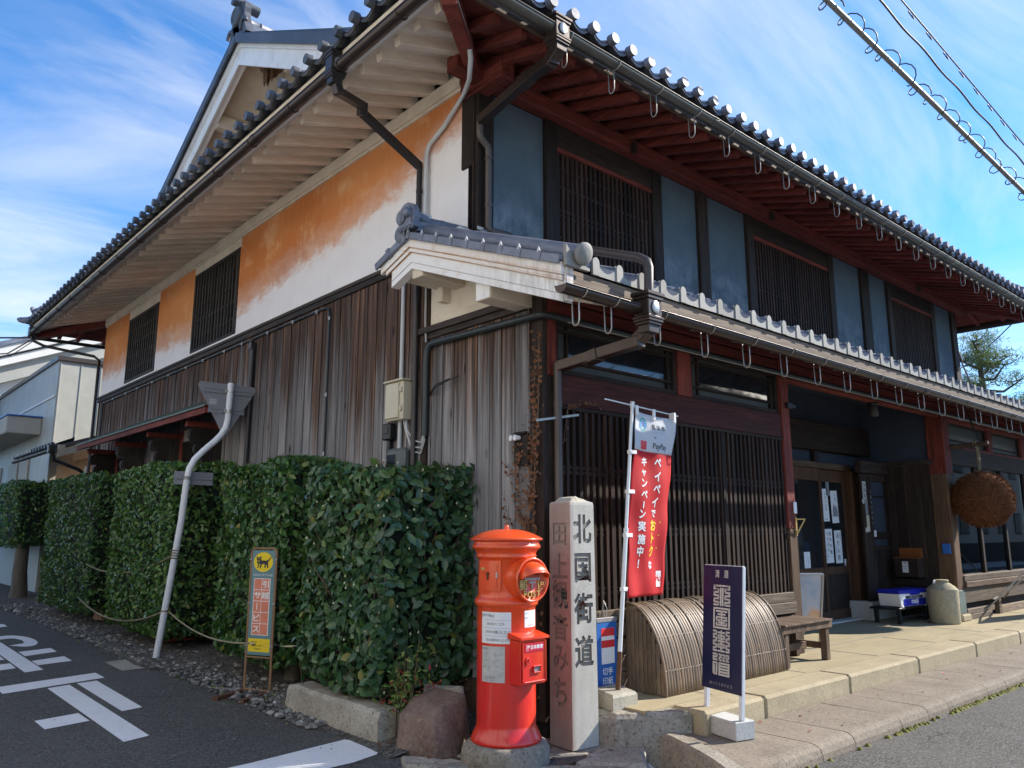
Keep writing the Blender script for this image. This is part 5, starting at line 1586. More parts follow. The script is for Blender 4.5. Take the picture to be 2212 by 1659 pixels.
m.bar(A+Vector((0, -.02, .02)), B+Vector((0, 0.03, -0.02)), 0.10, 0.085, (0, 0.6, 1), 0.006); m.bar(B+Vector((0, -0.05, 0.0)), C_, 0.095, 0.085, (0, 0, 1), 0.006)
m.bar(C_+Vector((0, -0.05, 0.0)), C_+Vector((0, 0.10, -0.02)), 0.105, 0.095, (0, 0, 1), 0.006); m.bar(C_, D_, 0.09, 0.08, (0, 0, 1), 0.006)
m.build('rain_leader', M['gutter'], h)
m = MB(); m.tube([(0.115, -0.045, 2.77), (0.115, -0.045, 0.25)], 0.033, 12); dpipe = m.build('downpipe', M['pipe_brown'], house)
for zz in (2.45, 1.6, 0.8):
    m = MB(); m.tube([(0.115, -0.045, zz-0.02), (0.115, -0.045, zz+0.02)], 0.038, 12); m.build('pipe_clamp', M['pipe_brown'], dpipe)
h = hopper('rain_hopper', (-0.07, -0.27, 5.575), M['gutter'], 0.085)
m = MB()
P_ = [Vector((-0.07, -0.27, 5.29)), Vector((-0.065, -0.20, 5.245)), Vector((0.0, 0.17, 5.285)), Vector((-0.03, 0.76, 5.12))]
m.bar(P_[0]+Vector((0, -.03, .03)), P_[1]+Vector((0, .04, -.02)), 0.105, 0.09, (0, .6, 1), 0.006)
m.bar(P_[1]+Vector((0, -.04, 0.0)), P_[2], 0.095, 0.085, (0, 0, 1), 0.006)
m.bar(P_[2]+Vector((0, -.06, 0.0)), P_[2]+Vector((0, .07, -.03)), 0.108, 0.098, (0, 0, 1), 0.006)
m.bar(P_[2]+Vector((0, 0, -0.01)), P_[3], 0.09, 0.08, (0, 0, 1), 0.006)
m.build('rain_leader', M['gutter'], h)
m = MB(); m.tube([(-0.02, 0.775, 5.13), (-0.02, 0.775, 5.00), (-0.005, 0.775, 4.97), (0.07, 0.775, 4.915), (0.085, 0.775, 4.88), (0.085, 0.775, 4.15), (0.095, 0.77, 4.115), (0.13, 0.76, 4.105), (0.25, 0.73, 4.10), (0.285, 0.71, 4.09), (0.29, 0.69, 4.05)], 0.033, 12); dp2 = m.build('downpipe', M['pipe_brown'], house)
for zz in (4.80, 4.35):
    m = MB(); m.tube([(0.085, 0.775, zz-0.018), (0.085, 0.775, zz+0.018)], 0.038, 12); m.build('pipe_clamp', M['pipe_brown'], dp2)
# pipe lying on the lower roof that empties over the hopper
m = MB(); m.tube([(0.295, 0.68, 4.06), (0.32, -0.50, 3.60), (0.325, -0.72, 3.515), (0.32, -0.80, 3.46), (0.30, -0.83, 3.40), (0.285, -0.835, 3.20)], 0.036, 12); m.build('roof_pipe', M['pipe_brown'], house)
# side leader
h = hopper('rain_hopper', (-1.165, 1.38, 5.60), M['pipe_dark'], 0.075)
m = MB()
Q = [Vector((-1.165, 1.38, 5.32)), Vector((-1.13, 1.40, 5.27)), Vector((-0.76, 1.66, 5.385)), Vector((-0.72, 1.66, 5.31)), Vector((-0.05, 1.675, 5.01))]
m.bar(Q[0]+Vector((0, 0, .03)), Q[1]+Vector((.02, 0, -.02)), 0.075, 0.075, (1, 0, 1), 0.005); m.bar(Q[1], Vector((-0.74, 1.62, 5.37)), 0.07, 0.07, (0, 0, 1), 0.005)
m.bar(Vector((-0.745, 1.62, 5.40)), Vector((-0.735, 1.64, 5.28)), 0.078, 0.078, (0, 1, 0), 0.005); m.bar(Vector((-0.735, 1.64, 5.315)), Q[4], 0.07, 0.07, (0, 0, 1), 0.005)
m.build('rain_leader', M['pipe_dark'], h)
m = MB(); m.tube([(-0.05, 1.675, 5.03), (-0.05, 1.675, 4.20), (-0.055, 1.665, 4.05), (-0.055, 1.662, 0.2)], 0.029, 12); dp3 = m.build('downpipe', M['pipe_dark'], house)
for zz in (4.75, 3.0, 1.9):
    m = MB(); m.tube([(-0.05, 1.672, zz-0.015), (-0.05, 1.672, zz+0.015)], 0.034, 12); m.build('pipe_clamp', M['pipe_dark'], dp3)
m = MB(); m.box(-0.10, -0.025, 5.36, 5.43, 3.80, 3.90, 0.006); m.tube([(-0.06, 5.39, 3.85), (-0.06, 5.39, 0.2)], 0.033, 10); m.build('downpipe', M['pipe_dark'], house)

# --- conduits, meters and boxes on the side wall -----------------------------
m = MB(); m.tube([(-0.55, -0.05, 5.62), (-0.45, 0.40, 5.545), (-0.40, 0.42, 5.41), (-0.33, 0.55, 5.30), (-0.045, 1.00, 5.46), (-0.045, 1.03, 5.44)], 0.02, 10)
m = MB(); m.tube([(-1.0, -0.12, 5.40), (-0.45, 0.40, 5.535), (-0.40, 0.44, 5.43), (-0.24, 0.66, 5.40), (-0.045, 1.0, 5.47), (-0.042, 1.30, 5.28), (-0.042, 1.525, 5.19), (-0.042, 1.565, 5.13), (-0.042, 1.575, 5.04), (-0.042, 1.572, 4.0)], 0.022, 10); cd = m.build('conduit', M['pipe_white'], house)
m = MB(); m.tube([(-0.045, 1.91, 3.98), (-0.045, 1.91, 2.86)], 0.021, 10); m.tube([(-0.045, 1.91, 2.52), (-0.045, 1.91, 2.2)], 0.021, 10); m.build('conduit', M['pipe_white'], house)
m = MB(); m.tube([(-0.045, 1.53, 3.78), (-0.045, 1.53, 3.4), (-0.045, 1.51, 3.2)], 0.011, 8); m.build('conduit', M['pipe_grey'], house)
m = MB(); m.tube([(-0.05, 1.494, 2.33), (-0.05, 1.494, 3.05), (-0.05, 1.478, 3.12), (-0.05, 1.43, 3.165), (-0.05, 1.34, 3.17), (-0.05, -0.02, 3.145), (-0.04, -0.06, 3.14), (0.05, -0.07, 3.14), (XL-3, -0.07, 3.14)], 0.030, 12); cn = m.build('conduit', M['conduit'], house)
m = MB(); m.tube([(0.2, -0.085, 3.115), (XL-3, -0.085, 3.115)], 0.006, 6); m.build('conduit', M['pipe_grey'], cn)
m = MB(); m.tube([(-0.035, 12.50, 2.6), (-0.035, 12.50, 3.90), (-0.035, 12.44, 3.955), (-0.035, 5.62, 3.965), (-0.035, 5.50, 3.94), (-0.035, 5.42, 3.965), (-0.035, 3.50, 3.965), (-0.035, 3.42, 3.93), (-0.035, 3.405, 3.86), (-0.035, 3.385, 0.4)], 0.0135, 8); cn2 = m.build('conduit', M['conduit'], house)
cl = MB(); cl.box(-0.012, 0.0, -0.022, 0.022, -0.016, 0.016, 0.003); cl.tube([(-0.03, 0, -0.0), (-0.012, 0.018, 0)], 0.004, 5); clm = cl.mesh('cable_clip', M['steel'])
for yy in (11.8, 11.0, 10.3, 9.5, 8.7, 7.9, 7.2, 6.4, 5.8, 5.0, 4.3, 3.7): inst('cable_clip', clm, cn2, (-0.038, yy, 3.955), (0, 0, 0), (1, 0.8, 1.3))
for zz in (3.82, 2.95, 2.3): inst('cable_clip', clm, cn2, (-0.040, 3.39, zz), (R(90), 0, 0))
m = MB(); m.tube([(-0.028, YE, 4.042), (-0.028, 6.0, 4.047), (-0.028, 1.7, 4.046)], 0.009, 6); m.build('conduit', M['conduit'], house)
# cream cabinet
m = MB(); m.box(-0.13, -0.025, 1.745, 2.03, 2.50, 2.865, 0.008); cabinet = m.build('cabinet', M['cream_metal'], house)
m = MB(); m.box(-0.155, -0.025, 1.725, 2.055, 2.868, 2.886, 0.004); m.build('cabinet_hood', M['cream_metal'], cabinet)
m = MB(); m.box(-0.150, -0.1305, 1.80, 2.02, 2.52, 2.85, 0.005); m.build('cabinet_door', M['cream_metal'], cabinet)
for zz in (2.58, 2.76):
    m = MB(); m.box(-0.147, -0.1305, 1.755, 1.79, zz, zz+0.05, 0.003); m.build('cabinet_latch', M['cream_metal'], cabinet)
m = MB()
for k, (yy, zz) in enumerate(((1.80, 2.25), (1.77, 2.2), (1.75, 2.3))): m.tube([(-0.06, yy+0.03, 2.50), (-0.06-0.01*k, yy-0.01, 2.40), (-0.05, yy-0.08, zz), (-0.045, 1.56, zz-0.03), (-0.045, 1.5, zz+0.10)], 0.008, 6)
m.build('conduit', M['pipe_white'], cabinet)
m = MB(); m.box(-0.12, -0.025, 1.735, 2.03, 1.95, 2.24, 0.03); mt_ = m.build('meter', M['grey_box'], house)
m = MB(); m.box(-0.127, -0.1205, 1.86, 2.0, 2.04, 2.18, 0.003); m.build('meter_window', M['glass_dark'], mt_)
m = MB(); m.box(-0.11, -0.025, 1.995, 2.125, 2.33, 2.49, 0.012); m.box(-0.08, -0.03, 2.04, 2.09, 1.6, 2.33, 0.006); mt_ = m.build('meter', M['black'], house)
m = MB(); m.box(-0.116, -0.1105, 2.015, 2.105, 2.39, 2.465, 0.003); m.build('meter_window', M['glass_frost'], mt_)
# small camera on the front part of the wall
m = MB(); m.box(-0.05, -0.02, 0.12, 0.29, 1.98, 2.22, 0.006); m.box(-0.07, -0.02, 0.13, 0.27, 2.222, 2.24, 0.003); bx_ = m.build('junction_box', M['lattice_grey'], house)
for yy in (0.265, 0.215):
    m = MB(); m.tube([(-0.05, yy, 2.195), (-0.095, yy+0.01, 2.195)], [0.018, 0.024], 12); m.build('spotlight', M['white_plastic'], bx_)
m = MB(); m.tube([(-0.02, 1.47, 2.70), (-0.10, 1.28, 2.74), (-0.06, 1.12, 2.79), (-0.07, 0.98, 2.80)], 0.007, 6); m.tube([(-0.02, 1.47, 2.72), (-0.10, 1.28, 2.76), (-0.06, 1.12, 2.80)], 0.005, 6); m.build('loose_cable', M['black'], house)
m = MB(); m.bar((-0.12, -0.05, 2.30), (0.34, -0.05, 2.385), 0.012, 0.018, (0, 0, 1)); m.build('flag_holder', M['hook'], house)

# --- ground floor front -------------------------------------------------------
m = MB(); m.box(0.155, 3.55, 0.12, 0.18, 0.2, 3.5); gf = m.build('ground_front_wall', M['interior'], house)
m = MB(); m.box(-0.005, 0.05, -0.005, 0.12, 0.12, 3.40, 0.004); m.build('corner_post', M['wood_dark'], gf)
m = MB(); m.box(0.052, 0.155, -0.002, 0.12, 0.12, 2.68, 0.006); m.build('corner_post', M['wood_dark'], gf)
m = MB(); m.box(0.052, 0.155, -0.003, 0.12, 2.683, 3.40, 0.006); m.build('corner_post', M['red_z'], gf)
m = MB(); m.box(0.0, 15, 0.0, 0.12, 3.32, 3.50, 0.006); m.build('plate_beam', M['red_x'], gf)
m = MB(); m.box(0.156, 7.95, 0.0, 0.06, 3.165, 3.30, 0.006); m.build('head_beam', M['red_x'], gf)
m = MB(); m.box(1.745, 1.955, 0.0, 0.12, 2.715, 3.163, 0.006); m.build('mullion_post', M['red_z'], gf)
m = MB(); m.box(3.53, 3.69, -0.02, 0.16, 1.50, 3.32, 0.008); p3 = m.build('door_post', M['red_z'], house)
m = MB(); m.box(3.53, 3.69, -0.02, 0.16, 0.246, 1.499, 0.008); m.build('door_post', M['wood_mid_z'], p3)  # browner colour below the eave-shadow line paints in the sunlit part of the post
m = MB(); m.box(0.156, 3.528, -0.006, 0.10, 2.455, 2.712, 0.008); m.build('lintel', M['red_dark'], gf)
m = MB(); m.box(0.156, 3.528, -0.012, 0.08, 2.425, 2.453, 0.003); m.build('lattice_head', M['wood_dark_x'], gf)
def transom(a, b, z0, z1):
    m = MB(); m.box(a, b, 0.065, 0.072, z0, z1); g_ = m.build('transom_window', M['glass_frost'], house)
    w = 0.04
    m = MB(); m.box(a, b, 0.02, 0.06, z0, z0+w, 0.003); m.box(a, b, 0.02, 0.06, z1-w, z1, 0.003); m.box(a, a+w, 0.02, 0.06, z0+w, z1-w, 0.003); m.box(b-w, b, 0.02, 0.06, z0+w, z1-w, 0.003); m.build('window_frame', M['wood_dark_x'], g_)
    for t in (0.10, 0.93):
        xx = a+(b-a)*t; m = MB(); m.box(xx-0.012, xx+0.012, 0.04, 0.064, z0+w, z1-w); m.build('glazing_bar', M['lattice'], g_)
    for t in (0.26, 0.80):
        zz = z0+(z1-z0)*t; m = MB(); m.box(a+w, b-w, 0.036, 0.0655, zz-0.011, zz+0.011); m.build('glazing_bar', M['lattice'], g_)
    m = MB(); m.box(a+(b-a)*0.10+0.013, a+(b-a)*0.93-0.013, 0.058, 0.0645, z0+(z1-z0)*0.26+0.012, z0+(z1-z0)*0.80-0.012); m.build('pane', M['glass_dark'], g_)
transom(0.158, 1.744, 2.715, 3.163); transom(1.957, 3.528, 2.715, 3.163)
# the long fine lattice
lt = lattice('lattice_window', house, (0.156, 0.0, 0), (1, 0, 0), (0, -1, 0), 3.372, 0.865, 2.424, 0.0755, 0.031, 0.03,
             [0.99, 1.03, 1.45, 1.49, 1.93, 1.97], M['lattice'], M['interior'], frame=0.0, thick_every=8, back=0.10)
for (xx) in (1.28, 2.40):
    k = MB(); k.box(xx-0.022, xx+0.022, -0.012, 0.06, 0.78, 2.424, 0.003); k.build('lattice_post', M['lattice'], lt)
k = MB(); k.box(0.156, 3.528, -0.030, 0.10, 0.77, 0.863, 0.005); k.build('lattice_sill', M['wood_lit_x'], gf)
k = MB(); k.box(0.156, 3.528, -0.055, 0.10, 0.66, 0.768, 0.006); k.build('lattice_sill', M['wood_lit_x'], gf)
zz = 0.25
while zz < 0.64:
    k = MB(); k.box(0.156, 3.528, -0.012-random.uniform(0, .006), 0.10, zz, min(zz+0.125, 0.655), 0.005); k.build('skirting_board', M['wood_lit_x'], gf); zz += 0.13

# --- entrance recess ------------------------------------------------------------
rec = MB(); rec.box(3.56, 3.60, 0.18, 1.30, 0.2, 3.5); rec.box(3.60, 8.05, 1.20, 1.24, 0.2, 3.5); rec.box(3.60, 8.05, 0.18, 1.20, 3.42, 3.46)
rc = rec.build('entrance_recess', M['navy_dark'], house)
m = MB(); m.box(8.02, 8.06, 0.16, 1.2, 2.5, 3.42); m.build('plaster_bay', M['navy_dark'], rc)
m = MB(); m.box(3.69, 7.95, 0.0, 0.10, 3.10, 3.163, 0.006); m.build('entry_beam', M['red_x'], rc)
m = MB(); m.box(3.60, 8.04, 1.06, 1.195, 2.60, 3.00, 0.008); m.build('inner_beam', M['wood_dark_x'], rc)
m = MB(); m.box(3.60, 7.36, 1.07, 1.195, 2.345, 2.43, 0.006); m.build('door_head', M['wood_mid_x'], rc)
for xx in (6.45, 5.2): 
    m = MB(); m.box(xx-0.05, xx+0.05, 1.13, 1.197, 2.43, 2.60, 0.004); m.build('head_strut', M['wood_dark'], rc)
# sliding doors
def door(a, b, y):
    m = MB(); m.box(a+0.05, b-0.05, y+0.012, y+0.018, 0.97, 2.20); d_ = m.build('sliding_door', M['glass_dark'], house)
    fm = MB(); fm.box(a, a+0.075, y-0.012, y+0.03, 0.27, 2.342, 0.004); fm.build('door_stile', M['door_wood'], d_)
    fm = MB(); fm.box(b-0.075, b, y-0.012, y+0.03, 0.27, 2.342, 0.004); fm.build('door_stile', M['door_wood'], d_)
    fm = MB(); fm.box(a+0.076, b-0.076, y-0.008, y+0.03, 2.17, 2.342, 0.004); fm.build('door_rail', M['door_wood'], d_)
    fm = MB(); fm.box(a+0.076, b-0.076, y-0.008, y+0.03, 0.88, 0.985, 0.004); fm.build('door_rail', M['door_wood'], d_)
    fm = MB(); fm.box(a+0.076, b-0.076, y-0.008, y+0.03, 0.27, 0.40, 0.004); fm.build('door_rail', M['door_wood'], d_)
    fm = MB(); fm.box(a+0.076, b-0.076, y+0.005, y+0.02, 0.401, 0.879); fm.cbox(((a+b)/2, y+0.003, 0.64), ((b-a)/2-0.12, 0.008, 0.19), 0.006); fm.build('door_panel', M['wood_dark'], d_)
    return d_
door(4.86, 5.70, 1.155); dA = door(5.66, 6.48, 1.11); dB = door(6.44, 7.29, 1.155)
m = MB(); m.box(3.60, 4.86, 1.12, 1.198, 0.25, 2.344); m.build('recess_panel', M['wood_dark'], rc)
m = MB(); m.box(7.29, 7.365, 1.04, 1.198, 0.25, 2.344, 0.005); m.build('door_jamb', M['door_wood'], rc)
m = MB(); m.box(4.6, 7.37, 1.00, 1.20, 0.22, 0.268, 0.006); m.build('door_sill', M['concrete'], rc)
# boxed pillar with papers, and the panelled return beside the door
m = MB(); m.box(7.366, 7.44, 0.86, 1.198, 0.27, 2.30, 0.005); m.build('boxed_pillar', M['wood_dark'], rc)
m = MB(); m.box(7.20, 7.365, 0.86, 0.905, 0.50, 2.30, 0.004); bp = m.build('boxed_pillar', M['wood_dark'], rc)
m = MB(); m.box(7.10, 8.06, 0.80, 0.90, 2.302, 2.48, 0.008); m.build('panel_cornice', M['wood_dark_x'], rc)
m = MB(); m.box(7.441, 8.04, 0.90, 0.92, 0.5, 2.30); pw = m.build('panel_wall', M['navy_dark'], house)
for (a, b) in ((7.441, 7.50), (7.98, 8.04)):
    m = MB(); m.box(a, b, 0.86, 0.899, 0.5, 2.30, 0.004); m.build('panel_stile', M['wood_dark'], pw)
for (a, b) in ((2.20, 2.30), (1.36, 1.46), (1.20, 1.27), (0.50, 0.60)):
    m = MB(); m.box(7.501, 7.979, 0.862, 0.899, a, b, 0.004); m.build('panel_rail', M['wood_dark_x'], pw)
m = MB(); m.box(7.501, 7.979, 0.88, 0.899, 1.965, 1.985); m.build('panel_rail', M['wood_dark_x'], pw)
for (a, b) in ((7.505, 7.735), (7.745, 7.975)):
    m = MB(); m.box(a, b, 0.872, 0.899, 0.605, 1.195, 0.006); m.build('lower_panel', M['wood_dark'], pw)
m = MB(); m.box(7.18, 8.06, 0.84, 1.19, 0.24, 0.498, 0.008); m.build('pillar_footing', M['concrete'], rc)
# dark side boards of the recess
yy = 0.21
sb = MB(); sb.box(7.995, 8.02, 0.16, 0.86, 0.24, 2.44); sbo = sb.build('recess_side', M['interior'], house)
for k in range(5):
    m = MB(); m.box(7.975, 7.994, 0.21+0.128*k, 0.21+0.128*k+0.124, 0.80, 2.42, 0.003); m.build('side_board', M['wood_dark'], sbo)
m = MB(); m.box(7.955, 7.994, 0.20, 0.86, 0.70, 0.79, 0.005); m.build('side_rail', M['wood_dark_y'], sbo)
m = MB(); m.box(7.955, 7.994, 0.16, 0.86, 2.421, 2.50, 0.005); m.build('side_rail', M['wood_dark_y'], sbo)
m = MB(); m.box(7.970, 7.994, 0.21, 0.86, 0.25, 0.695, 0.004); m.build('side_board', M['wood_dark'], sbo)
# lamp under the beam
m = MB(); m.lathe([(0.001, 0.0), (0.05, 0.003), (0.058, 0.02), (0.052, 0.13), (0.045, 0.14), (0.001, 0.142)], (5.93, 0.05, 2.92), 14); lamp = m.build('porch_lamp', M['glass_frost'], house)
m = MB(); m.lathe([(0.05, 0.0), (0.06, 0.01), (0.06, 0.035), (0.001, 0.04)], (5.93, 0.05, 3.062), 14); m.build('lamp_cap', M['black'], lamp)
m = MB(); m.box(3.60, 3.70, -0.06, -0.021, 2.78, 2.84, 0.005); m.box(3.70, 3.77, -0.055, -0.035, 2.795, 2.825, 0.004); m.build('hinge_bracket', M['black'], p3)

# --- right-hand post and shop window ---------------------------------------------
m = MB(); m.box(7.98, 8.20, -0.02, 0.21, 0.55, 3.32, 0.010); p4 = m.build('door_post', M['wood_mid_z'], house)
m = MB(); m.box(7.974, 8.206, -0.026, 0.216, 2.28, 3.318, 0.010); m.build('door_post', M['red_z'], p4)
m = MB(); m.box(7.974, 8.206, -0.026, 0.216, 0.34, 0.66, 0.008); m.build('post_shoe', M['copper'], p4)
m = MB(); m.box(7.93, 8.25, -0.07, 0.24, 0.24, 0.338, 0.02); m.build('post_footing', M['slab_edge'], p4)
m = MB(); m.box(7.950, 7.9735, 0.02, 0.13, 1.16, 1.30, 0.005); mb_ = m.build('post_plate', M['stamp_blue'], p4)
rb = MB(); rb.box(8.25, 15, 1.0, 1.05, 0.2, 3.5); rbw = rb.build('shop_window_bay', M['interior'], house)
m = MB(); m.box(8.206, 15, 0.0, 0.10, 3.06, 3.30, 0.006); m.build('head_beam', M['red_x'], rbw)
m = MB(); m.box(8.206, 15, 0.0, 0.10, 2.44, 2.70, 0.006); m.build('lintel', M['wood_dark_x'], rbw)
m = MB(); m.box(8.206, 15, -0.004, 0.08, 2.69, 2.715, 0.003); m.build('lintel_trim', M['red_x'], rbw)
xsn = [8.21, 9.90, 10.10, 11.55, 11.75, 13.2]
for (a, b) in ((8.21, 9.90), (10.10, 11.55), (11.75, 13.2)):
    m = MB(); m.box(a, b, 0.065, 0.072, 2.716, 3.058); g_ = m.build('transom_window', M['glass_frost'], house)
    m = MB(); m.box(a, b, 0.03, 0.064, 2.716, 2.75); m.box(a, b, 0.03, 0.064, 3.03, 3.058); m.box(a, a+0.03, 0.03, 0.064, 2.75, 3.03); m.box(b-0.03, b, 0.03, 0.064, 2.75, 3.03); m.build('window_frame', M['wood_dark_x'], g_)
    m = MB(); m.box(a+0.03, b-0.03, 0.045, 0.064, 2.80, 2.82); m.build('glazing_bar', M['lattice'], g_)
for (a, b) in ((9.90, 10.10), (11.55, 11.75)):
    m = MB(); m.box(a, b, -0.004, 0.11, 2.716, 3.06, 0.006); m.build('mullion_post', M['red_z'], rbw)
wx = [8.21, 9.28, 10.42, 11.6, 12.8]
for i in range(4):
    a, b = wx[i], wx[i+1]
    m = MB(); m.box(a, b, 0.05, 0.056, 0.86, 2.438); g_ = m.build('pane', M['glass_clear'], rbw)
    m = MB(); m.box(b-0.04, b+0.04, 0.02, 0.09, 0.86, 2.438, 0.005); m.build('mullion', M['wood_dark'], rbw)
m = MB(); m.box(8.207, 13, -0.04, 0.10, 0.775, 0.858, 0.006); m.build('window_sill', M['wood_lit_x'], rbw)
m = MB(); m.box(8.207, 13, -0.06, 0.10, 0.69, 0.772, 0.006); m.build('window_sill', M['wood_mid_x'], rbw)
for (a, b) in ((0.475, 0.685),):
    m = MB(); m.box(8.207, 13, -0.022, 0.10, a, b, 0.005); m.build('skirting_board', M['wood_lit_x'], rbw)
m = MB(); m.box(8.207, 13, 0.05, 0.10, 0.24, 0.474); m.build('skirting_recess', M['interior'], rbw)
m = MB(); m.box(8.26, 9.35, -0.02, 0.049, 0.32, 0.39, 0.005); m.build('skirting_board', M['wood_lit_x'], rbw)
m = MB(); m.box(8.26, 9.2, -0.03, 0.049, 0.245, 0.318, 0.005); m.build('skirting_board', M['wood_lit_x'], rbw)
m = MB(); m.box(9.55, 9.66, -0.02, 0.049, 0.245, 0.474, 0.005); m.build('skirting_strut', M['wood_lit_x'], rbw)
m = MB(); m.box(9.66, 13, -0.01, 0.049, 0.245, 0.36, 0.005); m.build('skirting_board', M['wood_lit_x'], rbw)
# things dimly seen behind the glass: curtain folds, a lattice stand and a white cloth
m = MB()
n = 90; v = []
for i in range(n+1):
    xx = 9.35+3.4*i/n; yy = 0.55+0.04*math.sin(i*1.9); v += [(xx, yy, 0.85), (xx, yy, 2.2)]
m.add(v, [(2*i, 2*i+2, 2*i+3, 2*i+1) for i in range(n)], True); m.build('curtain', M['curtain'], rbw)
m = MB()
for k in range(10):
    xx = 8.45+0.075*k; m.tube([(xx, 0.5, 0.9), (xx, 0.5, 1.85-0.018*(k-5)**2)], 0.012, 6)
m.build('display_rack', M['curtain'], rbw)
m = MB(); m.box(8.3, 9.2, 0.45, 0.49, 1.54, 1.62); m.box(8.86, 8.95, 0.42, 0.46, 0.9, 2.2); m.box(8.9, 9.2, 0.42, 0.46, 0.98, 1.04); m.build('display_stand', M['wood_lit_x'], rbw)
m = MB(); 
for k in range(3): m.lathe([(0.24, 0.86), (0.22, 0.93), (0.10, 0.985), (0.001, 1.0)], (8.55+0.42*k, 0.35, 0.0), 14)
m.build('display_cloth', M['paper'], rbw)
m = MB(); m.box(8.25, 13, 0.12, 1.0, 0.82, 0.858); m.build('display_shelf', M['wood_mid_x'], rbw)
# ------------------------------------------------------------------ street objects
def glyphs(items, name, mats, parent, loc, rot=(0, 0, 0)):
    """one lettering mesh: items = (text, x, y, size, material index, bold, shear) laid out in local xy"""
    out = []
    for it in items:
        s, x, y, size, mi = it[:5]
        bold = it[5] if len(it) > 5 else 0
        sx = it[6] if len(it) > 6 else 1.0
        me = text_mesh(s, size, 0, 0, bold)
        out.append((me, Matrix.Translation((x, y, 0)) @ Matrix.Diagonal((sx, 1, 1, 1)), mi))
    me = join_meshes(name, out, mats)
    for m_, _, _ in out: bpy.data.meshes.remove(m_)
    o = inst(name, me, parent, loc, rot); o['kind'] = 'stuff'; return o
ROT_MX = (R(90), 0, R(-90))      # local x -> -Y world, y -> Z, normal -> -X
ROT_MY = (R(90), 0, 0)           # local x -> +X, y -> Z, normal -> -Y

# --- round red pillar post box
PX, PY = -0.54, -0.19
pb = empty('post_box', (PX, PY, 0.135), label='round red pillar post box with domed cap beside the stone pillar', cat='post box')
m = MB()
body = [(0.001, 0.0), (0.232, 0.0), (0.234, 0.018), (0.226, 0.030), (0.222, 0.045), (0.214, 0.055), (0.210, 0.070), (0.198, 0.092), (0.196, 0.11),
        (0.196, 0.70), (0.196, 0.845), (0.201, 0.850), (0.212, 0.860), (0.216, 0.875), (0.213, 0.890), (0.205, 0.902), (0.192, 0.915), (0.190, 0.93),
        (0.190, 1.160), (0.196, 1.163), (0.204, 1.170), (0.206, 1.18), (0.200, 1.190), (0.204, 1.20), (0.214, 1.215), (0.225, 1.225), (0.232, 1.232), (0.234, 1.242), (0.228, 1.252), (0.222, 1.26), (0.222, 1.275)]
m.lathe(body, (0, 0, 0), 64)
m.build('body', M['post_red'], pb)
m = MB()
cap = [(0.222, 1.270), (0.226, 1.276), (0.245, 1.282), (0.250, 1.287), (0.248, 1.293), (0.236, 1.300), (0.205, 1.316), (0.165, 1.333), (0.12, 1.346), (0.07, 1.354), (0.0, 1.357)]
m.lathe(cap, (0, 0, 0), 64)
m.lathe([(0.020, 1.352), (0.017, 1.362), (0.018, 1.372), (0.012, 1.383), (0.0, 1.387)], (0, 0, 0), 16)
m.build('cap', M['post_red'], pb)
TO_MY = Matrix(((1, 0, 0), (0, 0, -1), (0, 1, 0)))
# round mouth facing the street, with hood
m = MB(); cz = 1.028
m.lathe([(0.137, 0.0), (0.137, 0.19), (0.137, 0.245), (0.142, 0.250), (0.145, 0.258), (0.142, 0.266), (0.134, 0.268), (0.128, 0.262), (0.126, 0.250), (0.0005, 0.250)], (0, 0, cz), 48, True, TO_MY)
face = m.build('mouth_plate', M['post_red'], pb)
m = MB()
v = []; n1, n2 = 16, 8
for j in range(n2+1):
    t = j/n2
    for i in range(n1+1):
        a = math.pi*i/n1
        # quarter-dome awning that opens downwards
        rx = 0.112; up = 0.108
        x = -rx*math.cos(a); h = math.sin(a)
        y = -0.250-0.095*math.sin(t*math.pi/2)*(0.35+0.65*h)-0.002
        z = cz+0.012+(up*h)*(1-0.62*(t**1.5))
        v.append((x, y, z))
f = []
for j in range(n2):
    for i in range(n1): f.append((j*(n1+1)+i, j*(n1+1)+i+1, (j+1)*(n1+1)+i+1, (j+1)*(n1+1)+i))
m.add(v, f, True)
lip = [v[n2*(n1+1)+i] for i in range(n1+1)]
m.tube(lip, 0.006, 6)
m.build('hood', M['post_red'], pb)
m = MB(); m.box(-0.06, 0.06, -0.253, -0.251, cz+0.030, cz+0.052); m.build('slot', M['black'], pb)
m = MB(); m.box(-0.068, 0.068, -0.262, -0.2535, cz+0.000, cz+0.016, 0.003); m.build('slot_lip', M['paper_old'], pb)
raised = []
for s, x, y, size in (('郵', -0.078, -0.030, 0.072), ('便', 0.079, -0.030, 0.072), ('P', -0.060, -0.088, 0.052), ('O', -0.022, -0.092, 0.052), ('S', 0.018, -0.092, 0.052), ('T', 0.056, -0.088, 0.052)):
    me = text_mesh(s, size, 0.004, 0.0007); raised.append((me, Matrix.Translation((x, y, 0)), 0))
me = join_meshes('raised_lettering', raised, [M['gold']])
inst('raised_lettering', me, pb, (0, -0.2545, cz), ROT_MY)['kind'] = 'stuff'
inst('raised_mark', text_mesh('〒', 0.088, 0.004, 0.0008, 0, M['paper_old']), pb, (0, -0.2545, cz-0.026), ROT_MY)
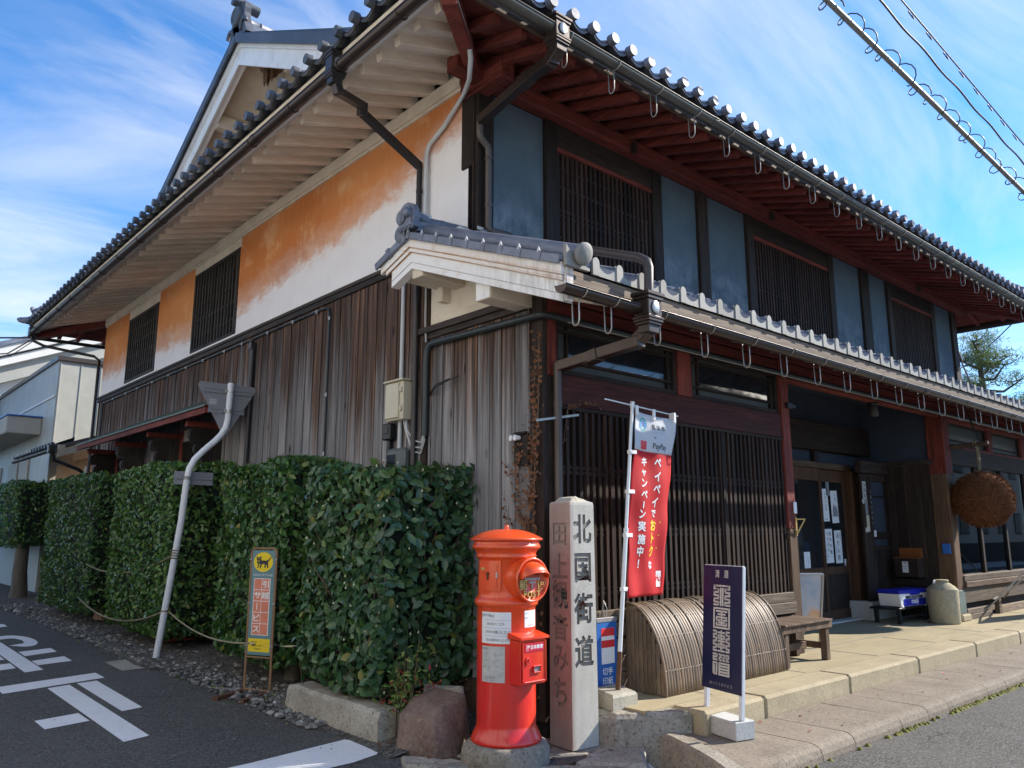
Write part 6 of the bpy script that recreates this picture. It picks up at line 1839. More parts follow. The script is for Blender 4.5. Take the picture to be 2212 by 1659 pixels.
# collection box
m = MB()
m.box(-0.112, 0.112, -0.262, -0.12, 0.375, 0.655, 0.006)
m.build('collection_box', M['post_red'], pb)
m = MB(); m.prism([(-0.105, 0.658), (-0.105, 0.69), (-0.17, 0.695), (-0.285, 0.672), (-0.285, 0.657)], 0.250, AX_YZ, (-0.125, 0, 0)); m.build('box_hood', M['post_red'], pb)
m = MB(); m.box(-0.100, 0.100, -0.272, -0.2625, 0.395, 0.640, 0.004)
m.box(-0.104, -0.096, -0.279, -0.2725, 0.388, 0.648, 0.002); m.box(0.096, 0.104, -0.279, -0.2725, 0.388, 0.648, 0.002); m.box(-0.090, 0.090, -0.281, -0.2725, 0.392, 0.402, 0.003)
m.build('box_door', M['post_red'], pb)
m = MB(); m.box(-0.082, 0.086, -0.2745, -0.2725, 0.580, 0.632); m.build('label_plate', simple('crimson_label', (0.50, 0.012, 0.050), 0.35, var=0.05), pb)
glyphs([('J', -0.066, 0.612, 0.026, 0, 0.001, 1.2), ('P', -0.048, 0.612, 0.026, 0, 0.001, 1.2), ('POST', -0.058, 0.592, 0.008, 0, 0, 1.3), ('日本郵便', 0.022, 0.609, 0.028, 0, 0.0007)], 'print', [M['white_plastic']], pb, (0, -0.2752, 0), ROT_MY)
m = MB(); m.lathe([(0.012, 0), (0.013, 0.008), (0.009, 0.009), (0.009, 0.002), (0.001, 0.002)], (0, 0, 0), 14, True, Matrix(((1, 0, 0), (0, 0, -1), (0, 1.9, 0)))); m.build('keyhole', M['post_red'], pb, (-0.062, -0.2725, 0.525))
m = MB(); m.box(-0.012, 0.052, -0.284, -0.2725, 0.450, 0.456, 0.002); m.box(-0.012, 0.052, -0.284, -0.2725, 0.488, 0.494, 0.002); m.box(-0.014, -0.008, -0.284, -0.2725, 0.450, 0.494, 0.002); m.box(0.048, 0.054, -0.284, -0.2725, 0.450, 0.494, 0.002); m.build('slot_frame', M['post_red'], pb)
m = MB(); m.box(-0.007, 0.047, -0.2745, -0.2726, 0.457, 0.487); m.build('slot_window', M['ink_grey'], pb)
# curved stickers and the little side door follow the cylinder
def curved(m, r, a0, a1, z0, z1, n=14, th=0.0):
    v = []
    for k in range(n+1):
        a = R(a0+(a1-a0)*k/n); v += [(r*math.cos(a), r*math.sin(a), z0), (r*math.cos(a), r*math.sin(a), z1)]
    m.add(v, [(2*k, 2*k+2, 2*k+3, 2*k+1) for k in range(n)], True)
    if th:
        w = []
        for k in range(n+1):
            a = R(a0+(a1-a0)*k/n)
            w.append(((r-th)*math.cos(a), (r-th)*math.sin(a)))
        for (zz, d) in ((z0, 0), (z1, 1)):
            q = []
            for k in range(n+1):
                a = R(a0+(a1-a0)*k/n); q += [(r*math.cos(a), r*math.sin(a), zz), (w[k][0], w[k][1], zz)]
            m.add(q, [(2*k, 2*k+1, 2*k+3, 2*k+2) for k in range(n)])
        for k in (0, n):
            a = R(a0+(a1-a0)*k/n)
            m.add([(r*math.cos(a), r*math.sin(a), z0), (w[k][0], w[k][1], z0), (w[k][0], w[k][1], z1), (r*math.cos(a), r*math.sin(a), z1)], [(0, 1, 2, 3)])
    return m
def on_cyl(name, items, mats, r, parent):
    """flat print wrapped round the cylinder: x is degrees, y is height"""
    out = []
    for s, adeg, z, size, mi in items:
        me = text_mesh(s, size)
        for vtx in me.vertices:
            a = R(adeg)+vtx.co.x/r; y = vtx.co.y
            vtx.co = (r*math.cos(a), r*math.sin(a), z+y)
        out.append((me, Matrix.Identity(4), mi))
    me = join_meshes(name, out, mats); inst(name, me, parent)['kind'] = 'stuff'
    for q, _, _ in out: bpy.data.meshes.remove(q)
rb_ = 0.1975
m = MB(); curved(m, rb_, -185, -122, 0.625, 0.822); st = m.build('sticker', M['paper'], pb)
m = MB()
for zz in (0.672, 0.722, 0.772): curved(m, rb_+0.0008, -176, -123.5, zz-0.0008, zz+0.0008, 8)
m.build('sticker_line', M['ink_blue'], pb)
on_cyl('print', [('設置郵便局', -181+8, 0.802, 0.018, 0), ('郵便', -160, 0.797, 0.020, 0), ('郵便番号', -160, 0.748, 0.019, 0), ('529-', -140, 0.748, 0.026, 0), ('郵便事業(株)', -160, 0.697, 0.017, 0), ('長浜支店', -138, 0.697, 0.029, 0), ('電話番号', -162, 0.648, 0.019, 0), ('0748-62-0380', -139, 0.648, 0.024, 0)], [M['ink_grey']], rb_+0.001, pb)
m = MB(); curved(m, rb_, -184, -134, 0.385, 0.608); m.build('sticker', M['paper_old'], pb)
on_cyl('print', [('取集時刻', -176, 0.592, 0.016, 0), ('平日', -172, 0.558, 0.014, 0), ('土曜日', -172, 0.520, 0.014, 0), ('日曜・休日', -170, 0.482, 0.014, 0), ('長浜郵便局', -164, 0.415, 0.016, 0), ('お問い合わせ', -164, 0.396, 0.012, 0), ('9:30 13:30', -148, 0.558, 0.015, 0), ('10:00', -148, 0.520, 0.015, 0), ('10:00', -148, 0.482, 0.015, 0)], [M['ink_grey']], rb_+0.001, pb)
m = MB(); curved(m, rb_, -94, -56, 0.722, 0.828, 10); m.build('sticker', M['paper'], pb)
on_cyl('print', [('お知らせ', -87, 0.812, 0.010, 0), ('郵便物・ゆうパック', -81, 0.782, 0.010, 0), ('サービス内容', -81, 0.765, 0.010, 0), ('日本郵便株式会社', -76, 0.735, 0.009, 1)], [M['ink_blue'], M['stamp_red']], rb_+0.001, pb)
m = MB(); curved(m, 0.200, -196, -142, 0.955, 1.150, 12, 0.012); sd = m.build('side_door', M['post_red'], pb)
m = MB(); curved(m, 0.2035, -190, -150, 0.985, 1.125, 10, 0.005)
for zz in (0.99, 1.115): curved(m, 0.206, -156, -149, zz-0.01, zz+0.01, 3, 0.006)
m.build('side_door_frame', M['post_red'], pb)
m = MB(); m.tube([(0.2035*math.cos(R(-168))-0.004, 0.2035*math.sin(R(-168)), 1.025), (0.2035*math.cos(R(-168))-0.004, 0.2035*math.sin(R(-168)), 1.075)], [0.004, 0.012], 8); m.build('keyhole', M['rust'], pb)
m = MB(); curved(m, 0.2075, -151, -148, 1.04, 1.075, 2, 0.004); m.build('latch', M['steel'], pb)
m = MB(); curved(m, 0.2065, -186, -176, 1.088, 1.105, 3, 0.002); m.build('maker_plate', M['gold'], pb)
# round foundation stone
m = MB(); rr = random.Random(5)
prof = [(0.27, -0.02), (0.275, 0.05), (0.272, 0.09), (0.258, 0.122), (0.235, 0.135), (0.0, 0.136)]
m.lathe(prof, (0, 0, 0), 40)
m.v = [(x*(1.06+0.03*math.sin(3*math.atan2(y, x)))+rr.uniform(-.004, .004), y*(1.04+0.03*math.cos(2*math.atan2(y, x)))+rr.uniform(-.004, .004), z+(rr.uniform(-.003, .0))) for x, y, z in m.v]
fst = m.build('foundation_stone', M['base_stone'], None, (PX, PY, 0.0))
tag(fst, 'low round mossy stone under the red post box', 'stone')

# --- carved granite way-marker
PW = 0.236
gp = empty('stone_pillar', (0.035, -0.255, 0.018), (0, 0, R(-5)), label='square granite signpost pillar with carved brush characters', cat='stone pillar')
m = MB()
h = PW/2; H = 1.665; n = 8
lay = []
for z, hh in ((0.0, h*1.02), (0.3, h*1.01), (1.0, h*0.985), (1.645, h*0.965), (H, h*0.93)):
    lay.append([(sx*hh, sy*hh, z) for sx, sy in ((-1, -1), (1, -1), (1, 1), (-1, 1))])
v = [p for L_ in lay for p in L_]
f = []
for i in range(len(lay)-1):
    for k in range(4): f.append((i*4+k, i*4+(k+1) % 4, (i+1)*4+(k+1) % 4, (i+1)*4+k))
f += [(3, 2, 1, 0)]
b0 = (len(lay)-1)*4
v.append((0, 0.0, H+0.035)); f += [(b0+k, b0+(k+1) % 4, len(v)-1) for k in range(4)]
m.add(v, f)
pil_me = m.mesh('shaft', [M['pillar'], M['carved']])
pil = bpy.data.objects.new('shaft', pil_me); COL.objects.link(pil)
cut = []
def carve(ch, size, face, a, z, sx=1.0, sy=1.0, off=0.010):
    me = text_mesh(ch, size, 0.012, off*size/0.18, 0, None, 0, 2)
    rot = Euler(ROT_MY if face == 'f' else ROT_MX).to_matrix().to_4x4()
    loc = (a, -h*0.99, z) if face == 'f' else (-h*0.99, -a, z)
    cut.append((me, Matrix.Translation(loc) @ rot @ Matrix.Diagonal((sx, sy, 1, 1)), 0))
for ch, z in (('北', 1.475), ('国', 1.205), ('街', 0.925), ('道', 0.635)): carve(ch, 0.175, 'f', 0.0, z, 1.0, 1.22, 0.006)
for ch, z, sy in (('田', 1.44, 1.0), ('上', 1.215, 1.1), ('観', 1.015, 1.15), ('音', 0.795, 1.05), ('み', 0.585, 1.15), ('ち', 0.36, 1.25)): carve(ch, 0.175, 'l', 0.0, z, 1.0, sy, 0.004)
cut_me = join_meshes('carving', cut, [M['carved']])
cut_o = bpy.data.objects.new('carving', cut_me); COL.objects.link(cut_o)
bmod = pil.modifiers.new('carve', 'BOOLEAN'); bmod.operation = 'DIFFERENCE'; bmod.object = cut_o; bmod.solver = 'EXACT'; bmod.use_self = True
if hasattr(bmod, 'material_mode'): bmod.material_mode = 'TRANSFER'
dg = bpy.context.evaluated_depsgraph_get()
new_me = bpy.data.meshes.new_from_object(pil.evaluated_get(dg))
ok = len(new_me.polygons) > 60
bpy.data.objects.remove(pil)
if ok: inst('shaft', new_me, gp)
else:
    inst('shaft', pil_me, gp)
bpy.data.objects.remove(cut_o)
m = MB(); rr = random.Random(8)
ring = [(rr.uniform(0.9, 1.0)*h*0.9*sx, rr.uniform(0.9, 1.0)*h*0.9*sy) for sx, sy in ((-1, -1), (-.3, -1), (.4, -1), (1, -1), (1, 0), (1, 1), (0, 1), (-1, 1), (-1, 0))]
m.add([(x, y, H-0.002) for x, y in ring]+[(x*0.6, y*0.6, H+0.035+rr.uniform(-.012, .012)) for x, y in ring]+[(0, 0, H+0.045)], [(i, (i+1) % 9, 9+(i+1) % 9, 9+i) for i in range(9)]+[(9+i, 9+(i+1) % 9, 18) for i in range(9)])
m.build('rough_top', M['kerb_stone'], gp)

# --- boulder, kerb stone
def boulder(name, pts, mat, seed, label, cat, sub=3):
    bm = bmesh.new()
    for p in pts: bm.verts.new(p)
    r_ = bmesh.ops.convex_hull(bm, input=bm.verts)
    bmesh.ops.delete(bm, geom=[g for g in r_['geom_interior'] if isinstance(g, bmesh.types.BMVert)], context='VERTS')
    bmesh.ops.triangulate(bm, faces=bm.faces)
    rr = random.Random(seed)
    for k in range(sub):
        bmesh.ops.subdivide_edges(bm, edges=bm.edges, cuts=1, use_grid_fill=True)
        bmesh.ops.triangulate(bm, faces=bm.faces)
        if k == 1: bmesh.ops.smooth_vert(bm, verts=bm.verts, factor=0.10, use_axis_x=True, use_axis_y=True, use_axis_z=True)
    from mathutils import noise as mn
    bm.normal_update()
    for v in bm.verts:
        v.co += v.normal*(mn.fractal(v.co*7+Vector((seed, 0, 0)), 1.0, 2.0, 4)*0.012+mn.noise(v.co*24)*0.003)
    me = bpy.data.meshes.new(name); bm.to_mesh(me); bm.free()
    for p in me.polygons: p.use_smooth = True
    me.materials.append(mat)
    o = inst(name, me); return tag(o, label, cat)
boulder('boulder', [(-0.95, 0.50, -0.03), (-0.87, 0.13, -0.03), (-0.70, 0.10, -0.02), (-0.46, 0.28, 0.0), (-0.55, 0.56, 0.0), (-0.93, 0.47, 0.24), (-0.86, 0.17, 0.27), (-0.80, 0.16, 0.30), (-0.55, 0.23, 0.36), (-0.48, 0.33, 0.33), (-0.60, 0.53, 0.37), (-0.80, 0.52, 0.33), (-0.47, 0.30, 0.15), (-0.89, 0.14, 0.12)], M['rock'], 3, 'reddish brown boulder on the ground left of the red post box', 'rock')
boulder('boulder', [(-0.66, 0.62, -0.02), (-0.40, 0.40, -0.02), (-0.25, 0.60, 0.0), (-0.45, 0.85, 0.0), (-0.62, 0.62, 0.30), (-0.40, 0.45, 0.36), (-0.28, 0.62, 0.30), (-0.50, 0.80, 0.34)], M['kerb_stone'], 6, 'pale rounded stone half hidden behind the reddish boulder', 'rock')
def long_stone(name, p0, p1, w, h_, mat, seed, label):
    rr = random.Random(seed); p0 = Vector(p0); p1 = Vector(p1); d = p1-p0; L = d.length; d.normalize(); r_ = Vector((-d.y, d.x, 0))
    n = 18; prof = [(-0.5, 0.0), (-0.50, 0.45), (-0.47, 0.88), (-0.38, 1.0), (0.38, 1.0), (0.47, 0.88), (0.5, 0.45), (0.5, 0.0)]
    v = []
    for i in range(n+1):
        t = i/n; e = 1.0 if 0 < i < n else 0.93
        for (a, b) in prof:
            v.append(tuple(p0+d*(L*t)+r_*(a*w*e+rr.uniform(-.006, .006))+Vector((0, 0, b*h_*e+rr.uniform(-.006, .006)-0.03))))
    K = len(prof); f = []
    for i in range(n):
        for k in range(K-1): f.append((i*K+k, i*K+k+1, (i+1)*K+k+1, (i+1)*K+k))
    f += [tuple(range(K))[::-1], tuple(n*K+k for k in range(K))]
    m = MB(); m.add(v, f); o = m.build(name, mat); return tag(o, label, 'kerb stone')
long_stone('kerb_stone', (-0.865, 2.12, 0), (-0.865, 0.70, 0), 0.22, 0.255, M['kerb_stone'], 2, 'long rough granite kerb stone under the front hedge')

# --- nobori campaign flag in its stone
FX, FY_ = 0.445, -0.305
fb = rough_block('flag_stone', [(0.26, -0.42), (0.52, -0.43), (0.64, -0.12), (0.36, -0.12)], 0.226, 0.335, M['concrete_old'], 0.02, 0.004, None, 12)
tag(fb, 'square old concrete block holding the flag pole', 'block')
nf = empty('banner_flag', (FX, FY_, 0.335), label='tall red and white campaign banner on a white pole', cat='banner')
def flag_pt(z):      # pole leans a little to the right as it rises
    t = (z-0.335)/2.15; return (0.262*t, 0.004*t, z-0.335)
m = MB(); m.tube([flag_pt(0.30), flag_pt(1.45)], 0.0165, 12); m.tube([flag_pt(1.42), flag_pt(1.50)], 0.019, 12); m.tube([flag_pt(1.45), flag_pt(2.485)], 0.0135, 12); m.tube([flag_pt(2.45), flag_pt(2.50)], 0.018, 12); m.build('pole', M['white_paint'], nf)
m = MB(); m.tube([flag_pt(0.335), flag_pt(0.60)], 0.0185, 10); m.build('worn_foot', M['rust'], nf)
tp = Vector(flag_pt(2.47))
bar0 = tp+Vector((-0.325, 0, 0.018)); bar1 = tp+Vector((0.60, 0, -0.03))
m = MB(); m.tube([bar0, bar1], 0.006, 8); m.build('crossbar', M['white_paint'], nf)
FWD = 0.475
def cloth(u, w):   # u 0..1 across, w 0..1 down
    z = 2.435-1.455*w
    left = Vector(flag_pt(z)); 
    x = left.x+0.045+FWD*u*(1.0+0.012*math.sin(w*5))-0.012*w
    x += 0.008*math.sin(w*6.0)
    zz = z-0.335-0.03*u*(1-w)-0.010*math.sin(u*3.14)*(1-w)
    yv = 0.012*math.sin(u*5+w*4.5)+0.010*math.sin(u*11-w*9)*(0.4+0.6*w)+0.006*math.sin(w*23+u*3)
    # the free top corner folds forward a little
    k = max(0, u-0.80)/0.20*max(0, 0.22-w)/0.22
    yv -= 0.022*k; zz -= 0.008*k
    return Vector((x, yv, zz))
def cloth_part(name, w0, w1, mat, nu=26, nw=40):
    v = []
    for j in range(nw+1):
        for i in range(nu+1): v.append(tuple(cloth(i/nu, w0+(w1-w0)*j/nw)))
    f = [(j*(nu+1)+i, (j+1)*(nu+1)+i, (j+1)*(nu+1)+i+1, j*(nu+1)+i+1) for j in range(nw) for i in range(nu)]
    m = MB(); m.add(v, f, True); o = m.build(name, mat, nf)
    so = o.modifiers.new('thickness', 'SOLIDIFY'); so.thickness = 0.0012; so.offset = 0
    return o
cloth_part('cloth', 0.0, 0.215, M['flag_white'], 26, 14)
cloth_part('cloth', 0.215, 1.0, M['flag_red'], 26, 50)
def cloth_print(name, items, mats):
    out = []
    for it in items:
        s, u, w, size, mi = it[:5]
        bold = it[5] if len(it) > 5 else 0; sx = it[6] if len(it) > 6 else 1; rot = it[7] if len(it) > 7 else 0
        me = s if not isinstance(s, str) else text_mesh(s, size, 0, 0, bold)
        bm = bmesh.new(); bm.from_mesh(me)
        bmesh.ops.triangulate(bm, faces=bm.faces)
        ca, sa = math.cos(rot), math.sin(rot)
        for vtx in bm.verts:
            x, y = vtx.co.x*sx, vtx.co.y
            x, y = x*ca-y*sa, x*sa+y*ca
            p = cloth(u+x/FWD, w-y/1.455)
            vtx.co = p+Vector((0, -0.0022+vtx.co.z, 0))
        me2 = bpy.data.meshes.new('p'); bm.to_mesh(me2); bm.free(); out.append((me2, Matrix.Identity(4), mi))
    inst(name, join_meshes(name, out, mats), nf)
def poly_mesh(poly, z=0):
    me = bpy.data.meshes.new('shape'); me.from_pydata([(x, y, z) for x, y in poly], [], [tuple(range(len(poly)))]); return me
def ell(rx, ry, a0=0, a1=360, n=24, cx=0, cy=0): return [(cx+rx*math.cos(R(a0+(a1-a0)*k/n)), cy+ry*math.sin(R(a0+(a1-a0)*k/n))) for k in range(n+(0 if a1-a0 == 360 else 1))]
rednum = []
items = []
colA = [('ペ', .245), ('イ', .325), ('ペ', .395), ('イ', .470), ('で', .533), ('お', .598), ('ト', .668), ('ク', .738), ('な', .812)]
for c, w in colA:
    big = c in 'おトク'
    items.append((c, 0.60, w+0.022, 0.098 if big else (0.070 if c in 'でな' else 0.094), 1 if big else 0, 0.0035 if big else 0.003, 0.85))
for w in (.592, .665, .735): items.append((poly_mesh(ell(0.006, 0.006, n=10)), 0.79, w+0.01, 1, 1))
colB = [('キ', .252), ('ャ', .315), ('ン', .372), ('ペ', .434), ('ー', .492), ('ン', .542), ('実', .607), ('施', .677), ('中', .742), ('！', .808)]
for c, w in colB: items.append((c, 0.29, w+0.020, 0.082 if c not in 'ャー' else 0.070, 0, 0.0028, 0.92, math.pi/2 if c == 'ー' else 0))
bl = [(-0.028, -0.062), (0.028, -0.062), (0.030, 0.062), (-0.028, 0.062)]
items.append((poly_mesh(bl), 0.86, 0.912, 1, 0))
cloth_print('print', items, [M['white_plastic'], M['yellow']])
cloth_print('print', [('がんばろう', 0.885, 0.912, 0.0, 0)] if False else [(c, 0.890, 0.885+i*0.0135, 0.017, 0) for i, c in enumerate('がんばろう！')]+[(c, 0.835, 0.890+i*0.0135, 0.017, 0) for i, c in enumerate('長浜市')], [M['stamp_red']])
# emblem: ring in teal and green crossed by blue waves
emb = [(poly_mesh(ell(0.041, 0.056, 0, 180, 16)+ell(0.026, 0.044, 180, 0, 16)), 0.235, 0.062, 1, 0), (poly_mesh(ell(0.041, 0.056, 180, 360, 16)+ell(0.026, 0.044, 360, 180, 16)), 0.235, 0.062, 1, 0)]
for k in range(3):
    y0 = 0.012-0.014*k
    top = [(-0.046+0.092*i/10, y0+0.011*math.sin(i/10*6.28-0.8)+0.012*(i/10-0.5)*2) for i in range(11)]
    emb.append((poly_mesh([(x, y+0.0035) for x, y in top]+[(x, y-0.0035) for x, y in top[::-1]], -0.0004), 0.235, 0.062, 1, 1))
emb += [('長', 0.475, 0.067, 0.050, 2, 0.0006, 0.95), ('浜', 0.595, 0.067, 0.050, 2, 0.0006, 0.95), ('市', 0.715, 0.067, 0.050, 2, 0.0006, 0.95)]
emb += [(c, 0.445+0.042*i, 0.097, 0.015, 3, 0) for i, c in enumerate('NAGAHAMA')]
emb += [('×', 0.50, 0.128, 0.060, 3, 0)]
emb += [('PayPay', 0.635, 0.180, 0.066, 2, 0.0008, 0.95)]
sq = [(-0.030, -0.036), (0.030, -0.036), (0.036, -0.030), (0.036, 0.030), (0.030, 0.036), (-0.030, 0.036), (-0.036, 0.030), (-0.036, -0.030)]
emb += [(poly_mesh(sq), 0.245, 0.180, 1, 4), (poly_mesh(ell(0.026, 0.019, 150, -105, 16, 0.0, 0.006)+ell(0.018, 0.012, -105, 150, 16, 0.0, 0.006), -0.0004), 0.245, 0.180, 1, 5), (poly_mesh([(-0.020, -0.030), (-0.013, -0.030), (-0.003, 0.020), (-0.010, 0.020)], -0.0005), 0.245, 0.180, 1, 5)]
cloth_print('emblem', emb, [M['teal_print'], M['blue_print'], M['ink'], M['ink_grey'], M['stamp_red'], M['white_plastic']])
for w in (0.235, 0.45, 0.68, 0.955):
    z = 2.435-1.455*w; p = Vector(flag_pt(z)); m = MB(); m.box(p.x-0.018, p.x+0.062, -0.019, 0.019, p.z-0.015, p.z+0.015, 0.003); m.build('clip', M['white_plastic'], nf)
for u in (0.03, 0.49, 0.965):
    c0 = cloth(u, 0.0); p = bar0+(bar1-bar0)*((c0.x-bar0.x)/(bar1.x-bar0.x)); m = MB(); m.box(c0.x-0.015, c0.x+0.015, min(c0.y, p.y)-0.009, p.y+0.009, c0.z-0.035, p.z+0.010, 0.003); m.build('clip', M['white_plastic'], nf)

# --- deep blue sake sign
bs = empty('shop_sign', (0.79, -0.946, 0.10), (0, 0, R(-15)), label='deep blue standing sign with ivory seal characters on a concrete foot', cat='sign')
m = MB(); m.cbox((0.0, 0.0, 0.061), (0.086, 0.238, 0.060), 0.006); m.build('concrete_foot', M['concrete'], bs)
SY0, SY1, SZ0, SZ1 = -0.232, 0.168, 0.280, 1.132
for yy in (SY1-0.030, SY0+0.016):
    m = MB(); m.box(-0.004, 0.026, yy-0.016, yy+0.016, 0.122, SZ1-0.002, 0.003); m.build('leg', M['white_paint'], bs)
m = MB(); m.box(-0.012, -0.0045, SY0, SY1, SZ0, SZ1, 0.002); m.build('panel', M['navy_panel'], bs)
m = MB(); m.box(-0.0045, 0.012, SY0-0.006, SY0-0.0001, SZ0, SZ1+0.004, 0.002); m.box(-0.0045, 0.012, SY0, SY1, SZ1+0.0001, SZ1+0.006, 0.002); m.build('frame', M['white_paint'], bs)
def bars(rects, cy, cz, w, h_, mats, name):
    m = MB()
    for (x0, x1, y0, y1) in rects:
        a, b = cy-(x0-0.5)*w, cy-(x1-0.5)*w
        m.box(-0.0140, -0.0122, min(a, b), max(a, b), cz+(y0-0.5)*h_, cz+(y1-0.5)*h_)
    return m.build(name, mats, bs)
def maze(kind):
    r = []
    t = 0.085
    def H_(x0, x1, y): r.append((x0, x1, y-t/2, y+t/2))
    def V_(x, y0, y1): r.append((x-t/2, x+t/2, y0, y1))
    if kind == 0:      # north: two combs back to back
        for s in (0, 1):
            fx = lambda x: x if s == 0 else 1-x
            def HH(x0, x1, y): a, b = fx(x0), fx(x1); H_(min(a, b), max(a, b), y)
            def VV(x, y0, y1): V_(fx(x), y0, y1)
            VV(0.44, 0.0, 0.86); HH(0.0, 0.48, 0.955); HH(0.10, 0.33, 0.80) 
            for k, y in enumerate((0.955, 0.80, 0.645, 0.49, 0.335, 0.18, 0.045)): HH(0.0 if k % 2 == 0 else 0.06, 0.34, y)
            for k, (a, b) in enumerate(((0.80, 0.955), (0.645, 0.80), (0.49, 0.645), (0.335, 0.49), (0.18, 0.335), (0.045, 0.18))): VV(0.045 if k % 2 == 0 else 0.30, a-0.04, b+0.04)
    if kind == 1:      # country: square box with jade inside
        H_(0, 1, 0.955); H_(0, 1, 0.045); V_(0.045, 0, 1); V_(0.955, 0, 1)
        H_(0.16, 0.84, 0.82); H_(0.26, 0.74, 0.68); V_(0.5, 0.18, 0.82); H_(0.16, 0.84, 0.54)
        H_(0.16, 0.42, 0.40); H_(0.58, 0.84, 0.40); V_(0.20, 0.36, 0.56); V_(0.80, 0.36, 0.56); H_(0.30, 0.70, 0.29); V_(0.34, 0.25, 0.42); V_(0.20, 0.16, 0.30); V_(0.80, 0.16, 0.30); H_(0.16, 0.84, 0.18)
    if kind == 2:      # street: three columns of meander
        for cx in (0.12, 0.88):
            s = 1 if cx < 0.5 else -1
            for k, y in enumerate((0.955, 0.80, 0.645, 0.49, 0.335, 0.18, 0.045)): H_(cx-0.12, cx+0.12, y)
            for k, (a, b) in enumerate(((0.80, 0.955), (0.645, 0.80), (0.49, 0.645), (0.335, 0.49), (0.18, 0.335), (0.045, 0.18))): V_(cx+s*(0.08 if k % 2 == 0 else -0.08), a-0.04, b+0.04)
        V_(0.5, 0.0, 1.0)
        for y in (0.90, 0.76, 0.62, 0.50, 0.36, 0.22, 0.045): H_(0.30, 0.70, y)
        for (x, a, b) in ((0.33, 0.62, 0.76), (0.67, 0.62, 0.76), (0.33, 0.22, 0.36), (0.67, 0.22, 0.36)): V_(x, a-.04, b+.04)
    if kind == 3:      # way: walking radical and head
        for k, y in enumerate((0.955, 0.83, 0.70)): H_(0.0, 0.28, y)
        V_(0.24, 0.79, 0.99); V_(0.045, 0.66, 0.83); V_(0.24, 0.0, 0.58); H_(0.0, 0.28, 0.56); V_(0.10, 0.0, 0.46); H_(0.06, 0.28, 0.045); V_(0.045, 0.045, 0.56)
        for x in (0.40, 0.62, 0.84):
            H_(x-0.04, x+0.13, 0.955); H_(x-0.04, x+0.13, 0.83); H_(x-0.04, x+0.13, 0.70); V_(x+0.10, 0.79, 0.99); V_(x, 0.66, 0.87)
        H_(0.36, 1.0, 0.56); V_(0.40, 0.0, 0.56); V_(0.955, 0.0, 0.56)
        for y in (0.43, 0.30, 0.17, 0.045): H_(0.40, 0.955, y)
    return r
cyp = (SY0+SY1)/2
for k in range(4): bars(maze(k), cyp, 0.925-0.157*k, 0.172, 0.146, M['sign_white'], 'seal_character')
glyphs([('清', -0.050, 1.075, 0.060, 0, 0.0006, 0.8), ('酒', 0.042, 1.075, 0.060, 0, 0.0006, 0.8)]+[(c, -0.105+0.030*i, 0.322, 0.022, 0) for i, c in enumerate('ほっこくかいどう')], 'print', [M['sign_white']], bs, (-0.0128, cyp, 0), ROT_MX)
tl_ = Matrix.Translation((0, 0, 0.12)) @ Matrix.Rotation(R(4.5), 4, 'Y') @ Matrix.Translation((-0.02, 0, -0.12))
for o in bs.children:
    if not o.name.startswith('concrete_foot'): o.matrix_basis = tl_ @ o.matrix_basis

# --- parcel-service sign in a tube frame
ys = empty('parcel_sign', (-0.870, 2.905, 0.035), (0, 0, R(-65)), label='narrow teal parcel service sign with a yellow cat disc in a rusty frame', cat='sign')
WS = 0.118
m = MB()
pts = [(-WS, 0, 0.0), (-WS, 0, 1.24)]+[(-WS+0.04-0.04*math.cos(a), 0, 1.24+0.04*math.sin(a)) for a in (0.4, 0.8, 1.2, 1.57)]+[(WS-0.04+0.04*math.sin(a), 0, 1.24+0.04*math.cos(a)) for a in (0.0, 0.4, 0.8, 1.2, 1.57)]+[(WS, 0, 0.0)]
m.tube(pts, 0.0105, 8); m.tube([(-WS, 0, 0.01), (WS, 0, 0.01)], 0.009, 8); m.tube([(-WS, 0, 0.295), (WS, 0, 0.295)], 0.009, 8); m.build('tube_frame', M['rusty'], ys)
m = MB(); m.box(-WS+0.010, WS-0.010, -0.008, 0.0, 0.315, 1.262, 0.003); m.build('panel', M['sign_teal'], ys)
m = MB(); m.lathe([(0.001, 0), (0.091, 0.0), (0.091, 0.001)], (0, 0, 0), 32, False, TO_MY); m.add([(0.091*math.cos(t*math.pi/16), -0.0012, 0.091*math.sin(t*math.pi/16)) for t in range(32)], [tuple(range(32))]); m.build('yellow_disc', M['yellow'], ys, (0, -0.0085, 1.155))
cat = [(-0.062, 0.062), (-0.050, 0.048), (-0.034, 0.048), (-0.022, 0.064), (-0.018, 0.040), (-0.020, 0.022), (0.030, 0.018), (0.055, 0.034), (0.072, 0.056), (0.078, 0.052), (0.060, 0.024), (0.046, 0.006), (0.050, -0.050), (0.040, -0.050), (0.030, -0.014), (0.022, -0.050), (0.012, -0.050), (0.014, -0.012), (-0.010, -0.014), (-0.022, -0.052), (-0.032, -0.052), (-0.026, -0.016), (-0.034, -0.010), (-0.046, -0.052), (-0.056, -0.050), (-0.046, -0.006), (-0.060, -0.010), (-0.060, 0.020), (-0.066, 0.034)]
m = MB(); m.add([(x, 0, z) for x, z in cat], [tuple(range(len(cat)))]); m.build('cat_emblem', M['ink'], ys, (0.0, -0.0102, 1.150))
m = MB(); 
for (x, z) in ((-0.052, 0.036), (-0.032, 0.034), (-0.052, 0.012), (-0.038, 0.010)): m.add([(x-0.007, 0, z), (x, 0, z-0.003), (x+0.007, 0, z+0.002), (x, 0, z+0.003)], [(0, 1, 2, 3)])
m.add([(-0.056, 0, 0.022), (-0.042, 0, 0.017), (-0.028, 0, 0.022), (-0.042, 0, 0.014)], [(0, 3, 2, 1)]); m.build('cat_face', M['yellow'], ys, (0, -0.0104, 1.150))
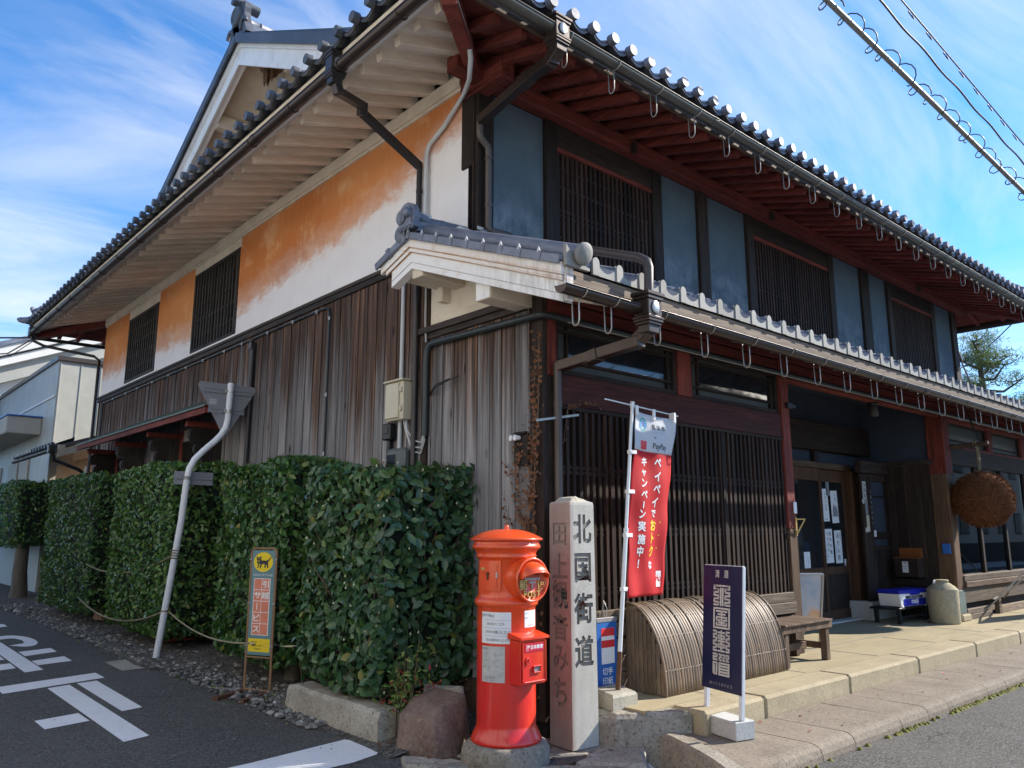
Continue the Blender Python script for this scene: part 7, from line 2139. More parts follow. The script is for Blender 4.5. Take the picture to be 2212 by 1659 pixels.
m = MB(); m.box(-0.078, 0.078, -0.0095, -0.0085, 0.492, 1.005); m.build('white_grid', M['white_plastic'], ys)
for r_ in range(5):
    for c in range(2):
        x0 = -0.072+0.074*c; z0 = 0.498+0.1015*r_
        m = MB(); m.box(x0, x0+0.069, -0.0104, -0.0096, z0, z0+0.0955); m.build('red_square', M['salmon'], ys)
glyphs([('引', 0.037, 0.953, 0.068, 0, 0.0022), ('越', 0.037, 0.852, 0.068, 0, 0.0018), ('サ', -0.036, 0.852, 0.070, 0, 0.0022), ('｜', -0.036, 0.750, 0.062, 0, 0.003), ('ビ', -0.036, 0.648, 0.070, 0, 0.0022), ('ス', -0.036, 0.546, 0.070, 0, 0.0022), ('クロネコヤマトの', 0, 1.036, 0.026, 0, 0.0005, 0.92)], 'print', [M['white_plastic']], ys, (0, -0.0112, 0), ROT_MY)
m = MB(); m.box(-0.100, 0.100, -0.0095, -0.0085, 0.345, 0.462); m.build('yellow_label', M['yellow'], ys)
glyphs([('取扱店', -0.045, 0.432, 0.018, 0), ('配センター', -0.01, 0.400, 0.022, 0, 0.0006), ('引越受付', -0.01, 0.370, 0.018, 0), ('お気軽に', 0.065, 0.420, 0.012, 1), ('ご相談を', 0.065, 0.390, 0.012, 1)], 'print', [M['ink'], M['salmon']], ys, (0, -0.0102, 0), ROT_MY)
for x in (-WS, WS):
    for z in (0.40, 0.78, 1.18):
        m = MB(); m.box(x-0.012, x+0.012, -0.014, 0.006, z-0.008, z+0.008, 0.002); m.build('clip', M['steel'], ys)
for x, in ((-WS-0.02,), (WS-0.02,)):
    m = MB(); m.bar((x, -0.34, -0.022), (x, 0.34, -0.012), 0.052, 0.042, (0, 0, 1), 0.003); m.build('foot_rail', M['rust'], ys)

ys.scale = (1.25, 1, 1)

# --- stop sign seen from behind on its bent pole
sg = empty('traffic_sign', (-0.925, 5.54, 0.0), label='bent white sign pole with the grey back of a triangular road sign', cat='road sign')
m = MB()
pp = [(0.0, 0, -0.05), (0.008, -0.01, 0.1), (0.068, -0.075, 0.85), (0.125, -0.14, 1.6), (0.138, -0.185, 2.08), (0.155, -0.198, 2.22), (0.205, -0.206, 2.33), (0.30, -0.216, 2.44), (0.43, -0.228, 2.57), (0.495, -0.236, 2.65), (0.542, -0.245, 2.74), (0.558, -0.252, 2.85), (0.558, -0.262, 3.0), (0.556, -0.285, 3.28)]
m.tube(pp, 0.038, 16); m.build('pole', M['white_paint'], sg)
m = MB(); m.lathe([(0.041, 3.27), (0.041, 3.285), (0.03, 3.30), (0.001, 3.305)], (0.556, -0.285, 0), 14); m.build('pole_cap', M['white_paint'], sg)
def rounded_tri(s, r, n=6):
    c = [(-s/2, 0.0), (s/2, 0.0), (0.0, -s*0.866)]
    cen = (0, -s*0.2887); out = []
    for i, a0 in ((2, 210+0), (1, -30+0), (0, 90)): pass
    ins = [(x+(cen[0]-x)*(2*r/(s*0.577)), y+(cen[1]-y)*(2*r/(s*0.577))) for x, y in c]
    for (x, y), a in ((ins[0], 90), (ins[2], 210), (ins[1], 330)):
        for k in range(n+1): out.append((x+r*math.cos(R(a+120*k/n)), y+r*math.sin(R(a+120*k/n))))
    return out
m = MB(); m.prism(rounded_tri(0.80, 0.045), 0.003, AX_XZ, (0.545, -0.214, 3.295)); pl = m.build('sign_plate', M['alu'], sg)
m = MB(); m.prism(rounded_tri(0.80, 0.045), 0.0015, AX_XZ, (0.545, -0.2115, 3.295)); m.build('sign_face', M['stamp_red'], sg)
for z, w in ((3.195, 0.60), (2.945, 0.46)):
    yo = -0.272; xo = 0.545
    m = MB(); m.box(xo-w/2, xo+w/2, yo+0.038, yo+0.0530, z-0.028, z-0.016, 0.002); m.box(xo-w/2, xo+w/2, yo+0.038, yo+0.0530, z+0.016, z+0.028, 0.002); m.box(xo-w/2, xo+w/2, yo+0.047, yo+0.0530, z-0.016, z+0.016); m.build('bracket_rail', M['alu'], sg)
    m = MB(); m.tube([(0.557, yo, z-0.02), (0.557, yo, z+0.02)], 0.043, 16); m.box(0.495, 0.52, yo-0.02, yo+0.040, z-0.022, z+0.022, 0.003); m.build('clamp', M['steel'], sg)
m = MB(); m.box(0.325, 0.415, -0.2200, -0.2185, 3.02, 3.09); m.build('back_label', M['paper_old'], sg)
glyphs([('設置 滋賀県', 0, 0.018, 0.016, 0), ('30.3', 0, -0.004, 0.016, 0), ('公安委員会', 0, -0.026, 0.014, 0)], 'print', [M['ink_grey']], sg, (0.37, -0.2205, 3.055), ROT_MY)
m = MB(); m.cbox((0.235, -0.135, 2.105), (0.235, 0.0018, 0.078), 0.001); m.build('sub_plate', M['alu'], sg)
m = MB(); m.box(0.02, 0.46, -0.150, -0.138, 2.09, 2.122, 0.002); m.build('bracket_rail', M['alu'], sg)
m = MB(); m.tube([(0.138, -0.186, 2.085), (0.142, -0.189, 2.125)], 0.043, 16); m.build('clamp', M['alu'], sg)
pd = flat('concrete_pad', [[(-1.40, 5.80), (-1.42, 5.05), (-0.90, 5.09), (-0.88, 5.87)]], 0.006, M['concrete_old'])
# ropes tied to the sign pole
def sag(a, b, s, n=14):
    a = Vector(a); b = Vector(b)
    return [a+(b-a)*(k/n)+Vector((0, 0, -s*4*(k/n)*(1-k/n))) for k in range(n+1)]
m = MB(); m.tube(sag((-0.83, 5.46, 1.20), (-0.86, 9.2, 0.98), 0.17), 0.012, 6)
for k in range(4): m.tube([(-0.833+0.043*math.cos(a), 5.438+0.043*math.sin(a), 1.16+0.03*k+0.004*math.sin(a*2)) for a in [i*0.63 for i in range(11)]], 0.008, 5)
o = m.build('rope', M['rope']); tag(o, 'upper slack straw rope tied round the white sign pole', 'rope')
m = MB(); m.tube(sag((-0.885, 5.50, 0.55), (-0.88, 9.3, 0.46), 0.20), 0.012, 6)
m.tube([(-0.880+0.043*math.cos(a), 5.492+0.043*math.sin(a), 0.56) for a in [i*0.63 for i in range(11)]], 0.008, 5)
o = m.build('rope', M['rope']); tag(o, 'lower straw rope sagging from the white sign pole towards the far hedge', 'rope')
m = MB(); m.tube(sag((-0.84, 5.47, 0.55), (-0.93, 2.99, 0.455), 0.10), 0.009, 6); m.tube(sag((-0.93, 2.99, 0.455), (-0.80, 2.83, 0.44), 0.004, 4)+sag((-0.80, 2.83, 0.44), (-0.50, 2.45, 0.45), 0.01, 6), 0.009, 6)
o = m.build('rope', M['tiger_rope']); tag(o, 'black and cream twisted rope running across the parcel sign', 'rope')
# ------------------------------------------------------------------ in front of the shop
# --- curved bamboo guard
bg = empty('bamboo_guard', (0.84, -0.43, 0.248), label='curved split bamboo guard leaning against the lattice wall', cat='bamboo screen')
LB = 1.76; RXY, RZB = 0.37, 0.66
def arc(t, r=0.0):   # t 0 at the foot, 1 at the top against the wall
    a = t*math.pi/2
    return ((RXY-0.0)*(1-math.cos(a)*1.0)*1.0, RZB*math.sin(a)**0.92)
prs = {}
nb = 50
for k in range(3):
    m = MB(); w = LB/nb*0.5*0.97
    N = 14; v = []
    rr = random.Random(k); nodes = sorted(rr.uniform(0, 1) for _ in range(3))
    for i in range(N+1):
        t = i/N; y, z = arc(t); y2, z2 = arc(min(1, t+0.01)); y1, z1 = arc(max(0, t-0.01))
        d = Vector((0, y2-y1, z2-z1)).normalized(); nrm = Vector((0, -d.z, d.y))
        bump_ = 1.0+0.10*sum(math.exp(-((t-q)/0.018)**2) for q in nodes)
        for (cx, cn) in ((-1.0, 0.0), (-0.72, 0.30), (0.0, 0.46), (0.72, 0.30), (1.0, 0.0)):
            p = Vector((cx*w, y, z))+nrm*(cn*w*0.75*bump_); v.append(tuple(p))
    f = []
    for i in range(N):
        for c in range(4): f.append((i*5+c, i*5+c+1, (i+1)*5+c+1, (i+1)*5+c))
    f += [tuple(range(5))[::-1]]
    m.add(v, f, True); prs[k] = m.mesh('bamboo_strip', M['bamboo'])
for i in range(nb):
    inst('bamboo_strip', prs[i % 3], bg, (LB*(i+0.5)/nb, random.uniform(-.003, .003), random.uniform(-.006, .006)), (R(random.uniform(-.6, .6)), 0, R(random.uniform(-.5, .5))))
# end panel of upright strips
ne = 9
for i in range(ne):
    y0 = RXY*(i+0.1)/ne; y1 = RXY*(i+0.95)/ne
    a = math.acos(max(-1, min(1, 1-((y0+y1)/2)/RXY))); top = RZB*math.sin(a)**0.92
    m = MB(); m.cbox((0.004, (y0+y1)/2, top/2), (0.007, (y1-y0)/2, top/2-0.004), 0.005); m.build('end_strip', M['bamboo'], bg)
m = MB(); pts = [(0.004, *arc(i/14)) for i in range(15)]; m.tube([(p[0], p[1]-0.006, p[2]+0.006) for p in pts], 0.011, 6); m.build('rim_strip', M['bamboo'], bg)
m = MB(); pts = [(LB, *arc(i/14)) for i in range(15)]; m.tube([(p[0], p[1]-0.006, p[2]+0.006) for p in pts], 0.011, 6); m.build('rim_strip', M['bamboo'], bg)
m = MB()
for t in (0.16, 0.42, 0.62, 0.80):
    y, z = arc(t); y2, z2 = arc(t+.02); d = Vector((0, y2-y, z2-z)).normalized(); nn = Vector((0, -d.z, d.y))
    for i in range(nb):
        p = Vector((LB*(i+0.5)/nb, y, z))+nn*0.0145; m.cbox(p, (0.003, 0.003, 0.003), 0.001)
o = m.build('brass_pin', M['steel'], bg); o['kind'] = 'stuff'

# --- slatted bench
be = empty('bench', (2.60, -0.41, 0.248), label='low brown slatted bench beside the bamboo guard', cat='bench')
BLx, BW, BH = 0.93, 0.41, 0.385
sl = MB(); sl.cbox((0, BW/2, 0), (0.0255, BW/2+0.02, 0.009), 0.003); slm = sl.mesh('slat', M['bench'])
ns = 16
for i in range(ns): inst('slat', slm, be, (0.02+(BLx-0.04)*(i+0.5)/ns, 0, BH-0.009), (0, 0, R(random.uniform(-.4, .4))))
for yy in (0.02, BW-0.02):
    m = MB(); m.box(0.0, BLx, yy-0.02, yy+0.02, BH-0.085, BH-0.020, 0.004); m.build('apron', M['bench_leg'], be)
for xx in (0.07, BLx-0.07):
    m = MB(); m.box(xx-0.02, xx+0.02, 0.041, BW-0.041, BH-0.085, BH-0.022, 0.004); m.build('apron', M['bench_leg'], be)
lg = MB(); lg.box(-0.033, 0.033, -0.033, 0.033, 0.0, BH-0.086, 0.005); lgm = lg.mesh('leg', M['bench_leg'])
for xx in (0.09, BLx-0.08):
    for yy in (0.045, BW-0.045): inst('leg', lgm, be, (xx, yy, 0))
m = MB(); m.box(0.02, BLx-0.18, BW/2-0.02, BW/2+0.02, 0.10, 0.165, 0.004); m.build('stretcher', M['bench_leg'], be)
for xx in (0.09, BLx-0.08):
    m = MB(); m.box(xx-0.018, xx+0.018, 0.078, BW-0.078, 0.10, 0.16, 0.004); m.build('stretcher', M['bench_leg'], be)

# --- blue stamp-shop sign hanging beside the guard
sn = empty('hanging_sign', (0.835, -0.02, 0.33), label='narrow blue sign with red and white bars hanging left of the bamboo guard', cat='sign')
SNW = 0.23
sn.location = (0.50, -0.045, 0.28); 
m = MB(); m.box(0.0, SNW, -0.012, 0.0, 0.0, 0.50, 0.002); m.build('panel', M['stamp_blue'], sn)
m = MB(); m.box(-0.004, SNW+0.004, -0.016, 0.003, 0.50, 0.535, 0.003); m.build('top_rail', M['alu'], sn)
m = MB(); m.box(0.05, SNW-0.03, -0.0135, -0.0125, 0.19, 0.455); m.build('white_bar', M['white_plastic'], sn)
for (a, b) in ((0.395, 0.455), (0.31, 0.365)):
    m = MB(); m.box(0.05, SNW-0.03, -0.0145, -0.0136, a, b); m.build('red_bar', M['stamp_red'], sn)
glyphs([('切手', 0.118, 0.135, 0.062, 0, 0.0008), ('印紙', 0.118, 0.065, 0.062, 0, 0.0008)], 'print', [M['white_plastic']], sn, (0, -0.0128, 0), ROT_MY)
m = MB(); m.tube([(0.10, -0.005, 0.53), (0.085, 0.0, 0.60), (0.11, 0.01, 0.66), (0.135, 0.0, 0.60), (0.12, -0.005, 0.53)], 0.0035, 5); m.build('wire_loop', M['steel'], sn)

# --- advertising board behind the door post (left) and the easel board (right)
def easel(name, loc, rotz, w, h_, lean, label, art):
    e = empty(name, loc, (0, 0, rotz), label=label, cat='sign board')
    bmx = Matrix.Rotation(lean, 3, 'X')
    def P(x, y, z): return tuple(bmx @ Vector((x, y, z)))
    t = 0.022
    for (a, b) in (((-w/2, 0, 0), (-w/2, 0, h_)), ((w/2, 0, 0), (w/2, 0, h_))):
        m = MB(); m.bar(P(*a), P(*b), t, t*1.2, (0, 1, 0), 0.003); m.build('frame_rail', M['steel'], e)
    for zz in (h_, 0.22):
        m = MB(); m.bar(P(-w/2, 0, zz), P(w/2, 0, zz), t, t*1.2, (0, 1, 0), 0.003); m.build('frame_rail', M['steel'], e)
    m = MB(); m.add([P(-w/2+t/2, 0.0, 0.23), P(w/2-t/2, 0.0, 0.23), P(w/2-t/2, 0.0, h_-t/2), P(-w/2+t/2, 0.0, h_-t/2), P(-w/2+t/2, 0.008, 0.23), P(w/2-t/2, 0.008, 0.23), P(w/2-t/2, 0.008, h_-t/2), P(-w/2+t/2, 0.008, h_-t/2)], [(0, 1, 2, 3), (7, 6, 5, 4), (0, 4, 5, 1), (3, 2, 6, 7), (0, 3, 7, 4), (1, 5, 6, 2)])
    m.build('poster', art, e)
    for s in (-1, 1):
        m = MB(); m.bar(P(s*w/2, 0.02, h_-0.05), (s*w/2, h_*0.62, 0.0), t, t, (0, 1, 0), 0.003); m.build('rear_leg', M['steel'], e)
    m = MB(); m.bar((-w/2, h_*0.44, h_*0.24), (w/2, h_*0.44, h_*0.24), t*0.8, t*0.8); m.build('brace', M['steel'], e)
    return e, P
def art_mat(name, stops, vec_scale, seed, green=False):
    g = G(name, (0.5, 0.5, 0.5), 0.3, 0, 0.5)
    v = g.vec('Object', vec_scale, (seed, 0, 0))
    f = g.noise(v, 1.5, 4, 0.6, 0.6)
    g.base(g.ramp(f, stops)); return g.m
e1, P1 = easel('sign_board', (9.62, -0.46, 0.248), R(10), 0.95, 1.02, R(16), 'easel board with a food poster at the shop window', art_mat('poster_green', [(0.3, (0.05, 0.16, 0.03)), (0.5, (0.16, 0.33, 0.08)), (0.7, (0.35, 0.5, 0.2))], (6, 6, 6), 1))
shape = lambda pts: [P1(x, -0.002, z) for x, z in pts]
m = MB(); q = shape([(-0.20, 0.30), (0.22, 0.26), (0.24, 0.72), (0.14, 0.84), (0.10, 0.96), (-0.08, 0.97), (-0.10, 0.86), (-0.20, 0.74)]); m.add(q, [tuple(range(len(q)))]); m.build('bottle_picture', simple('poster_bottle', (0.62, 0.64, 0.62), 0.3, var=0.3, scale=6), e1)
m = MB(); q = [P1(x, -0.004, z) for x, z in ((-0.10, 0.88), (0.10, 0.88), (0.10, 0.99), (-0.08, 0.99))]; m.add(q, [(0, 1, 2, 3)]); m.build('bottle_cap_picture', simple('poster_cap', (0.10, 0.35, 0.50), 0.3), e1)
m = MB(); q = [P1(-0.30+0.13*math.cos(t*math.pi/10), -0.006, 0.42+0.13*math.sin(t*math.pi/10)) for t in range(20)]; m.add(q, [tuple(range(20))]); m.build('bowl_picture', simple('poster_bowl', (0.45, 0.25, 0.10), 0.3, var=0.4, scale=14), e1)
m = MB(); q = [P1(-0.30+0.09*math.cos(t*math.pi/10), -0.008, 0.42+0.09*math.sin(t*math.pi/10)) for t in range(20)]; m.add(q, [tuple(range(20))]); m.build('soup_picture', simple('poster_soup', (0.55, 0.48, 0.25), 0.3, var=0.4, scale=14), e1)
e2, P2 = easel('sign_board', (4.00, 0.22, 0.248), R(-38), 0.46, 0.80, R(14), 'faded blue and orange poster stand by the door post', art_mat('poster_blue', [(0.3, (0.28, 0.36, 0.47)), (0.52, (0.45, 0.48, 0.52)), (0.62, (0.62, 0.36, 0.22)), (0.75, (0.66, 0.55, 0.28))], (2.2, 2.2, 2.2), 4))

# --- cedar ball on its pole
sb_ = empty('cedar_ball', (8.23, -0.37, 1.92), label='big brown cedar needle ball hanging in front of the shop window', cat='cedar ball')
def ball_mesh(n=24000):
    V = np.empty((n, 3, 3)); 
    d = RNG.normal(size=(n, 3)); d /= np.linalg.norm(d, axis=1)[:, None]
    rad = 0.375*np.ones(n)+RNG.normal(0, 0.007, n); lump = 0.008*np.sin(d[:, 0]*9+1)*np.sin(d[:, 1]*8)+0.007*np.sin(d[:, 2]*13)
    base = d*(rad+lump)[:, None]; base[:, 2] *= 1.0
    tang = np.cross(d, RNG.normal(size=(n, 3))); tang /= np.linalg.norm(tang, axis=1)[:, None]
    L = RNG.uniform(0.014, 0.046, n); w = RNG.uniform(0.0018, 0.0045, n)
    tilt = d*0.8+RNG.normal(0, 0.55, (n, 3)); tilt[:, 2] -= 0.25; tilt /= np.linalg.norm(tilt, axis=1)[:, None]
    V[:, 0] = base-tang*w[:, None]; V[:, 1] = base+tang*w[:, None]; V[:, 2] = base+tilt*L[:, None]
    me = bpy.data.meshes.new('needles'); me.from_pydata(V.reshape(-1, 3).tolist(), [], np.arange(n*3).reshape(-1, 3).tolist()); me.materials.append(M['cedar']); return me
o = inst('needles', ball_mesh(), sb_); o['kind'] = 'stuff'
m = MB(); m.lathe([(0.372*math.sin(math.pi*k/20)+1e-4*(0 < k < 20), -0.372*math.cos(math.pi*k/20)) for k in range(21)], (0, 0, 0), 32); m.build('core', M['cedar'], sb_)
m = MB()
for k, (dx, dy) in enumerate(((0.012, 0), (-0.012, 0.006), (0, -0.012))): m.tube([(dx, dy, 0.36), (dx*0.6+0.01*math.sin(k), dy, 0.50), (dx, dy+0.01*math.cos(k*2), 0.62), (dx*1.5, dy, 0.80)], 0.010, 6)
m.tube([(0.03*math.cos(a), 0.0+0.004*a, 0.79+0.035*math.sin(a)) for a in [i*0.5 for i in range(26)]], 0.009, 5)
m.tube([(0.02*math.cos(a), 0.02*math.sin(a), 0.56) for a in [i*0.6 for i in range(11)]], 0.010, 5); m.build('rope', M['rope'], sb_)
m = MB(); m.tube([(8.23, 0.02, 2.675), (8.23, -0.52, 2.70)], [0.036, 0.032], 12); o = m.build('wall_pole', M['wood_mid_x']); tag(o, 'short dark round pole that carries the cedar ball', 'pole')
m = MB(); m.tube([(8.23, -0.42, 2.73), (8.22, -0.35, 2.95), (8.23, -0.28, 3.2)], 0.010, 6); o = m.build('tie_rope', M['lattice_grey']); tag(o, 'dark rope from the eaves to the cedar ball pole', 'rope')

# --- jug, cooler box, stool, letter box, papers
jg = empty('stoneware_jug', (7.60, 0.05, 0.248), label='tall buff stoneware jug beside the entrance post', cat='jug')
m = MB(); m.lathe([(0.001, 0.0), (0.183, 0.0), (0.190, 0.012), (0.195, 0.30), (0.196, 0.445), (0.196, 0.447), (0.190, 0.452), (0.188, 0.454), (0.150, 0.492), (0.102, 0.526), (0.100, 0.528), (0.080, 0.534), (0.075, 0.548)], (0, 0, 0), 40); m.build('body', M['jug'], jg)
m = MB(); m.lathe([(0.075, 0.545), (0.088, 0.55), (0.090, 0.566), (0.080, 0.574), (0.001, 0.572)], (0, 0, 0), 28); m.build('cap', M['jug'], jg)
m = MB(); m.tube([(-0.12+0.028*math.cos(a), 0.05, 0.535+0.028*math.sin(a)) for a in [i*0.5 for i in range(8)]], 0.010, 8); m.build('handle', M['white_plastic'], jg)
m = MB(); m.lathe([(0.010, 0), (0.010, 0.006), (0.001, 0.006)], (0.10, -0.166, 0.04), 10, False, TO_MY); m.build('spout_hole', M['black'], jg)

st = empty('stool', (7.42, 0.55, 0.248), label='low black wooden stool under the cooler box', cat='stool')
m = MB(); m.box(-0.52, 0.50, -0.20, 0.20, 0.185, 0.215, 0.004); m.build('seat', M['black'], st)
for sx in (-0.43, 0.41):
    for sy in (-0.15, 0.15):
        m = MB(); m.box(sx-0.025, sx+0.025, sy-0.025, sy+0.025, 0.0, 0.184, 0.003); m.build('leg', M['black'], st)
m = MB(); m.box(-0.404, 0.384, -0.16, -0.14, 0.06, 0.10, 0.003); m.build('stretcher', M['black'], st)
cb = empty('cooler_box', (7.34, 0.47, 0.464), (0, 0, R(-6)), label='white and blue milk cooler box on the black stool', cat='cooler box')
m = MB(); m.prism([(-0.34, 0.012), (0.34, 0.012), (0.375, 0.175), (-0.375, 0.175)], 0.30, AX_XZ, (0, 0.15, 0)); m.build('body', M['white_plastic'], cb)
m = MB(); m.box(-0.385, 0.385, -0.16, 0.16, 0.176, 0.225, 0.008); m.build('lid', M['cooler_blue'], cb)
m = MB(); m.box(-0.12, 0.12, -0.172, -0.1605, 0.155, 0.20, 0.004); m.build('latch', M['cooler_blue'], cb)
m = MB(); m.box(-0.28, 0.30, -0.1545, -0.152, 0.015, 0.108); m.build('blue_label', M['cooler_blue'], cb)
m = MB(); m.box(-0.22, 0.22, -0.1545, -0.152, 0.112, 0.146); m.build('dark_label', M['ink'], cb)
glyphs([('meiji', 0.01, 0.065, 0.098, 0, 0.003), ('あのアスマテ品', 0.0, 0.129, 0.036, 0)], 'print', [M['white_plastic']], cb, (0, -0.155, 0), ROT_MY)
m = MB(); m.add([(-0.35, -0.152, 0.006), (0.36, -0.152, 0.006), (0.36, -0.150, 0.012), (-0.35, -0.150, 0.012)], [(0, 1, 2, 3)]); 
for x in (-0.30, 0.30): 
    m2_ = MB(); m2_.box(x-0.012, x+0.012, -0.157, -0.13, -0.0, 0.020, 0.003); m2_.build('foot', M['white_plastic'], cb)

wb = empty('wooden_box', (7.86, 0.56, 0.83), (0, 0, R(-4)), label='dark wooden letter box with open orange lid on the entrance side wall', cat='letter box')
m = MB(); m.box(-0.10, 0.09, -0.17, 0.17, 0.0, 0.26, 0.004); m.build('case', M['wood_dark'], wb)
m = MB(); m.box(-0.115, 0.085, -0.175, 0.175, 0.262, 0.276, 0.003); m.build('rim', M['orange_wood'], wb)
m = MB(); m.box(0.055, 0.075, -0.165, 0.165, 0.278, 0.405, 0.004); m.build('lid', M['orange_wood'], wb)
m = MB(); m.box(-0.1035, -0.1015, -0.03, 0.055, 0.06, 0.215); m.build('notice', M['paper'], wb)
glyphs([('お願い', 0, 0.195, 0.022, 0, 0.0005), ('郵便受', 0, 0.15, 0.020, 0), ('新聞', -0.01, 0.12, 0.018, 0)], 'print', [M['ink_grey']], wb, (-0.1042, 0.0125, 0), ROT_MX)

def sheet(name, x, y, z, w, h_, label, lines, mat=None, rot=0.0, cat='poster', mats=None):
    e = empty(name, (x, y, z), (0, rot, 0), label=label, cat=cat)
    m = MB(); m.box(-w/2, w/2, -0.0016, 0.0, -h_/2, h_/2); m.build('sheet', mat or M['paper'], e)
    if lines: glyphs(lines, 'print', mats or [M['ink'], M['ink_grey'], M['ink_blue']], e, (0, -0.0022, 0), ROT_MY)
    return e
gy = 1.164
def vert(s, x, top, size, step, mi=0, bold=0.0004): return [(c, x, top-i*step, size, mi, bold) for i, c in enumerate(s)]
sheet('poster', 6.665, gy, 1.84, 0.20, 0.46, 'white poster with thin grey brush writing, upper left on the glass door', vert('北近江の酒', 0.02, 0.16, 0.045, 0.055, 1)+[('純米吟醸', 0, -0.20, 0.02, 0)], rot=R(-2))
p_ = sheet('poster', 6.945, gy, 1.82, 0.20, 0.46, 'white poster with a grey mountain drawing, upper right on the glass door', vert('山廃', 0.03, 0.17, 0.05, 0.06, 1), rot=R(-2))
m = MB(); m.add([(-0.075, -0.003, -0.14), (-0.06, -0.003, -0.02), (-0.02, -0.003, 0.05), (0.01, -0.003, -0.01), (0.04, -0.003, 0.02), (0.08, -0.003, -0.06), (0.085, -0.003, -0.14)], [tuple(range(7))[::-1]]); m.build('ink_drawing', M['ink_grey'], p_)
sheet('poster', 6.705, gy, 1.27, 0.215, 0.47, 'white poster with two columns of brush writing, lower left on the glass door', vert('純米吟醸', 0.045, 0.17, 0.065, 0.085)+vert('ひやおろし', -0.03, 0.17, 0.06, 0.075)+vert('あります', -0.085, -0.06, 0.035, 0.042), rot=R(-1))
sheet('poster', 6.975, gy, 1.255, 0.205, 0.46, 'white poster with one bold column of brush writing, lower right on the glass door', vert('みりん粕', -0.005, 0.15, 0.085, 0.10, 0, 0.0012)+vert('新物', 0.07, 0.17, 0.045, 0.05, 1)+vert('数量限定', -0.07, 0.02, 0.03, 0.036, 2), rot=R(-1))
sheet('poster', 6.77, gy, 2.08, 0.09, 0.22, 'small dark strip of paper above the door posters', vert('営業中', 0, 0.06, 0.045, 0.055, 1), M['ink_grey'])
sheet('poster', 5.98, 1.120, 1.00, 0.16, 0.40, 'narrow white notice low on the left sliding door', vert('お知らせ', 0.02, 0.12, 0.03, 0.05, 1)+[('店主', 0, -0.17, 0.025, 0)])
sheet('sticker', 7.15, gy, 1.02, 0.05, 0.12, 'tiny white and red sticker at the right edge of the glass door', [('開', 0, -0.02, 0.04, 0)], M['paper'], 0, 'sticker', [M['stamp_red']])
sheet('name_plate', 7.26, 0.857, 2.05, 0.11, 0.27, 'pale wooden name plate on the pillar right of the door', vert('山路酒', 0.0, 0.085, 0.06, 0.075), M['paper_old'], 0, 'plate')
sheet('name_plate', 7.29, 0.857, 1.82, 0.085, 0.22, 'grey strip plate below the pale name plate', vert('酒類販売', 0, 0.07, 0.035, 0.045, 1), M['alu'], 0, 'plate')
sheet('name_plate', 7.305, 0.857, 1.585, 0.09, 0.235, 'cream plate at the bottom of the column of plates', vert('登録店', 0, 0.08, 0.035, 0.045, 1), M['cream_metal'], 0, 'plate')
sheet('name_plate', 7.455, 0.857, 1.80, 0.09, 0.60, 'long grey board right of the pale name plate', vert('北国街道醸造元', 0, 0.24, 0.05, 0.075, 1), M['lattice_grey'], 0, 'plate')
sheet('sticker', 7.50, 0.855, 1.44, 0.075, 0.09, 'small square white sticker on the blue panel by the door', [('NHK', 0, 0, 0.02, 1)], M['paper'], 0, 'sticker')
for (zz, lab) in ((1.90, 'upper small white oval badge on the pillar beside the door'), (1.49, 'round white badge low on the pillar beside the door')):
    m = MB(); m.lathe([(0.001, 0.0), (0.038, 0.0), (0.038, 0.004), (0.001, 0.006)], (0, 0, 0), 18, False, TO_MY); o = m.build('badge', M['paper_old'], None, (7.20 if zz > 1.6 else 7.235, 0.857, zz), ); tag(o, lab, 'badge')
m = MB(); m.box(-0.03, 0.03, -0.012, 0.0, -0.06, 0.06, 0.004); o = m.build('thermometer', M['white_plastic'], None, (3.66, -0.022, 1.72)); tag(o, 'small white fitting on the brown post left of the door', 'fitting')
m = MB(); m.bar((0, 0, 0.10), (0.06, -0.07, 0.10), 0.014, 0.012); m.bar((0, 0, -0.06), (0.06, -0.07, 0.10), 0.012, 0.012); m.box(-0.01, 0.01, -0.006, 0.004, -0.07, 0.12); o = m.build('plate_bracket', M['gold'], None, (3.655, -0.03, 1.50)); tag(o, 'brass angled bracket on the brown post left of the door', 'bracket')

# --- crates between the hedges
def crate(name, loc, rotz, mat, label, w=0.40, d=0.30, h_=0.26):
    e = empty(name, loc, (0, 0, rotz), label=label, cat='crate', group='plastic crates stacked behind the hedges')
    m = MB()
    for zz in (0.0, h_*0.46, h_-0.03): 
        m.box(-w/2, w/2, -d/2, -d/2+0.018, zz, zz+0.03); m.box(-w/2, w/2, d/2-0.018, d/2, zz, zz+0.03); m.box(-w/2, -w/2+0.018, -d/2+0.019, d/2-0.019, zz, zz+0.03); m.box(w/2-0.018, w/2, -d/2+0.019, d/2-0.019, zz, zz+0.03)
    m.box(-w/2+0.01, w/2-0.01, -d/2+0.01, d/2-0.01, 0.002, 0.012)
    m.build('rim', mat, e)
    for k in range(4):
        x = -w/2+w*k/3
        mm = MB(); mm.box(max(-w/2, x-0.012), min(w/2, x+0.012), -d/2+0.001, -d/2+0.017, 0.031, h_-0.031); mm.box(max(-w/2, x-0.012), min(w/2, x+0.012), d/2-0.017, d/2-0.001, 0.031, h_-0.031); mm.build('strut', mat, e)
    for k in range(3):
        y = -d/2+0.02+(d-0.04)*k/2
        mm = MB(); mm.box(-w/2+0.001, -w/2+0.017, y-0.012, y+0.012, 0.031, h_-0.031); mm.build('strut', mat, e)
    mm = MB(); mm.box(-w/2+0.002, -w/2+0.014, -d/2+0.03, d/2-0.03, 0.031, h_*0.44); mm.build('side_panel', mat, e)
    return e
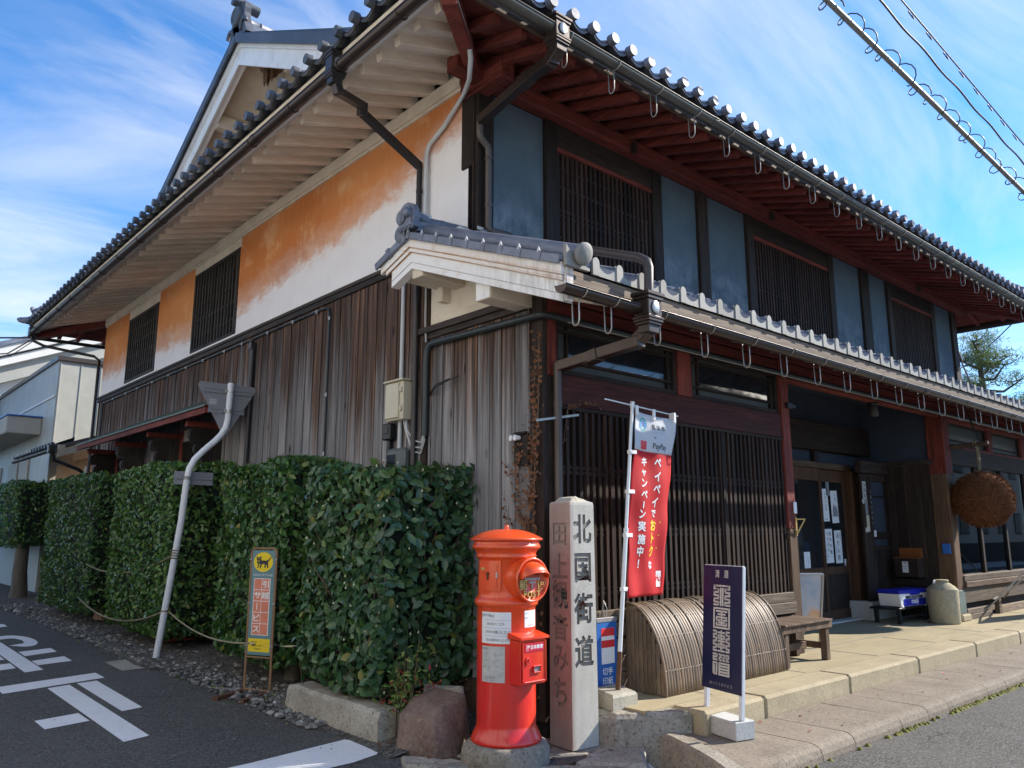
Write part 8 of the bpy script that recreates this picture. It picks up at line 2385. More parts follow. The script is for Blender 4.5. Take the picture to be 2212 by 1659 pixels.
for k in range(4): crate('crate', (-0.30, 9.75+0.02*k, 0.09+0.262*k), R(8), M['crate_tan'], ['tan bottle crate at the foot of its stack between the hedges', 'second tan bottle crate from the ground between the hedges', 'third tan bottle crate from the ground between the hedges', 'topmost tan bottle crate between the hedges'][k])
crate('crate', (-0.33, 6.62, 0.08), R(-6), M['crate_red'], 'red bottle crate on the earth behind the white sign pole')
crate('crate', (-0.33, 6.62, 0.343), R(-4), M['crate_red'], 'red bottle crate stacked on the lower red one')
crate('crate', (-0.28, 7.12, 0.08), R(5), M['crate_yellow'], 'yellow bottle crate beside the red crates')
crate('crate', (-0.28, 7.10, 0.343), R(3), M['crate_yellow'], 'yellow bottle crate on top of the other yellow crate')
crate('crate', (-0.26, 7.08, 0.606), R(6), M['crate_yellow'], 'topmost yellow bottle crate behind the hedge')
# ------------------------------------------------------------------ hedges and other plants
def leaf_verts(L, W, fold=0.25):
    """pointed oval leaf along +Y, folded on its rib: 8 verts, 6 faces"""
    return (np.array([(0, 0, 0), (-W*0.42, L*0.28, fold*W*0.4), (W*0.42, L*0.28, fold*W*0.4), (0, L*0.30, 0), (-W*0.46, L*0.60, fold*W*0.45), (W*0.46, L*0.60, fold*W*0.45), (0, L*0.64, -0.02*L), (0, L, -0.08*L)]),
            [(0, 3, 1), (0, 2, 3), (1, 3, 6, 4), (3, 2, 5, 6), (4, 6, 7), (6, 5, 7)])
def frames(nrm, up_bias, n, spread):
    """random leaf frames whose faces lean towards the outward normal"""
    f = nrm+RNG.normal(0, spread, (n, 3)); f /= np.linalg.norm(f, axis=1)[:, None]
    d = np.array((0, 0, -0.35))+RNG.normal(0, 0.8, (n, 3))+nrm*up_bias
    d -= f*np.sum(d*f, 1)[:, None]; d /= np.linalg.norm(d, axis=1)[:, None]
    s = np.cross(d, f)
    return s, d, f
def leaves_mesh(name, pos, nrm, L, W, mat, spread=0.55, up=0.4, jit=0.35):
    n = len(pos); B, F = leaf_verts(1.0, W/L)
    s, d, f = frames(nrm, up, n, spread)
    sc = L*(1-jit+2*jit*RNG.random(n))
    V = pos[:, None, :]+sc[:, None, None]*(B[None, :, 0, None]*s[:, None, :]+(B[None, :, 1, None]-0.5)*d[:, None, :]+B[None, :, 2, None]*f[:, None, :])
    k = len(B); faces = []
    base = (np.arange(n)*k).tolist()
    loops = []; starts = []; totals = []
    for q in F: pass
    flat_ = np.concatenate([np.array(q) for q in F]); tot = np.array([len(q) for q in F])
    li = (np.arange(n)[:, None]*k+flat_[None]).ravel(); lt = np.tile(tot, n); ls = np.concatenate(([0], np.cumsum(lt)[:-1]))
    me = bpy.data.meshes.new(name)
    me.vertices.add(n*k); me.vertices.foreach_set('co', V.ravel().astype(np.float32))
    me.loops.add(len(li)); me.loops.foreach_set('vertex_index', li.astype(np.int32))
    me.polygons.add(len(lt)); me.polygons.foreach_set('loop_start', ls.astype(np.int32)); me.polygons.foreach_set('loop_total', lt.astype(np.int32))
    me.polygons.foreach_set('use_smooth', np.ones(len(lt), dtype=bool))
    me.materials.append(mat); me.update(calc_edges=True); me.validate()
    return me
def box_surface(n, c, h, depth=0.06, faces=((0, -1), (0, 1), (1, -1), (1, 1), (2, 1), (2, -1)), lump=0.03, seed=0.0, ch=0.10):
    c = np.array(c); h = np.array(h)
    areas = []
    for ax, s in faces:
        a, b = [i for i in range(3) if i != ax]; areas.append(h[a]*h[b]*(0.35 if (ax == 2 and s < 0) else 1))
    areas = np.array(areas)/sum(areas)
    idx = RNG.choice(len(faces), n, p=areas)
    P = RNG.uniform(-1, 1, (n, 3)); N = np.zeros((n, 3))
    for k, (ax, s) in enumerate(faces):
        m_ = idx == k; P[m_, ax] = s; N[m_, ax] = s
    P = P*h
    # round the edges off
    q = h-ch
    inner = np.clip(P, -q, q); d = P-inner; L = np.linalg.norm(d, axis=1); L[L == 0] = 1
    nd = d/L[:, None]
    multi = (np.abs(P) > q).sum(1) > 1
    P = np.where(multi[:, None], inner+nd*ch, P); N = np.where(multi[:, None], nd, N)
    w = P+c
    lm = lump*(np.sin(w[:, 0]*7+w[:, 2]*5+seed)+np.sin(w[:, 1]*6-w[:, 2]*4.3+seed*2)+np.sin(w[:, 2]*9+w[:, 0]*4-w[:, 1]*3))*0.5
    P = P+N*(lm-depth*RNG.random(n)**1.5)[:, None]
    return P+c, N
def hedge(name, c, h, nleaf, L, W, label, mat, trunks, core=True, lump=0.03, ch=0.10):
    e = empty(name, (c[0], c[1], 0.0), label=label, cat='hedge')
    loc = np.array((0, 0, c[2]))
    p, n_ = box_surface(nleaf, loc, h, 0.10, lump=lump, seed=c[1], ch=ch)
    o = inst('foliage', leaves_mesh('foliage', p, n_, L, W, mat), e); o['kind'] = 'stuff'
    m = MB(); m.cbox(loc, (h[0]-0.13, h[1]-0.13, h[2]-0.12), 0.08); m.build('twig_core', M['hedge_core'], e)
    m = MB(); nt_ = int(90*h[1]+40)
    pt, nt2 = box_surface(nt_, loc, h, 0.05, faces=((0, -1), (1, -1), (2, 1)), ch=ch)
    for i in range(nt_):
        q = Vector(pt[i]); dd = (Vector(nt2[i])*0.7+Vector((RNG.normal(0, .5), RNG.normal(0, .5), 0.7))).normalized()
        m.tube([q-dd*0.10, q+dd*0.045], [0.0045, 0.003], 4)
    o = m.build('cut_twig', M['twig'], e); o['kind'] = 'stuff'
    for (x, y, r_) in trunks:
        m = MB(); m.tube([(x, y, 0.0), (x+0.02, y+0.01, 0.25), (x-0.01, y, 0.6), (x, y, c[2])], [r_*1.15, r_, r_*0.9, r_*0.7], 10); m.build('trunk', M['bark'], e)
    return e
# nearest block: large camellia leaves, the biggest 300 each their own piece
HC, HH = (-0.45, 1.42, 1.13), (0.50, 0.62, 0.87)
h1 = hedge('hedge', HC, HH, 7200, 0.085, 0.046, 'nearest square-clipped camellia hedge behind the boulder and the red post box', M['leaf'], [(0.0, -0.2, 0.05), (0.0, 0.35, 0.045)], ch=0.12)
lv = []
for k in range(6):
    B, F = leaf_verts(0.088+0.006*k, 0.050+0.002*k, 0.22+0.05*k)
    me = bpy.data.meshes.new('leaf'); me.from_pydata(B.tolist(), [], F); me.materials.append(M['leaf_one'])
    for p in me.polygons: p.use_smooth = True
    lv.append(me)
p, nn_ = box_surface(300, (0, 0, HC[2]), HH, 0.02, faces=((0, -1), (1, -1), (2, 1)), seed=HC[1], ch=0.12)
s_, d_, f_ = frames(nn_, 0.4, 300, 0.45)
for i in range(300):
    mt = Matrix(((s_[i][0], d_[i][0], f_[i][0], p[i][0]+nn_[i][0]*0.015), (s_[i][1], d_[i][1], f_[i][1], p[i][1]+nn_[i][1]*0.015), (s_[i][2], d_[i][2], f_[i][2], p[i][2]+nn_[i][2]*0.015), (0, 0, 0, 1)))
    o = inst('leaf', lv[i % 6], h1); o.matrix_basis = mt
m = MB(); pb_, nb_ = box_surface(90, (0, 0, HC[2]), HH, 0.02, faces=((0, -1), (1, -1), (2, 1)), ch=0.12)
for i in range(90):
    q = pb_[i]+nb_[i]*0.01; m.lathe([(0.0005, -0.010), (0.007, -0.004), (0.008, 0.002), (0.004, 0.010), (0.0005, 0.013)], q, 7)
o = m.build('bud', M['bud'], h1); o['kind'] = 'stuff'
m = MB(); pb_, nb_ = box_surface(170, (0, 0, HC[2]), HH, 0.05, faces=((0, -1), (1, -1), (2, 1)), ch=0.12)
for i in range(170):
    q = Vector(pb_[i]); dd = (Vector(nb_[i])*0.6+Vector((RNG.normal(0, .5), RNG.normal(0, .5), 0.9))).normalized()
    m.tube([q-dd*0.12, q-dd*0.03+Vector((0.005, 0, 0)), q+dd*0.05], [0.0045, 0.0035, 0.0025], 5)
o = m.build('twig', M['twig'], h1); o['kind'] = 'stuff'
hedge('hedge', (-0.33, 3.52, 1.21), (0.46, 0.80, 0.98), 11000, 0.072, 0.038, 'clipped hedge block behind the parcel sign, second from the post box', M['leaf_mid'], [(-0.1, -0.42, 0.07), (0.0, 0.4, 0.06)])
hedge('hedge', (-0.36, 6.95, 1.27), (0.50, 1.22, 1.10), 14000, 0.070, 0.036, 'tall clipped hedge block behind the white sign pole', M['leaf_pale'], [(0.0, 0.0, 0.07)], ch=0.14)
hedge('hedge', (-0.36, 10.75, 1.30), (0.52, 1.55, 1.10), 11000, 0.072, 0.036, 'square dark hedge block beyond the white sign pole', M['leaf_far'], [(0.0, 0.0, 0.07)], ch=0.14)
hedge('hedge', (-0.15, 18.6, 1.85), (0.75, 3.2, 0.72), 9000, 0.085, 0.042, 'farthest clipped hedge raised on a bare trunk', M['leaf_far'], [(-0.35, -2.6, 0.16), (0.2, 0.5, 0.10)], ch=0.2)

# nandina at the foot of the hedge by the boulder
nd = empty('nandina_bush', (-0.80, 0.66, 0.02), label='small nandina with yellow-green and red leaves between kerb stone and boulder', cat='bush')
m = MB()
tips = []
for k in range(7):
    a = RNG.uniform(0, 6.28); r_ = RNG.uniform(0.02, 0.06); hgt = RNG.uniform(0.35, 0.72)
    p0 = Vector((r_*math.cos(a), r_*math.sin(a), 0)); p1 = p0+Vector((RNG.normal(0, .05), RNG.normal(0, .05)-0.02, hgt))
    m.tube([p0, (p0+p1)/2+Vector((RNG.normal(0, .012), 0, 0)), p1], [0.006, 0.005, 0.004], 6); tips.append((p0, p1))
m.build('stem', M['twig'], nd)
pos = []; nrm = []
for p0, p1 in tips:
    for k in range(46):
        t = RNG.uniform(0.35, 1.05); q = p0+(p1-p0)*t+Vector((RNG.normal(0, .075), RNG.normal(0, .075), RNG.normal(0, .03))); pos.append(q); nrm.append((RNG.normal(0, .3)-0.2, RNG.normal(0, .3)-0.3, 0.8))
o = inst('foliage', leaves_mesh('foliage', np.array(pos), np.array(nrm), 0.048, 0.014, M['fresh_leaf'], 0.4, 0.2), nd); o['kind'] = 'stuff'
pos = np.array(pos)[RNG.choice(len(pos), 40)]+RNG.normal(0, 0.03, (40, 3)); pos[:, 2] = np.clip(pos[:, 2]*0.55+0.10, 0.05, 0.5)
o = inst('red_foliage', leaves_mesh('red_foliage', pos, np.tile((-.2, -.4, .8), (40, 1)), 0.05, 0.016, M['red_leaf'], 0.4, 0.2), nd); o['kind'] = 'stuff'
# dead leaves and litter round the stones
pos = np.stack([RNG.uniform(-1.05, 0.2, 130), RNG.uniform(-0.55, 0.95, 130), RNG.uniform(0.016, 0.035, 130)], 1)
o = inst('leaf_litter', leaves_mesh('leaf_litter', pos, np.tile((0, 0, 1.0), (130, 1)), 0.045, 0.022, M['dry_leaf'], 0.25, 0.0)); o['kind'] = 'stuff'
pos = np.stack([RNG.uniform(0.9, 9, 24), RNG.uniform(-1.5, -0.93, 24), np.full(24, 0.107)], 1)
o = inst('fallen_leaves', leaves_mesh('fallen_leaves', pos, np.tile((0, 0, 1.0), (24, 1)), 0.035, 0.02, M['red_leaf'], 0.2, 0.0)); o['kind'] = 'stuff'
# moss and weeds along the sidewalk edge
m = MB(); rr = random.Random(4)
for k in range(520):
    x = rr.uniform(0.7, 8.5); w = 0.10+0.25*max(0, math.sin(x*3.1+0.6))**2+(0.9 if 3.1 < x < 5.6 else 0)
    if rr.random() > w: continue
    m.lathe([(0.014+rr.random()*0.016, 0.0), (0.010+rr.random()*0.006, 0.008+rr.random()*0.008), (0.0005, 0.016+rr.random()*0.010)], (x, -1.582-rr.random()*0.035, 0.0), 6)
o = m.build('moss', simple('yellow_green_moss', (0.16, 0.155, 0.025), 0.95, var=0.5, scale=30)); o['kind'] = 'stuff'
pos = np.stack([RNG.uniform(-1.3, -0.7, 90), RNG.uniform(1.5, 9, 90), np.full(90, 0.035)], 1)
o = inst('weeds', leaves_mesh('weeds', pos, np.tile((0, 0, 1.0), (90, 1)), 0.05, 0.018, M['fresh_leaf'], 0.5, 0.4)); o['kind'] = 'stuff'

# dried creeper on the corner
cr = empty('creeper', (0.0, 0.06, 0.25), label='dried brown creeper climbing the dark corner post', cat='creeper')
m = MB(); pos = []; nrm = []
def vine(pts, r0, leafn, spread):
    P = [Vector(p) for p in pts]; m.tube(P, [r0*(1-0.6*i/(len(P)-1)) for i in range(len(P))], 5)
    for k in range(leafn):
        i = RNG.integers(0, len(P)-1); t = RNG.random(); q = P[i]+(P[i+1]-P[i])*t
        pos.append((q.x-0.012, q.y+RNG.normal(0, spread), q.z+RNG.normal(0, spread))); nrm.append((-0.9, RNG.normal(0, .3)-0.2, 0.2))
zb = -0.25
vine([(-0.03, 0.02, 0.0), (-0.035, 0.0, 0.6), (-0.03, 0.03, 1.2), (-0.035, 0.0, 1.7), (-0.03, -0.04, 2.2), (-0.03, -0.05, 2.75)], 0.008, 260, 0.032)
vine([(-0.03, 0.06, 0.2), (-0.035, 0.10, 0.9), (-0.03, 0.06, 1.4), (-0.035, 0.02, 2.0), (-0.03, 0.0, 2.5)], 0.006, 230, 0.034)
vine([(-0.03, 0.10, 0.9), (-0.03, 0.16, 1.25), (-0.03, 0.19, 1.62), (-0.06, 0.15, 1.9)], 0.005, 120, 0.04)
vine([(-0.03, 0.06, 1.2), (-0.03, 0.22, 1.42), (-0.03, 0.34, 1.8)], 0.003, 30, 0.02)
vine([(-0.03, 0.08, 1.0), (-0.03, 0.25, 1.25), (-0.03, 0.32, 1.32), (-0.03, 0.36, 1.55)], 0.003, 20, 0.02)
m.build('stem', M['twig'], cr)
o = inst('dry_leaves', leaves_mesh('dry_leaves', np.array(pos), np.array(nrm), 0.032, 0.022, M['dry_leaf'], 0.6, 0.0), cr); o['kind'] = 'stuff'
m = MB(); pts = [(0.20, -0.02, 2.15), (0.24, -0.03, 2.42), (0.32, -0.03, 2.47), (0.45, -0.025, 2.49), (0.62, -0.025, 2.485)]
m.tube([(p[0], p[1]-0.0, p[2]) for p in pts], 0.003, 5); o = m.build('creeper_shoot', M['twig']); tag(o, 'thin dry creeper shoot across the red lintel', 'creeper')
pos = np.array([(pts[i][0]+(pts[i+1][0]-pts[i][0])*t, -0.04+RNG.normal(0, .008), pts[i][2]+(pts[i+1][2]-pts[i][2])*t+RNG.normal(0, .018)) for i in range(4) for t in RNG.random(11)])
o2 = inst('dry_leaves', leaves_mesh('dry_leaves', pos, np.tile((0, -1.0, 0.2), (44, 1)), 0.026, 0.018, M['dry_leaf'], 0.6, 0.0), o); o2['kind'] = 'stuff'

# --- pine beyond the shop, and the tiled ridge in front of it
def pine(loc, H, label, nc):
    e = empty('pine_tree', loc, label=label, cat='pine tree')
    m = MB(); m.tube([(0, 0, 0), (0.2, 0.1, H*0.4), (-0.1, 0, H*0.75), (0.1, 0.1, H)], [0.22, 0.17, 0.10, 0.04], 8)
    pos = []; nrm = []
    for k in range(nc):
        z = H*(0.38+0.62*k/nc); a = k*2.4+RNG.uniform(-.4, .4); r_ = (1.0-0.72*(k/nc))*2.1*RNG.uniform(0.6, 1.1)
        b = Vector((0.05, 0.05, z)); tip = b+Vector((r_*math.cos(a), r_*math.sin(a), RNG.uniform(0.0, 0.4)))
        mid = (b+tip)/2+Vector((0, 0, RNG.uniform(-0.25, 0.05))); m.tube([b, mid, tip], [0.055, 0.035, 0.014], 6)
        for j in range(7):
            t = RNG.uniform(0.35, 1.0); base = b+(tip-b)*t; c = base+Vector((RNG.normal(0, .28), RNG.normal(0, .28), RNG.uniform(0.05, 0.22)))
            m.tube([base, (base+c)/2+Vector((0, 0, -0.04)), c], [0.018, 0.012, 0.006], 5)
            q = RNG.normal(0, 1, (85, 3))*np.array((0.20, 0.20, 0.06))+np.array(c); pos.append(q)
            nn = q-np.array(c)+np.array((0, 0, 0.15)); nrm.append(nn/np.linalg.norm(nn, axis=1)[:, None])
    m.build('branches', M['bark'], e)
    pos = np.concatenate(pos); nrm = np.concatenate(nrm)
    o = inst('crown', leaves_mesh('crown', pos, nrm, 0.17, 0.012, M['needle'], 0.9, 1.2), e); o['kind'] = 'stuff'
pine((18.6, 2.6, 0), 6.3, 'tall pine with open layered branches beyond the right end of the shop', 26)
# ------------------------------------------------------------------ beyond and around
# --- grey clad building at the end of the side wall
mbld = empty('warehouse', (0.02, 17.0, 0.0), label='grey and cream clad flat-topped building beyond the side wall', cat='building')
m = MB(); m.box(0.02, 9.0, 17.0, 30.0, 0.0, 5.56); m.build('wall', M['metal_clad'], mbld, (-0.02, -17.0, 0))
m = MB()
k = 0
x = 0.06
m.box(0.03, 9.0, 16.985, 16.999, 0.0, 5.50); m.build('lit_wall', M['clad_cream'], mbld, (-0.02, -17.0, 0))
for i in range(16):
    mm = MB(); mm.box(0.05+0.45*i, 0.068+0.45*i, 16.97, 16.984, 0.0, 5.50); mm.build('wall_seam', M['clad_cream'], mbld, (-0.02, -17.0, 0))
m = MB(); m.box(-0.03, 9.05, 16.93, 30.05, 5.561, 5.68, 0.01); m.build('parapet', M['pipe_brown'], mbld, (-0.02, -17.0, 0))
m = MB(); m.box(-0.012, 0.019, 17.02, 30, 4.68, 4.72); m.build('wall_seam', M['far_white'], mbld, (-0.02, -17.0, 0))
m = MB(); m.box(-0.75, 0.018, 18.25, 29, 3.85, 4.28, 0.02); m.build('canopy', M['far_beige'], mbld, (-0.02, -17.0, 0))
m = MB(); m.box(-0.77, 0.018, 18.2, 29, 4.285, 4.31); m.build('canopy_top', M['stamp_blue'], mbld, (-0.02, -17.0, 0))
for (a, b, z0, z1) in ((19.2, 20.3, 1.2, 3.3), (20.6, 21.8, 1.2, 3.3), (23, 25, 0.3, 3.3)):
    mm = MB(); mm.box(-0.03, 0.018, a, b, z0, z1, 0.01); mm.build('shutter', M['far_beige'], mbld, (-0.02, -17.0, 0))
for i in range(9):
    mm = MB(); mm.box(-0.05, -0.031, 20.75+0.11*i, 20.80+0.11*i, 1.5, 2.35); mm.build('window_bar', M['pipe_brown'], mbld, (-0.02, -17.0, 0))
# --- white storehouse behind it
kura = empty('storehouse', (-1.5, 25.0, 0.0), label='tall white plastered storehouse with banded gable behind the grey building', cat='storehouse')
def KP(x, y): return (x+1.5, y-25.0)
rise = 0.43
def kz(x): return 7.18+rise*(x+0.135)
m = MB(); m.prism([(-0.2, 0), (9, 0), (9, kz(4.4)-0.7-0.43*4.6), (4.4, kz(4.4)-0.7), (0.26, kz(0.26)-0.75), (-0.2, 5.8)], 7.0, AX_XZ, (1.5, 8.0-1.0, 0)); m.build('wall', M['far_white'], kura)
for (d0, d1, yy, th) in ((0.0, 0.30, -0.9, 0.9), (0.36, 0.62, -0.75, 0.75)):
    for s in (-1, 1):
        xe = -1.9 if s < 0 else 10.7
        pts = [(4.4, kz(4.4)-d0), (xe, kz(4.4)-rise*abs(xe-4.4)-d0), (xe, kz(4.4)-rise*abs(xe-4.4)-d1), (4.4, kz(4.4)-d1)]
        m = MB(); m.prism([(p[0]+1.5, p[1]) for p in pts], th, AX_XZ, (0, yy+th, 0)); m.build('gable_band', M['far_white'], kura)
m = MB()
for s in (-1, 1):
    xe = -2.1 if s < 0 else 10.9
    pts = [(4.4, kz(4.4)+0.16), (xe, kz(4.4)-rise*abs(xe-4.4)+0.16), (xe, kz(4.4)-rise*abs(xe-4.4)+0.005), (4.4, kz(4.4)+0.005)]
    m.prism([(p[0]+1.5, p[1]) for p in pts], 8.2, AX_XZ, (0, 7.2, 0))
m.build('roof', M['tile'], kura)
m = MB()
for s in (-1, 1):
    xe = -1.9 if s < 0 else 10.7
    pts = [(4.4, kz(4.4)-0.62), (xe, kz(4.4)-rise*abs(xe-4.4)-0.62), (xe, kz(4.4)-rise*abs(xe-4.4)-1.15), (4.4, kz(4.4)-1.15)]
    m.prism([(p[0]+1.5, p[1]) for p in pts], 0.5, AX_XZ, (0, 0.02, 0))
m.build('gable_soffit', M['clad_cream'], kura)

# --- low tiled lean-to attached past the side wall
ln = empty('lean_to', (0.0, 13.6, 0.0), label='low old lean-to with tiled roof between the shop and the grey building', cat='shed')
m = MB(); m.box(0.15, 2.5, 0.0, 3.2, 0.0, 3.0); m.build('wall', M['rust_line'], ln)
m = MB(); m.box(0.10, 0.149, 0.0, 3.2, 0.2, 1.7); m.build('lower_boards', M['lattice_grey'], ln)
lr = roof_poly('roof', [(-0.62, -0.55, 3.14), (-0.62, 3.4, 3.14), (1.8, 3.4, 4.0), (1.8, -0.55, 4.0)], M['tile_dark'], 0.05, ln)
y = -0.5
while y < 3.3:
    inst('eave_tile', et_side, lr, (-0.63, y+0.26, 3.165), (0, 0, R(-90))); y += 0.265
m = MB(); half_pipe(m, (-0.70, -0.5, 3.05), (-0.70, 3.4, 3.05), 0.05); m.build('gutter', M['gutter'], ln)
m = MB(); m.tube([(-0.66, -0.35, 3.0), (-0.62, -0.30, 2.86), (-0.10, -0.05, 2.70), (0.02, -0.02, 2.62), (0.02, -0.02, 0.1)], 0.036, 8); m.box(-0.76, -0.62, -0.42, -0.28, 2.98, 3.14, 0.01); m.build('downpipe', M['pipe_dark'], ln)
m = MB(); m.tube([(-0.06, -0.42, 0.1), (-0.06, -0.42, 2.75)], 0.032, 10); m.build('vent_pipe', M['pipe_white'], ln)
m = MB(); m.box(-0.62, -0.50, -0.58, -0.50, 2.98, 3.14); m.prism([(-0.62, 3.04), (1.8, 3.90), (1.8, 3.70), (-0.62, 2.9)], 0.06, AX_XZ, (0, -0.5, 0)); m.build('verge_board', M['far_beige'], ln)
m = MB(); m.box(0.08, 0.149, 0.4, 1.5, 1.7, 2.5, 0.01); m.build('window_frame', M['wood_dark'], ln)
for i in range(8):
    mm = MB(); mm.box(0.06, 0.079, 0.48+0.12*i, 0.52+0.12*i, 1.75, 2.45); mm.build('slat', M['lattice_grey'], ln)
tp_ = MB()
vv = []; nu = 10
for j in range(nu+1):
    for i in range(nu+1):
        u, w = i/nu, j/nu; vv.append((-0.30+0.50*u, -0.45+0.9*w, 2.02+0.35*math.sin(u*2.2)*(1-0.4*w)+0.03*math.sin(w*9+u*5)))
tp_.add(vv, [(j*(nu+1)+i, j*(nu+1)+i+1, (j+1)*(nu+1)+i+1, (j+1)*(nu+1)+i) for j in range(nu) for i in range(nu)], True)
o = tp_.build('tarpaulin', M['alu'], None, (0.0, 13.5, 0.0)); tag(o, 'pale grey sheet draped over things behind the far hedge', 'sheet')
so = o.modifiers.new('thickness', 'SOLIDIFY'); so.thickness = 0.004
m = MB(); m.box(0.0, 0.55, 0.0, 1.1, 0.0, 2.0, 0.02); o = m.build('stacked_goods', M['far_beige'], None, (-0.1, 13.1, 0.0)); tag(o, 'covered pile under the pale sheet behind the far hedge', 'pile')
# parked things in the far gap
va = empty('parked_van', (0.9, 24.0, 0.0), (0, 0, R(90)), label='white van parked far behind the raised hedge', cat='van')
m = MB(); m.prism([(-1.6, 0.30), (1.55, 0.30), (1.65, 0.75), (1.45, 0.95), (1.05, 1.75), (-1.5, 1.80), (-1.62, 1.2)], 1.45, AX_XZ, (0, 0.72, 0)); m.build('body', M['white_paint'], va)
m = MB(); m.prism([(1.02, 1.0), (1.38, 1.0), (1.06, 1.62), (0.3, 1.62), (0.3, 1.0)], 1.46, AX_XZ, (0, 0.725, 0)); m.prism([(-1.3, 1.0), (0.2, 1.0), (0.2, 1.62), (-1.3, 1.62)], 1.46, AX_XZ, (0, 0.725, 0)); m.build('window', M['glass_dark'], va)
for x in (-1.05, 1.0):
    for y in (-0.68, 0.68):
        m = MB(); m.lathe([(0.001, -0.09), (0.20, -0.09), (0.29, -0.08), (0.29, 0.08), (0.20, 0.09), (0.001, 0.09)], (x, y, 0.29), 18, True, TO_MY); m.build('wheel', M['black'], va)

# --- tiled roof beyond the right end with its ridge ornament
rt = empty('neighbour_house', (15.4, 1.0, 0.0), label='tiled neighbour roof with a round ridge ornament past the right end of the shop', cat='house')
m = MB(); m.box(0.0, 9, 0.2, 5.0, 0.0, 3.6); m.build('wall', M['far_beige'], rt)
roof_poly('roof', [(-0.4, -1.6, 3.30), (9.4, -1.6, 3.30), (9.4, 2.2, 4.55), (-0.4, 2.2, 4.55)], M['tile'], 0.06, rt)
roof_poly('roof', [(-0.4, 6.0, 3.30), (9.4, 6.0, 3.30), (9.4, 2.2, 4.55), (-0.4, 2.2, 4.55)], M['tile'], 0.06, rt)
m = MB()
for i in range(34): m.tube([(-0.35+0.29*i, -1.6, 3.34), (-0.35+0.29*i, 2.15, 4.58)], 0.05, 6)
o = m.build('tile_roll', M['tile'], rt); o['kind'] = 'stuff'
m = MB(); m.box(-0.4, 9.4, 2.08, 2.32, 4.5, 4.76); m.tube([(-0.4, 2.2, 4.80), (9.4, 2.2, 4.80)], 0.09, 10); m.build('ridge', M['tile'], rt)
def ornament(name, parent, loc, s, mat):
    m = MB(); oni = []
    for k in range(25):
        t = math.pi*2*k/24; r_ = 0.30*(1+0.10*math.cos(6*t)); oni.append((r_*math.sin(t), 0.30+r_*1.0*math.cos(t)))
    m.prism([(a*s, b*s) for a, b in oni], 0.10*s, AX_YZ, (0, 0, 0))
    m.lathe([(0.17*s, 0), (0.17*s, 0.05*s), (0.14*s, 0.07*s), (0.11*s, 0.04*s), (0.001, 0.05*s)], (0, 0, 0.32*s), 18, True, Matrix(((0, 0, -1), (0, 1, 0), (1, 0, 0))))
    for sg_ in (-1, 1):
        m.tube([(-0.03*s, s*sg_*(0.30+0.10*math.cos(t)), s*(0.06+0.10*math.sin(t))) for t in [q*0.5 for q in range(10)]], 0.035*s, 6)
        m.lathe([(0.001, 0), (0.10*s, 0.0), (0.08*s, 0.06*s), (0.001, 0.07*s)], (0, sg_*0.34*s, 0.34*s), 12, True, Matrix(((0, 0, -1), (0, 1, 0), (1, 0, 0))))
    return m.build(name, mat, parent, loc)
ornament('ridge_ornament', rt, (-0.40, 0.0, 3.42), 1.0, M['tile_dark'])

# --- overhead lines
def spiral_hangers(m, a, b, n, r_, drop, seed):
    rr = random.Random(seed); a = Vector(a); b = Vector(b); d = (b-a).normalized()
    for i in range(n):
        p = a+(b-a)*((i+0.5)/n); t0 = rr.uniform(0, 6.28)
        u = d.orthogonal().normalized(); w = d.cross(u)
        pts = []
        for k in range(12):
            t = t0+k*0.5; pts.append(p+d*(0.030*(k-6))+(u*math.cos(t)+w*math.sin(t))*(r_*(1.0+0.9*math.sin(k/11*math.pi))))
        m.tube(pts, 0.0075, 5)
CA, CB = Vector((-0.6, -1.20, 6.86)), Vector((14.0, -1.20, 6.25))
ca = Vector((1.04, -1.2, 6.72)); cb_ = Vector((5.55, -1.2, 6.54))
dC = (cb_-ca).normalized()
c0, c1 = ca-dC*4, cb_+dC*14
lw = empty('overhead_cable', tuple(c0), label='thick bundled overhead cable with spiral wire hangers', cat='cable')
m = MB(); m.tube([(0, 0, 0), tuple(c1-c0)], 0.030, 10); m.build('main_cable', M['cable_pale'], lw)
m = MB(); m.tube([(0, 0.02, 0.055), tuple(c1-c0+Vector((0, 0.02, 0.055)))], 0.016, 8); m.build('support_wire', M['cable'], lw)
m = MB(); spiral_hangers(m, (0, 0, 0.02), c1-c0, 52, 0.062, 0, 3); m.build('hanger_spiral', M['cable'], lw)
m = MB(); pts = []
s0, s1 = Vector((2.35, -1.2, 7.42)), Vector((6.6, -1.2, 7.1))
ds = (s1-s0).normalized(); s0 = s0-ds*3; s1 = s1+ds*12
for k in range(120):
    t = k/119; pts.append(s0+(s1-s0)*t+Vector((0, 0.0, 0.018*math.sin(k*0.9))))
m.tube(pts, 0.013, 6); o = m.build('overhead_wire', M['cable']); tag(o, 'thin wavy overhead wire between the bundled cable and the ringed wire', 'wire')
s0, s1 = Vector((3.0, -1.2, 7.75)), Vector((6.9, -1.2, 7.45))
ds = (s1-s0).normalized(); s0 = s0-ds*3; s1 = s1+ds*12
lw2 = empty('overhead_wire', tuple(s0), label='topmost thin overhead wire with small hanging rings', cat='wire')
m = MB(); m.tube([(0, 0, 0), tuple(s1-s0)], 0.010, 6); m.build('wire', M['cable'], lw2)
m = MB()
n = 36
for i in range(n):
    p = (s1-s0)*((i+0.5)/n)
    m.tube([p+Vector((0.055*math.cos(t)+0.015, 0.02*math.sin(t), -0.055+0.055*math.sin(t))) for t in [1.3+q*0.55 for q in range(11)]], 0.007, 5)
m.build('hanging_ring', M['cable'], lw2)
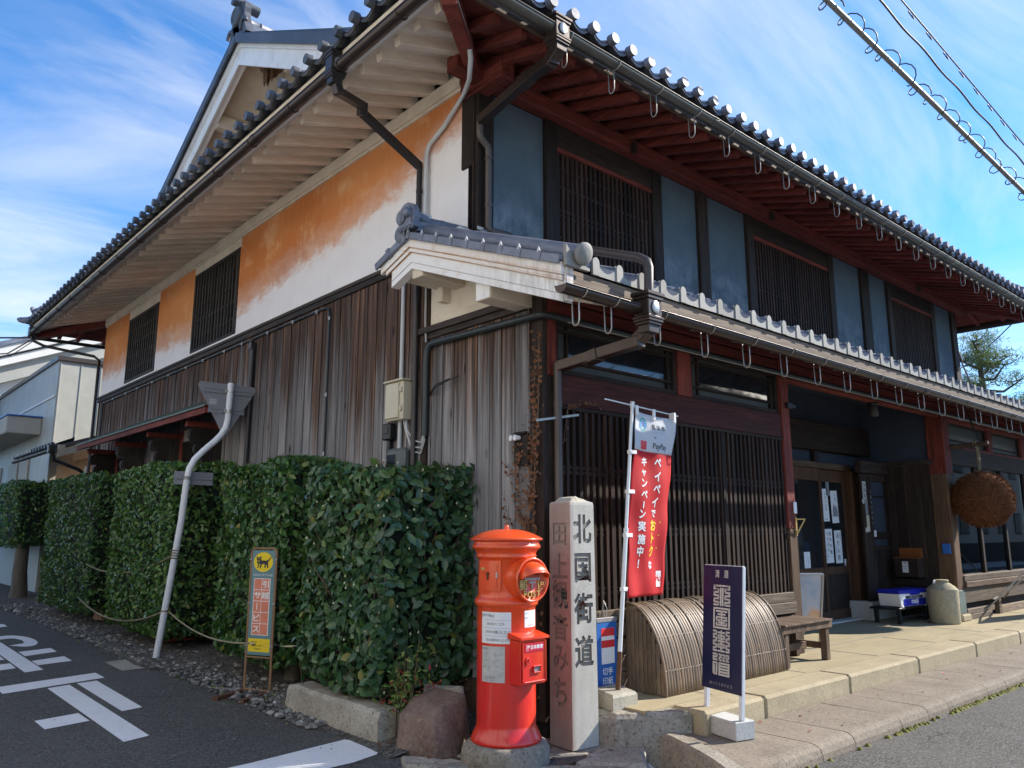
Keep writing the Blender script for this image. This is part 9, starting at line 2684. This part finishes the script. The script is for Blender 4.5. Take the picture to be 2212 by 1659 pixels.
# service drop at the far left corner
m = MB(); e0 = Vector((-1.20, 13.95, 5.36))
m.tube([e0+Vector((0.3, -0.2, 0.02)), e0+Vector((-0.55, 0.35, -0.02))], 0.018, 6)
a = e0+Vector((-0.55, 0.35, -0.02)); b = Vector((-6.5, 15.4, 8.7))
m.tube(sag(a, b, 0.25), 0.014, 6)
m.tube([e0+Vector((0.1, -0.1, 0.0)), e0+Vector((-0.3, 0.1, -0.35)), e0+Vector((-0.75, 0.35, -0.42)), e0+Vector((-0.98, 0.42, -0.15)), e0+Vector((-0.93, 0.45, 0.15))], 0.013, 6)
m.tube([e0+Vector((0.15, -0.1, 0.0)), e0+Vector((-0.25, 0.1, -0.40)), e0+Vector((-0.72, 0.35, -0.47)), e0+Vector((-1.02, 0.42, -0.18)), e0+Vector((-0.93, 0.45, 0.16))], 0.009, 6)
m.tube(sag(e0+Vector((-0.45, 0.3, 0.1)), Vector((-5.5, 16.0, 10.2)), 0.15), 0.008, 5)
o = m.build('service_wire', M['cable']); tag(o, 'looping service wires at the far left corner of the eaves', 'wire')
m = MB(); g0_ = Vector((XE2-0.1, 1.3, 5.42))
m.tube([g0_, g0_+Vector((0.05, -0.05, -0.35))], 0.02, 6); m.tube([g0_+Vector((0.05, -0.05, -0.35)), g0_+Vector((0.1, -0.1, -0.6))], 0.035, 6)
m.tube([g0_+Vector((0.1, -0.1, -0.6)), g0_+Vector((0.9, -0.6, -3.2))], 0.012, 5); m.tube([g0_+Vector((0.08, -0.1, -0.6)), g0_+Vector((0.75, -0.6, -3.2))], 0.010, 5)
m.tube([g0_+Vector((0, 0, -0.1)), g0_+Vector((-0.25, -0.1, -0.45)), g0_+Vector((-0.30, -0.1, -0.75)), g0_+Vector((-0.05, -0.08, -0.85)), g0_+Vector((0.06, -0.06, -0.55))], 0.010, 5)
o = m.build('service_wire', M['cable']); tag(o, 'thin service wires dropping from the right end of the eaves', 'wire')
m = MB(); m.tube(sag((XE2-0.2, 0.2, 5.35), (24, 6, 6.4), 0.2), 0.012, 5); o = m.build('service_wire', M['cable']); tag(o, 'single wire leaving the right eave corner towards the sky', 'wire')

# --- wooded hills on the horizon
m = MB(); v = []; n = 60
for i in range(n+1):
    a = R(20+150*i/n); d_ = 240+25*math.sin(i*0.7); hh = 9+5*math.sin(i*0.37+1)+3*math.sin(i*1.1)
    v += [(d_*math.cos(a), d_*math.sin(a), -1), (d_*math.cos(a)*1.03, d_*math.sin(a)*1.03, hh*0.7), (d_*math.cos(a)*1.1, d_*math.sin(a)*1.1, hh)]
f = []
for i in range(n):
    for k in range(2): f.append((i*3+k, (i+1)*3+k, (i+1)*3+k+1, i*3+k+1))
m.add(v, f, True); o = m.build('hills', M['hills']); o['kind'] = 'structure'

# --- unseen plastered houses added across the side road to bounce sunlight
def added_street_house(y0, y1, zt, mat, label, at=None):
    e = empty('added_street_house', at[:3] if at else (-6.3, y0, 0.0), (0, 0, at[3] if at else 0), label=label, cat='house', group='unseen houses added for bounce light and reflection')
    L = y1-y0
    m = MB(); m.box(-7.0, 0.0, 0.0, L, 0.0, zt); m.build('wall', mat, e)
    m = MB(); m.box(0.0, 0.03, 0.0, L, 0.0, 0.9); m.build('base_boards', M['lattice_grey'], e)
    n = max(2, int(L/2.4))
    for k in range(n):
        yy = (k+0.5)*L/n
        for (z0, z1) in ((1.3, 2.4), (4.2, 5.2)):
            m = MB(); m.box(0.0, 0.035, yy-0.55, yy+0.55, z0, z1, 0.005); w_ = m.build('window', M['wood_dark'], e)
            m = MB(); m.box(0.0355, 0.042, yy-0.49, yy-0.02, z0+0.06, z1-0.06); m.box(0.0355, 0.042, yy+0.02, yy+0.49, z0+0.06, z1-0.06); m.build('pane', M['glass_frost'], w_)
    roof_poly('roof', [(0.6, -0.3, zt), (0.6, L+0.3, zt), (-3.5, L+0.3, zt+1.9), (-3.5, -0.3, zt+1.9)], M['tile_dark'], 0.12, e)
    roof_poly('roof', [(-7.6, -0.3, zt), (-7.6, L+0.3, zt), (-3.5, L+0.3, zt+1.9), (-3.5, -0.3, zt+1.9)], M['tile_dark'], 0.12, e)
added_street_house(-9.5, -2.4, 6.6, M['far_white'], 'unseen white plastered house added for bounce light across the side road near the corner')
added_street_house(-1.6, 7.0, 7.4, M['far_white'], 'long unseen white plastered house added for bounce light across the side road')
added_street_house(7.6, 17.5, 6.8, M['far_white'], 'farther unseen white plastered house added for bounce light across the side road')
flat('added_pavement', [[(-6.3, -12), (-5.2, -12), (-5.2, 18), (-6.3, 18)]], 0.006, M['concrete'])  # unseen pale strips added to bounce sunlight onto the shop
flat('added_pavement', [[(-5.2, -9.2), (40, -9.2), (40, -7.2), (-5.2, -7.2)]], 0.006, M['concrete'])
added_street_house(0, 26, 5.6, M['far_beige'], 'long unseen beige house added along the main street for the window reflection', (46, -9.6, 0, R(90)))  # unseen house added to darken what the shop window reflects

# hornet nest under the high gable
m = MB(); rr = random.Random(9)
for k in range(7):
    z = 0.0-0.052*k; r_ = 0.17*math.sin(math.pi*(k+1.2)/8.6)+0.02
    m.lathe([(r_*0.75, z-0.03), (r_, z-0.012), (r_*1.02, z+0.010), (r_*0.8, z+0.026)], (rr.uniform(-.02, .02), rr.uniform(-.02, .02), 0), 14)
for k in range(5):
    a = rr.uniform(0, 6.28); m.lathe([(0.005, -0.48-rr.random()*0.06), (0.03, -0.40), (0.035, -0.34), (0.02, -0.28)], (0.09*math.cos(a), 0.09*math.sin(a), 0), 8)
m.v = [(x+rr.uniform(-.008, .008), y+rr.uniform(-.008, .008), z+rr.uniform(-.006, .006)) for x, y, z in m.v]
o = m.build('hornet_nest', M['nest'], None, (0.42, 6.50, 8.80)); tag(o, 'brown papery hornet nest under the peak of the high white gable', 'nest')
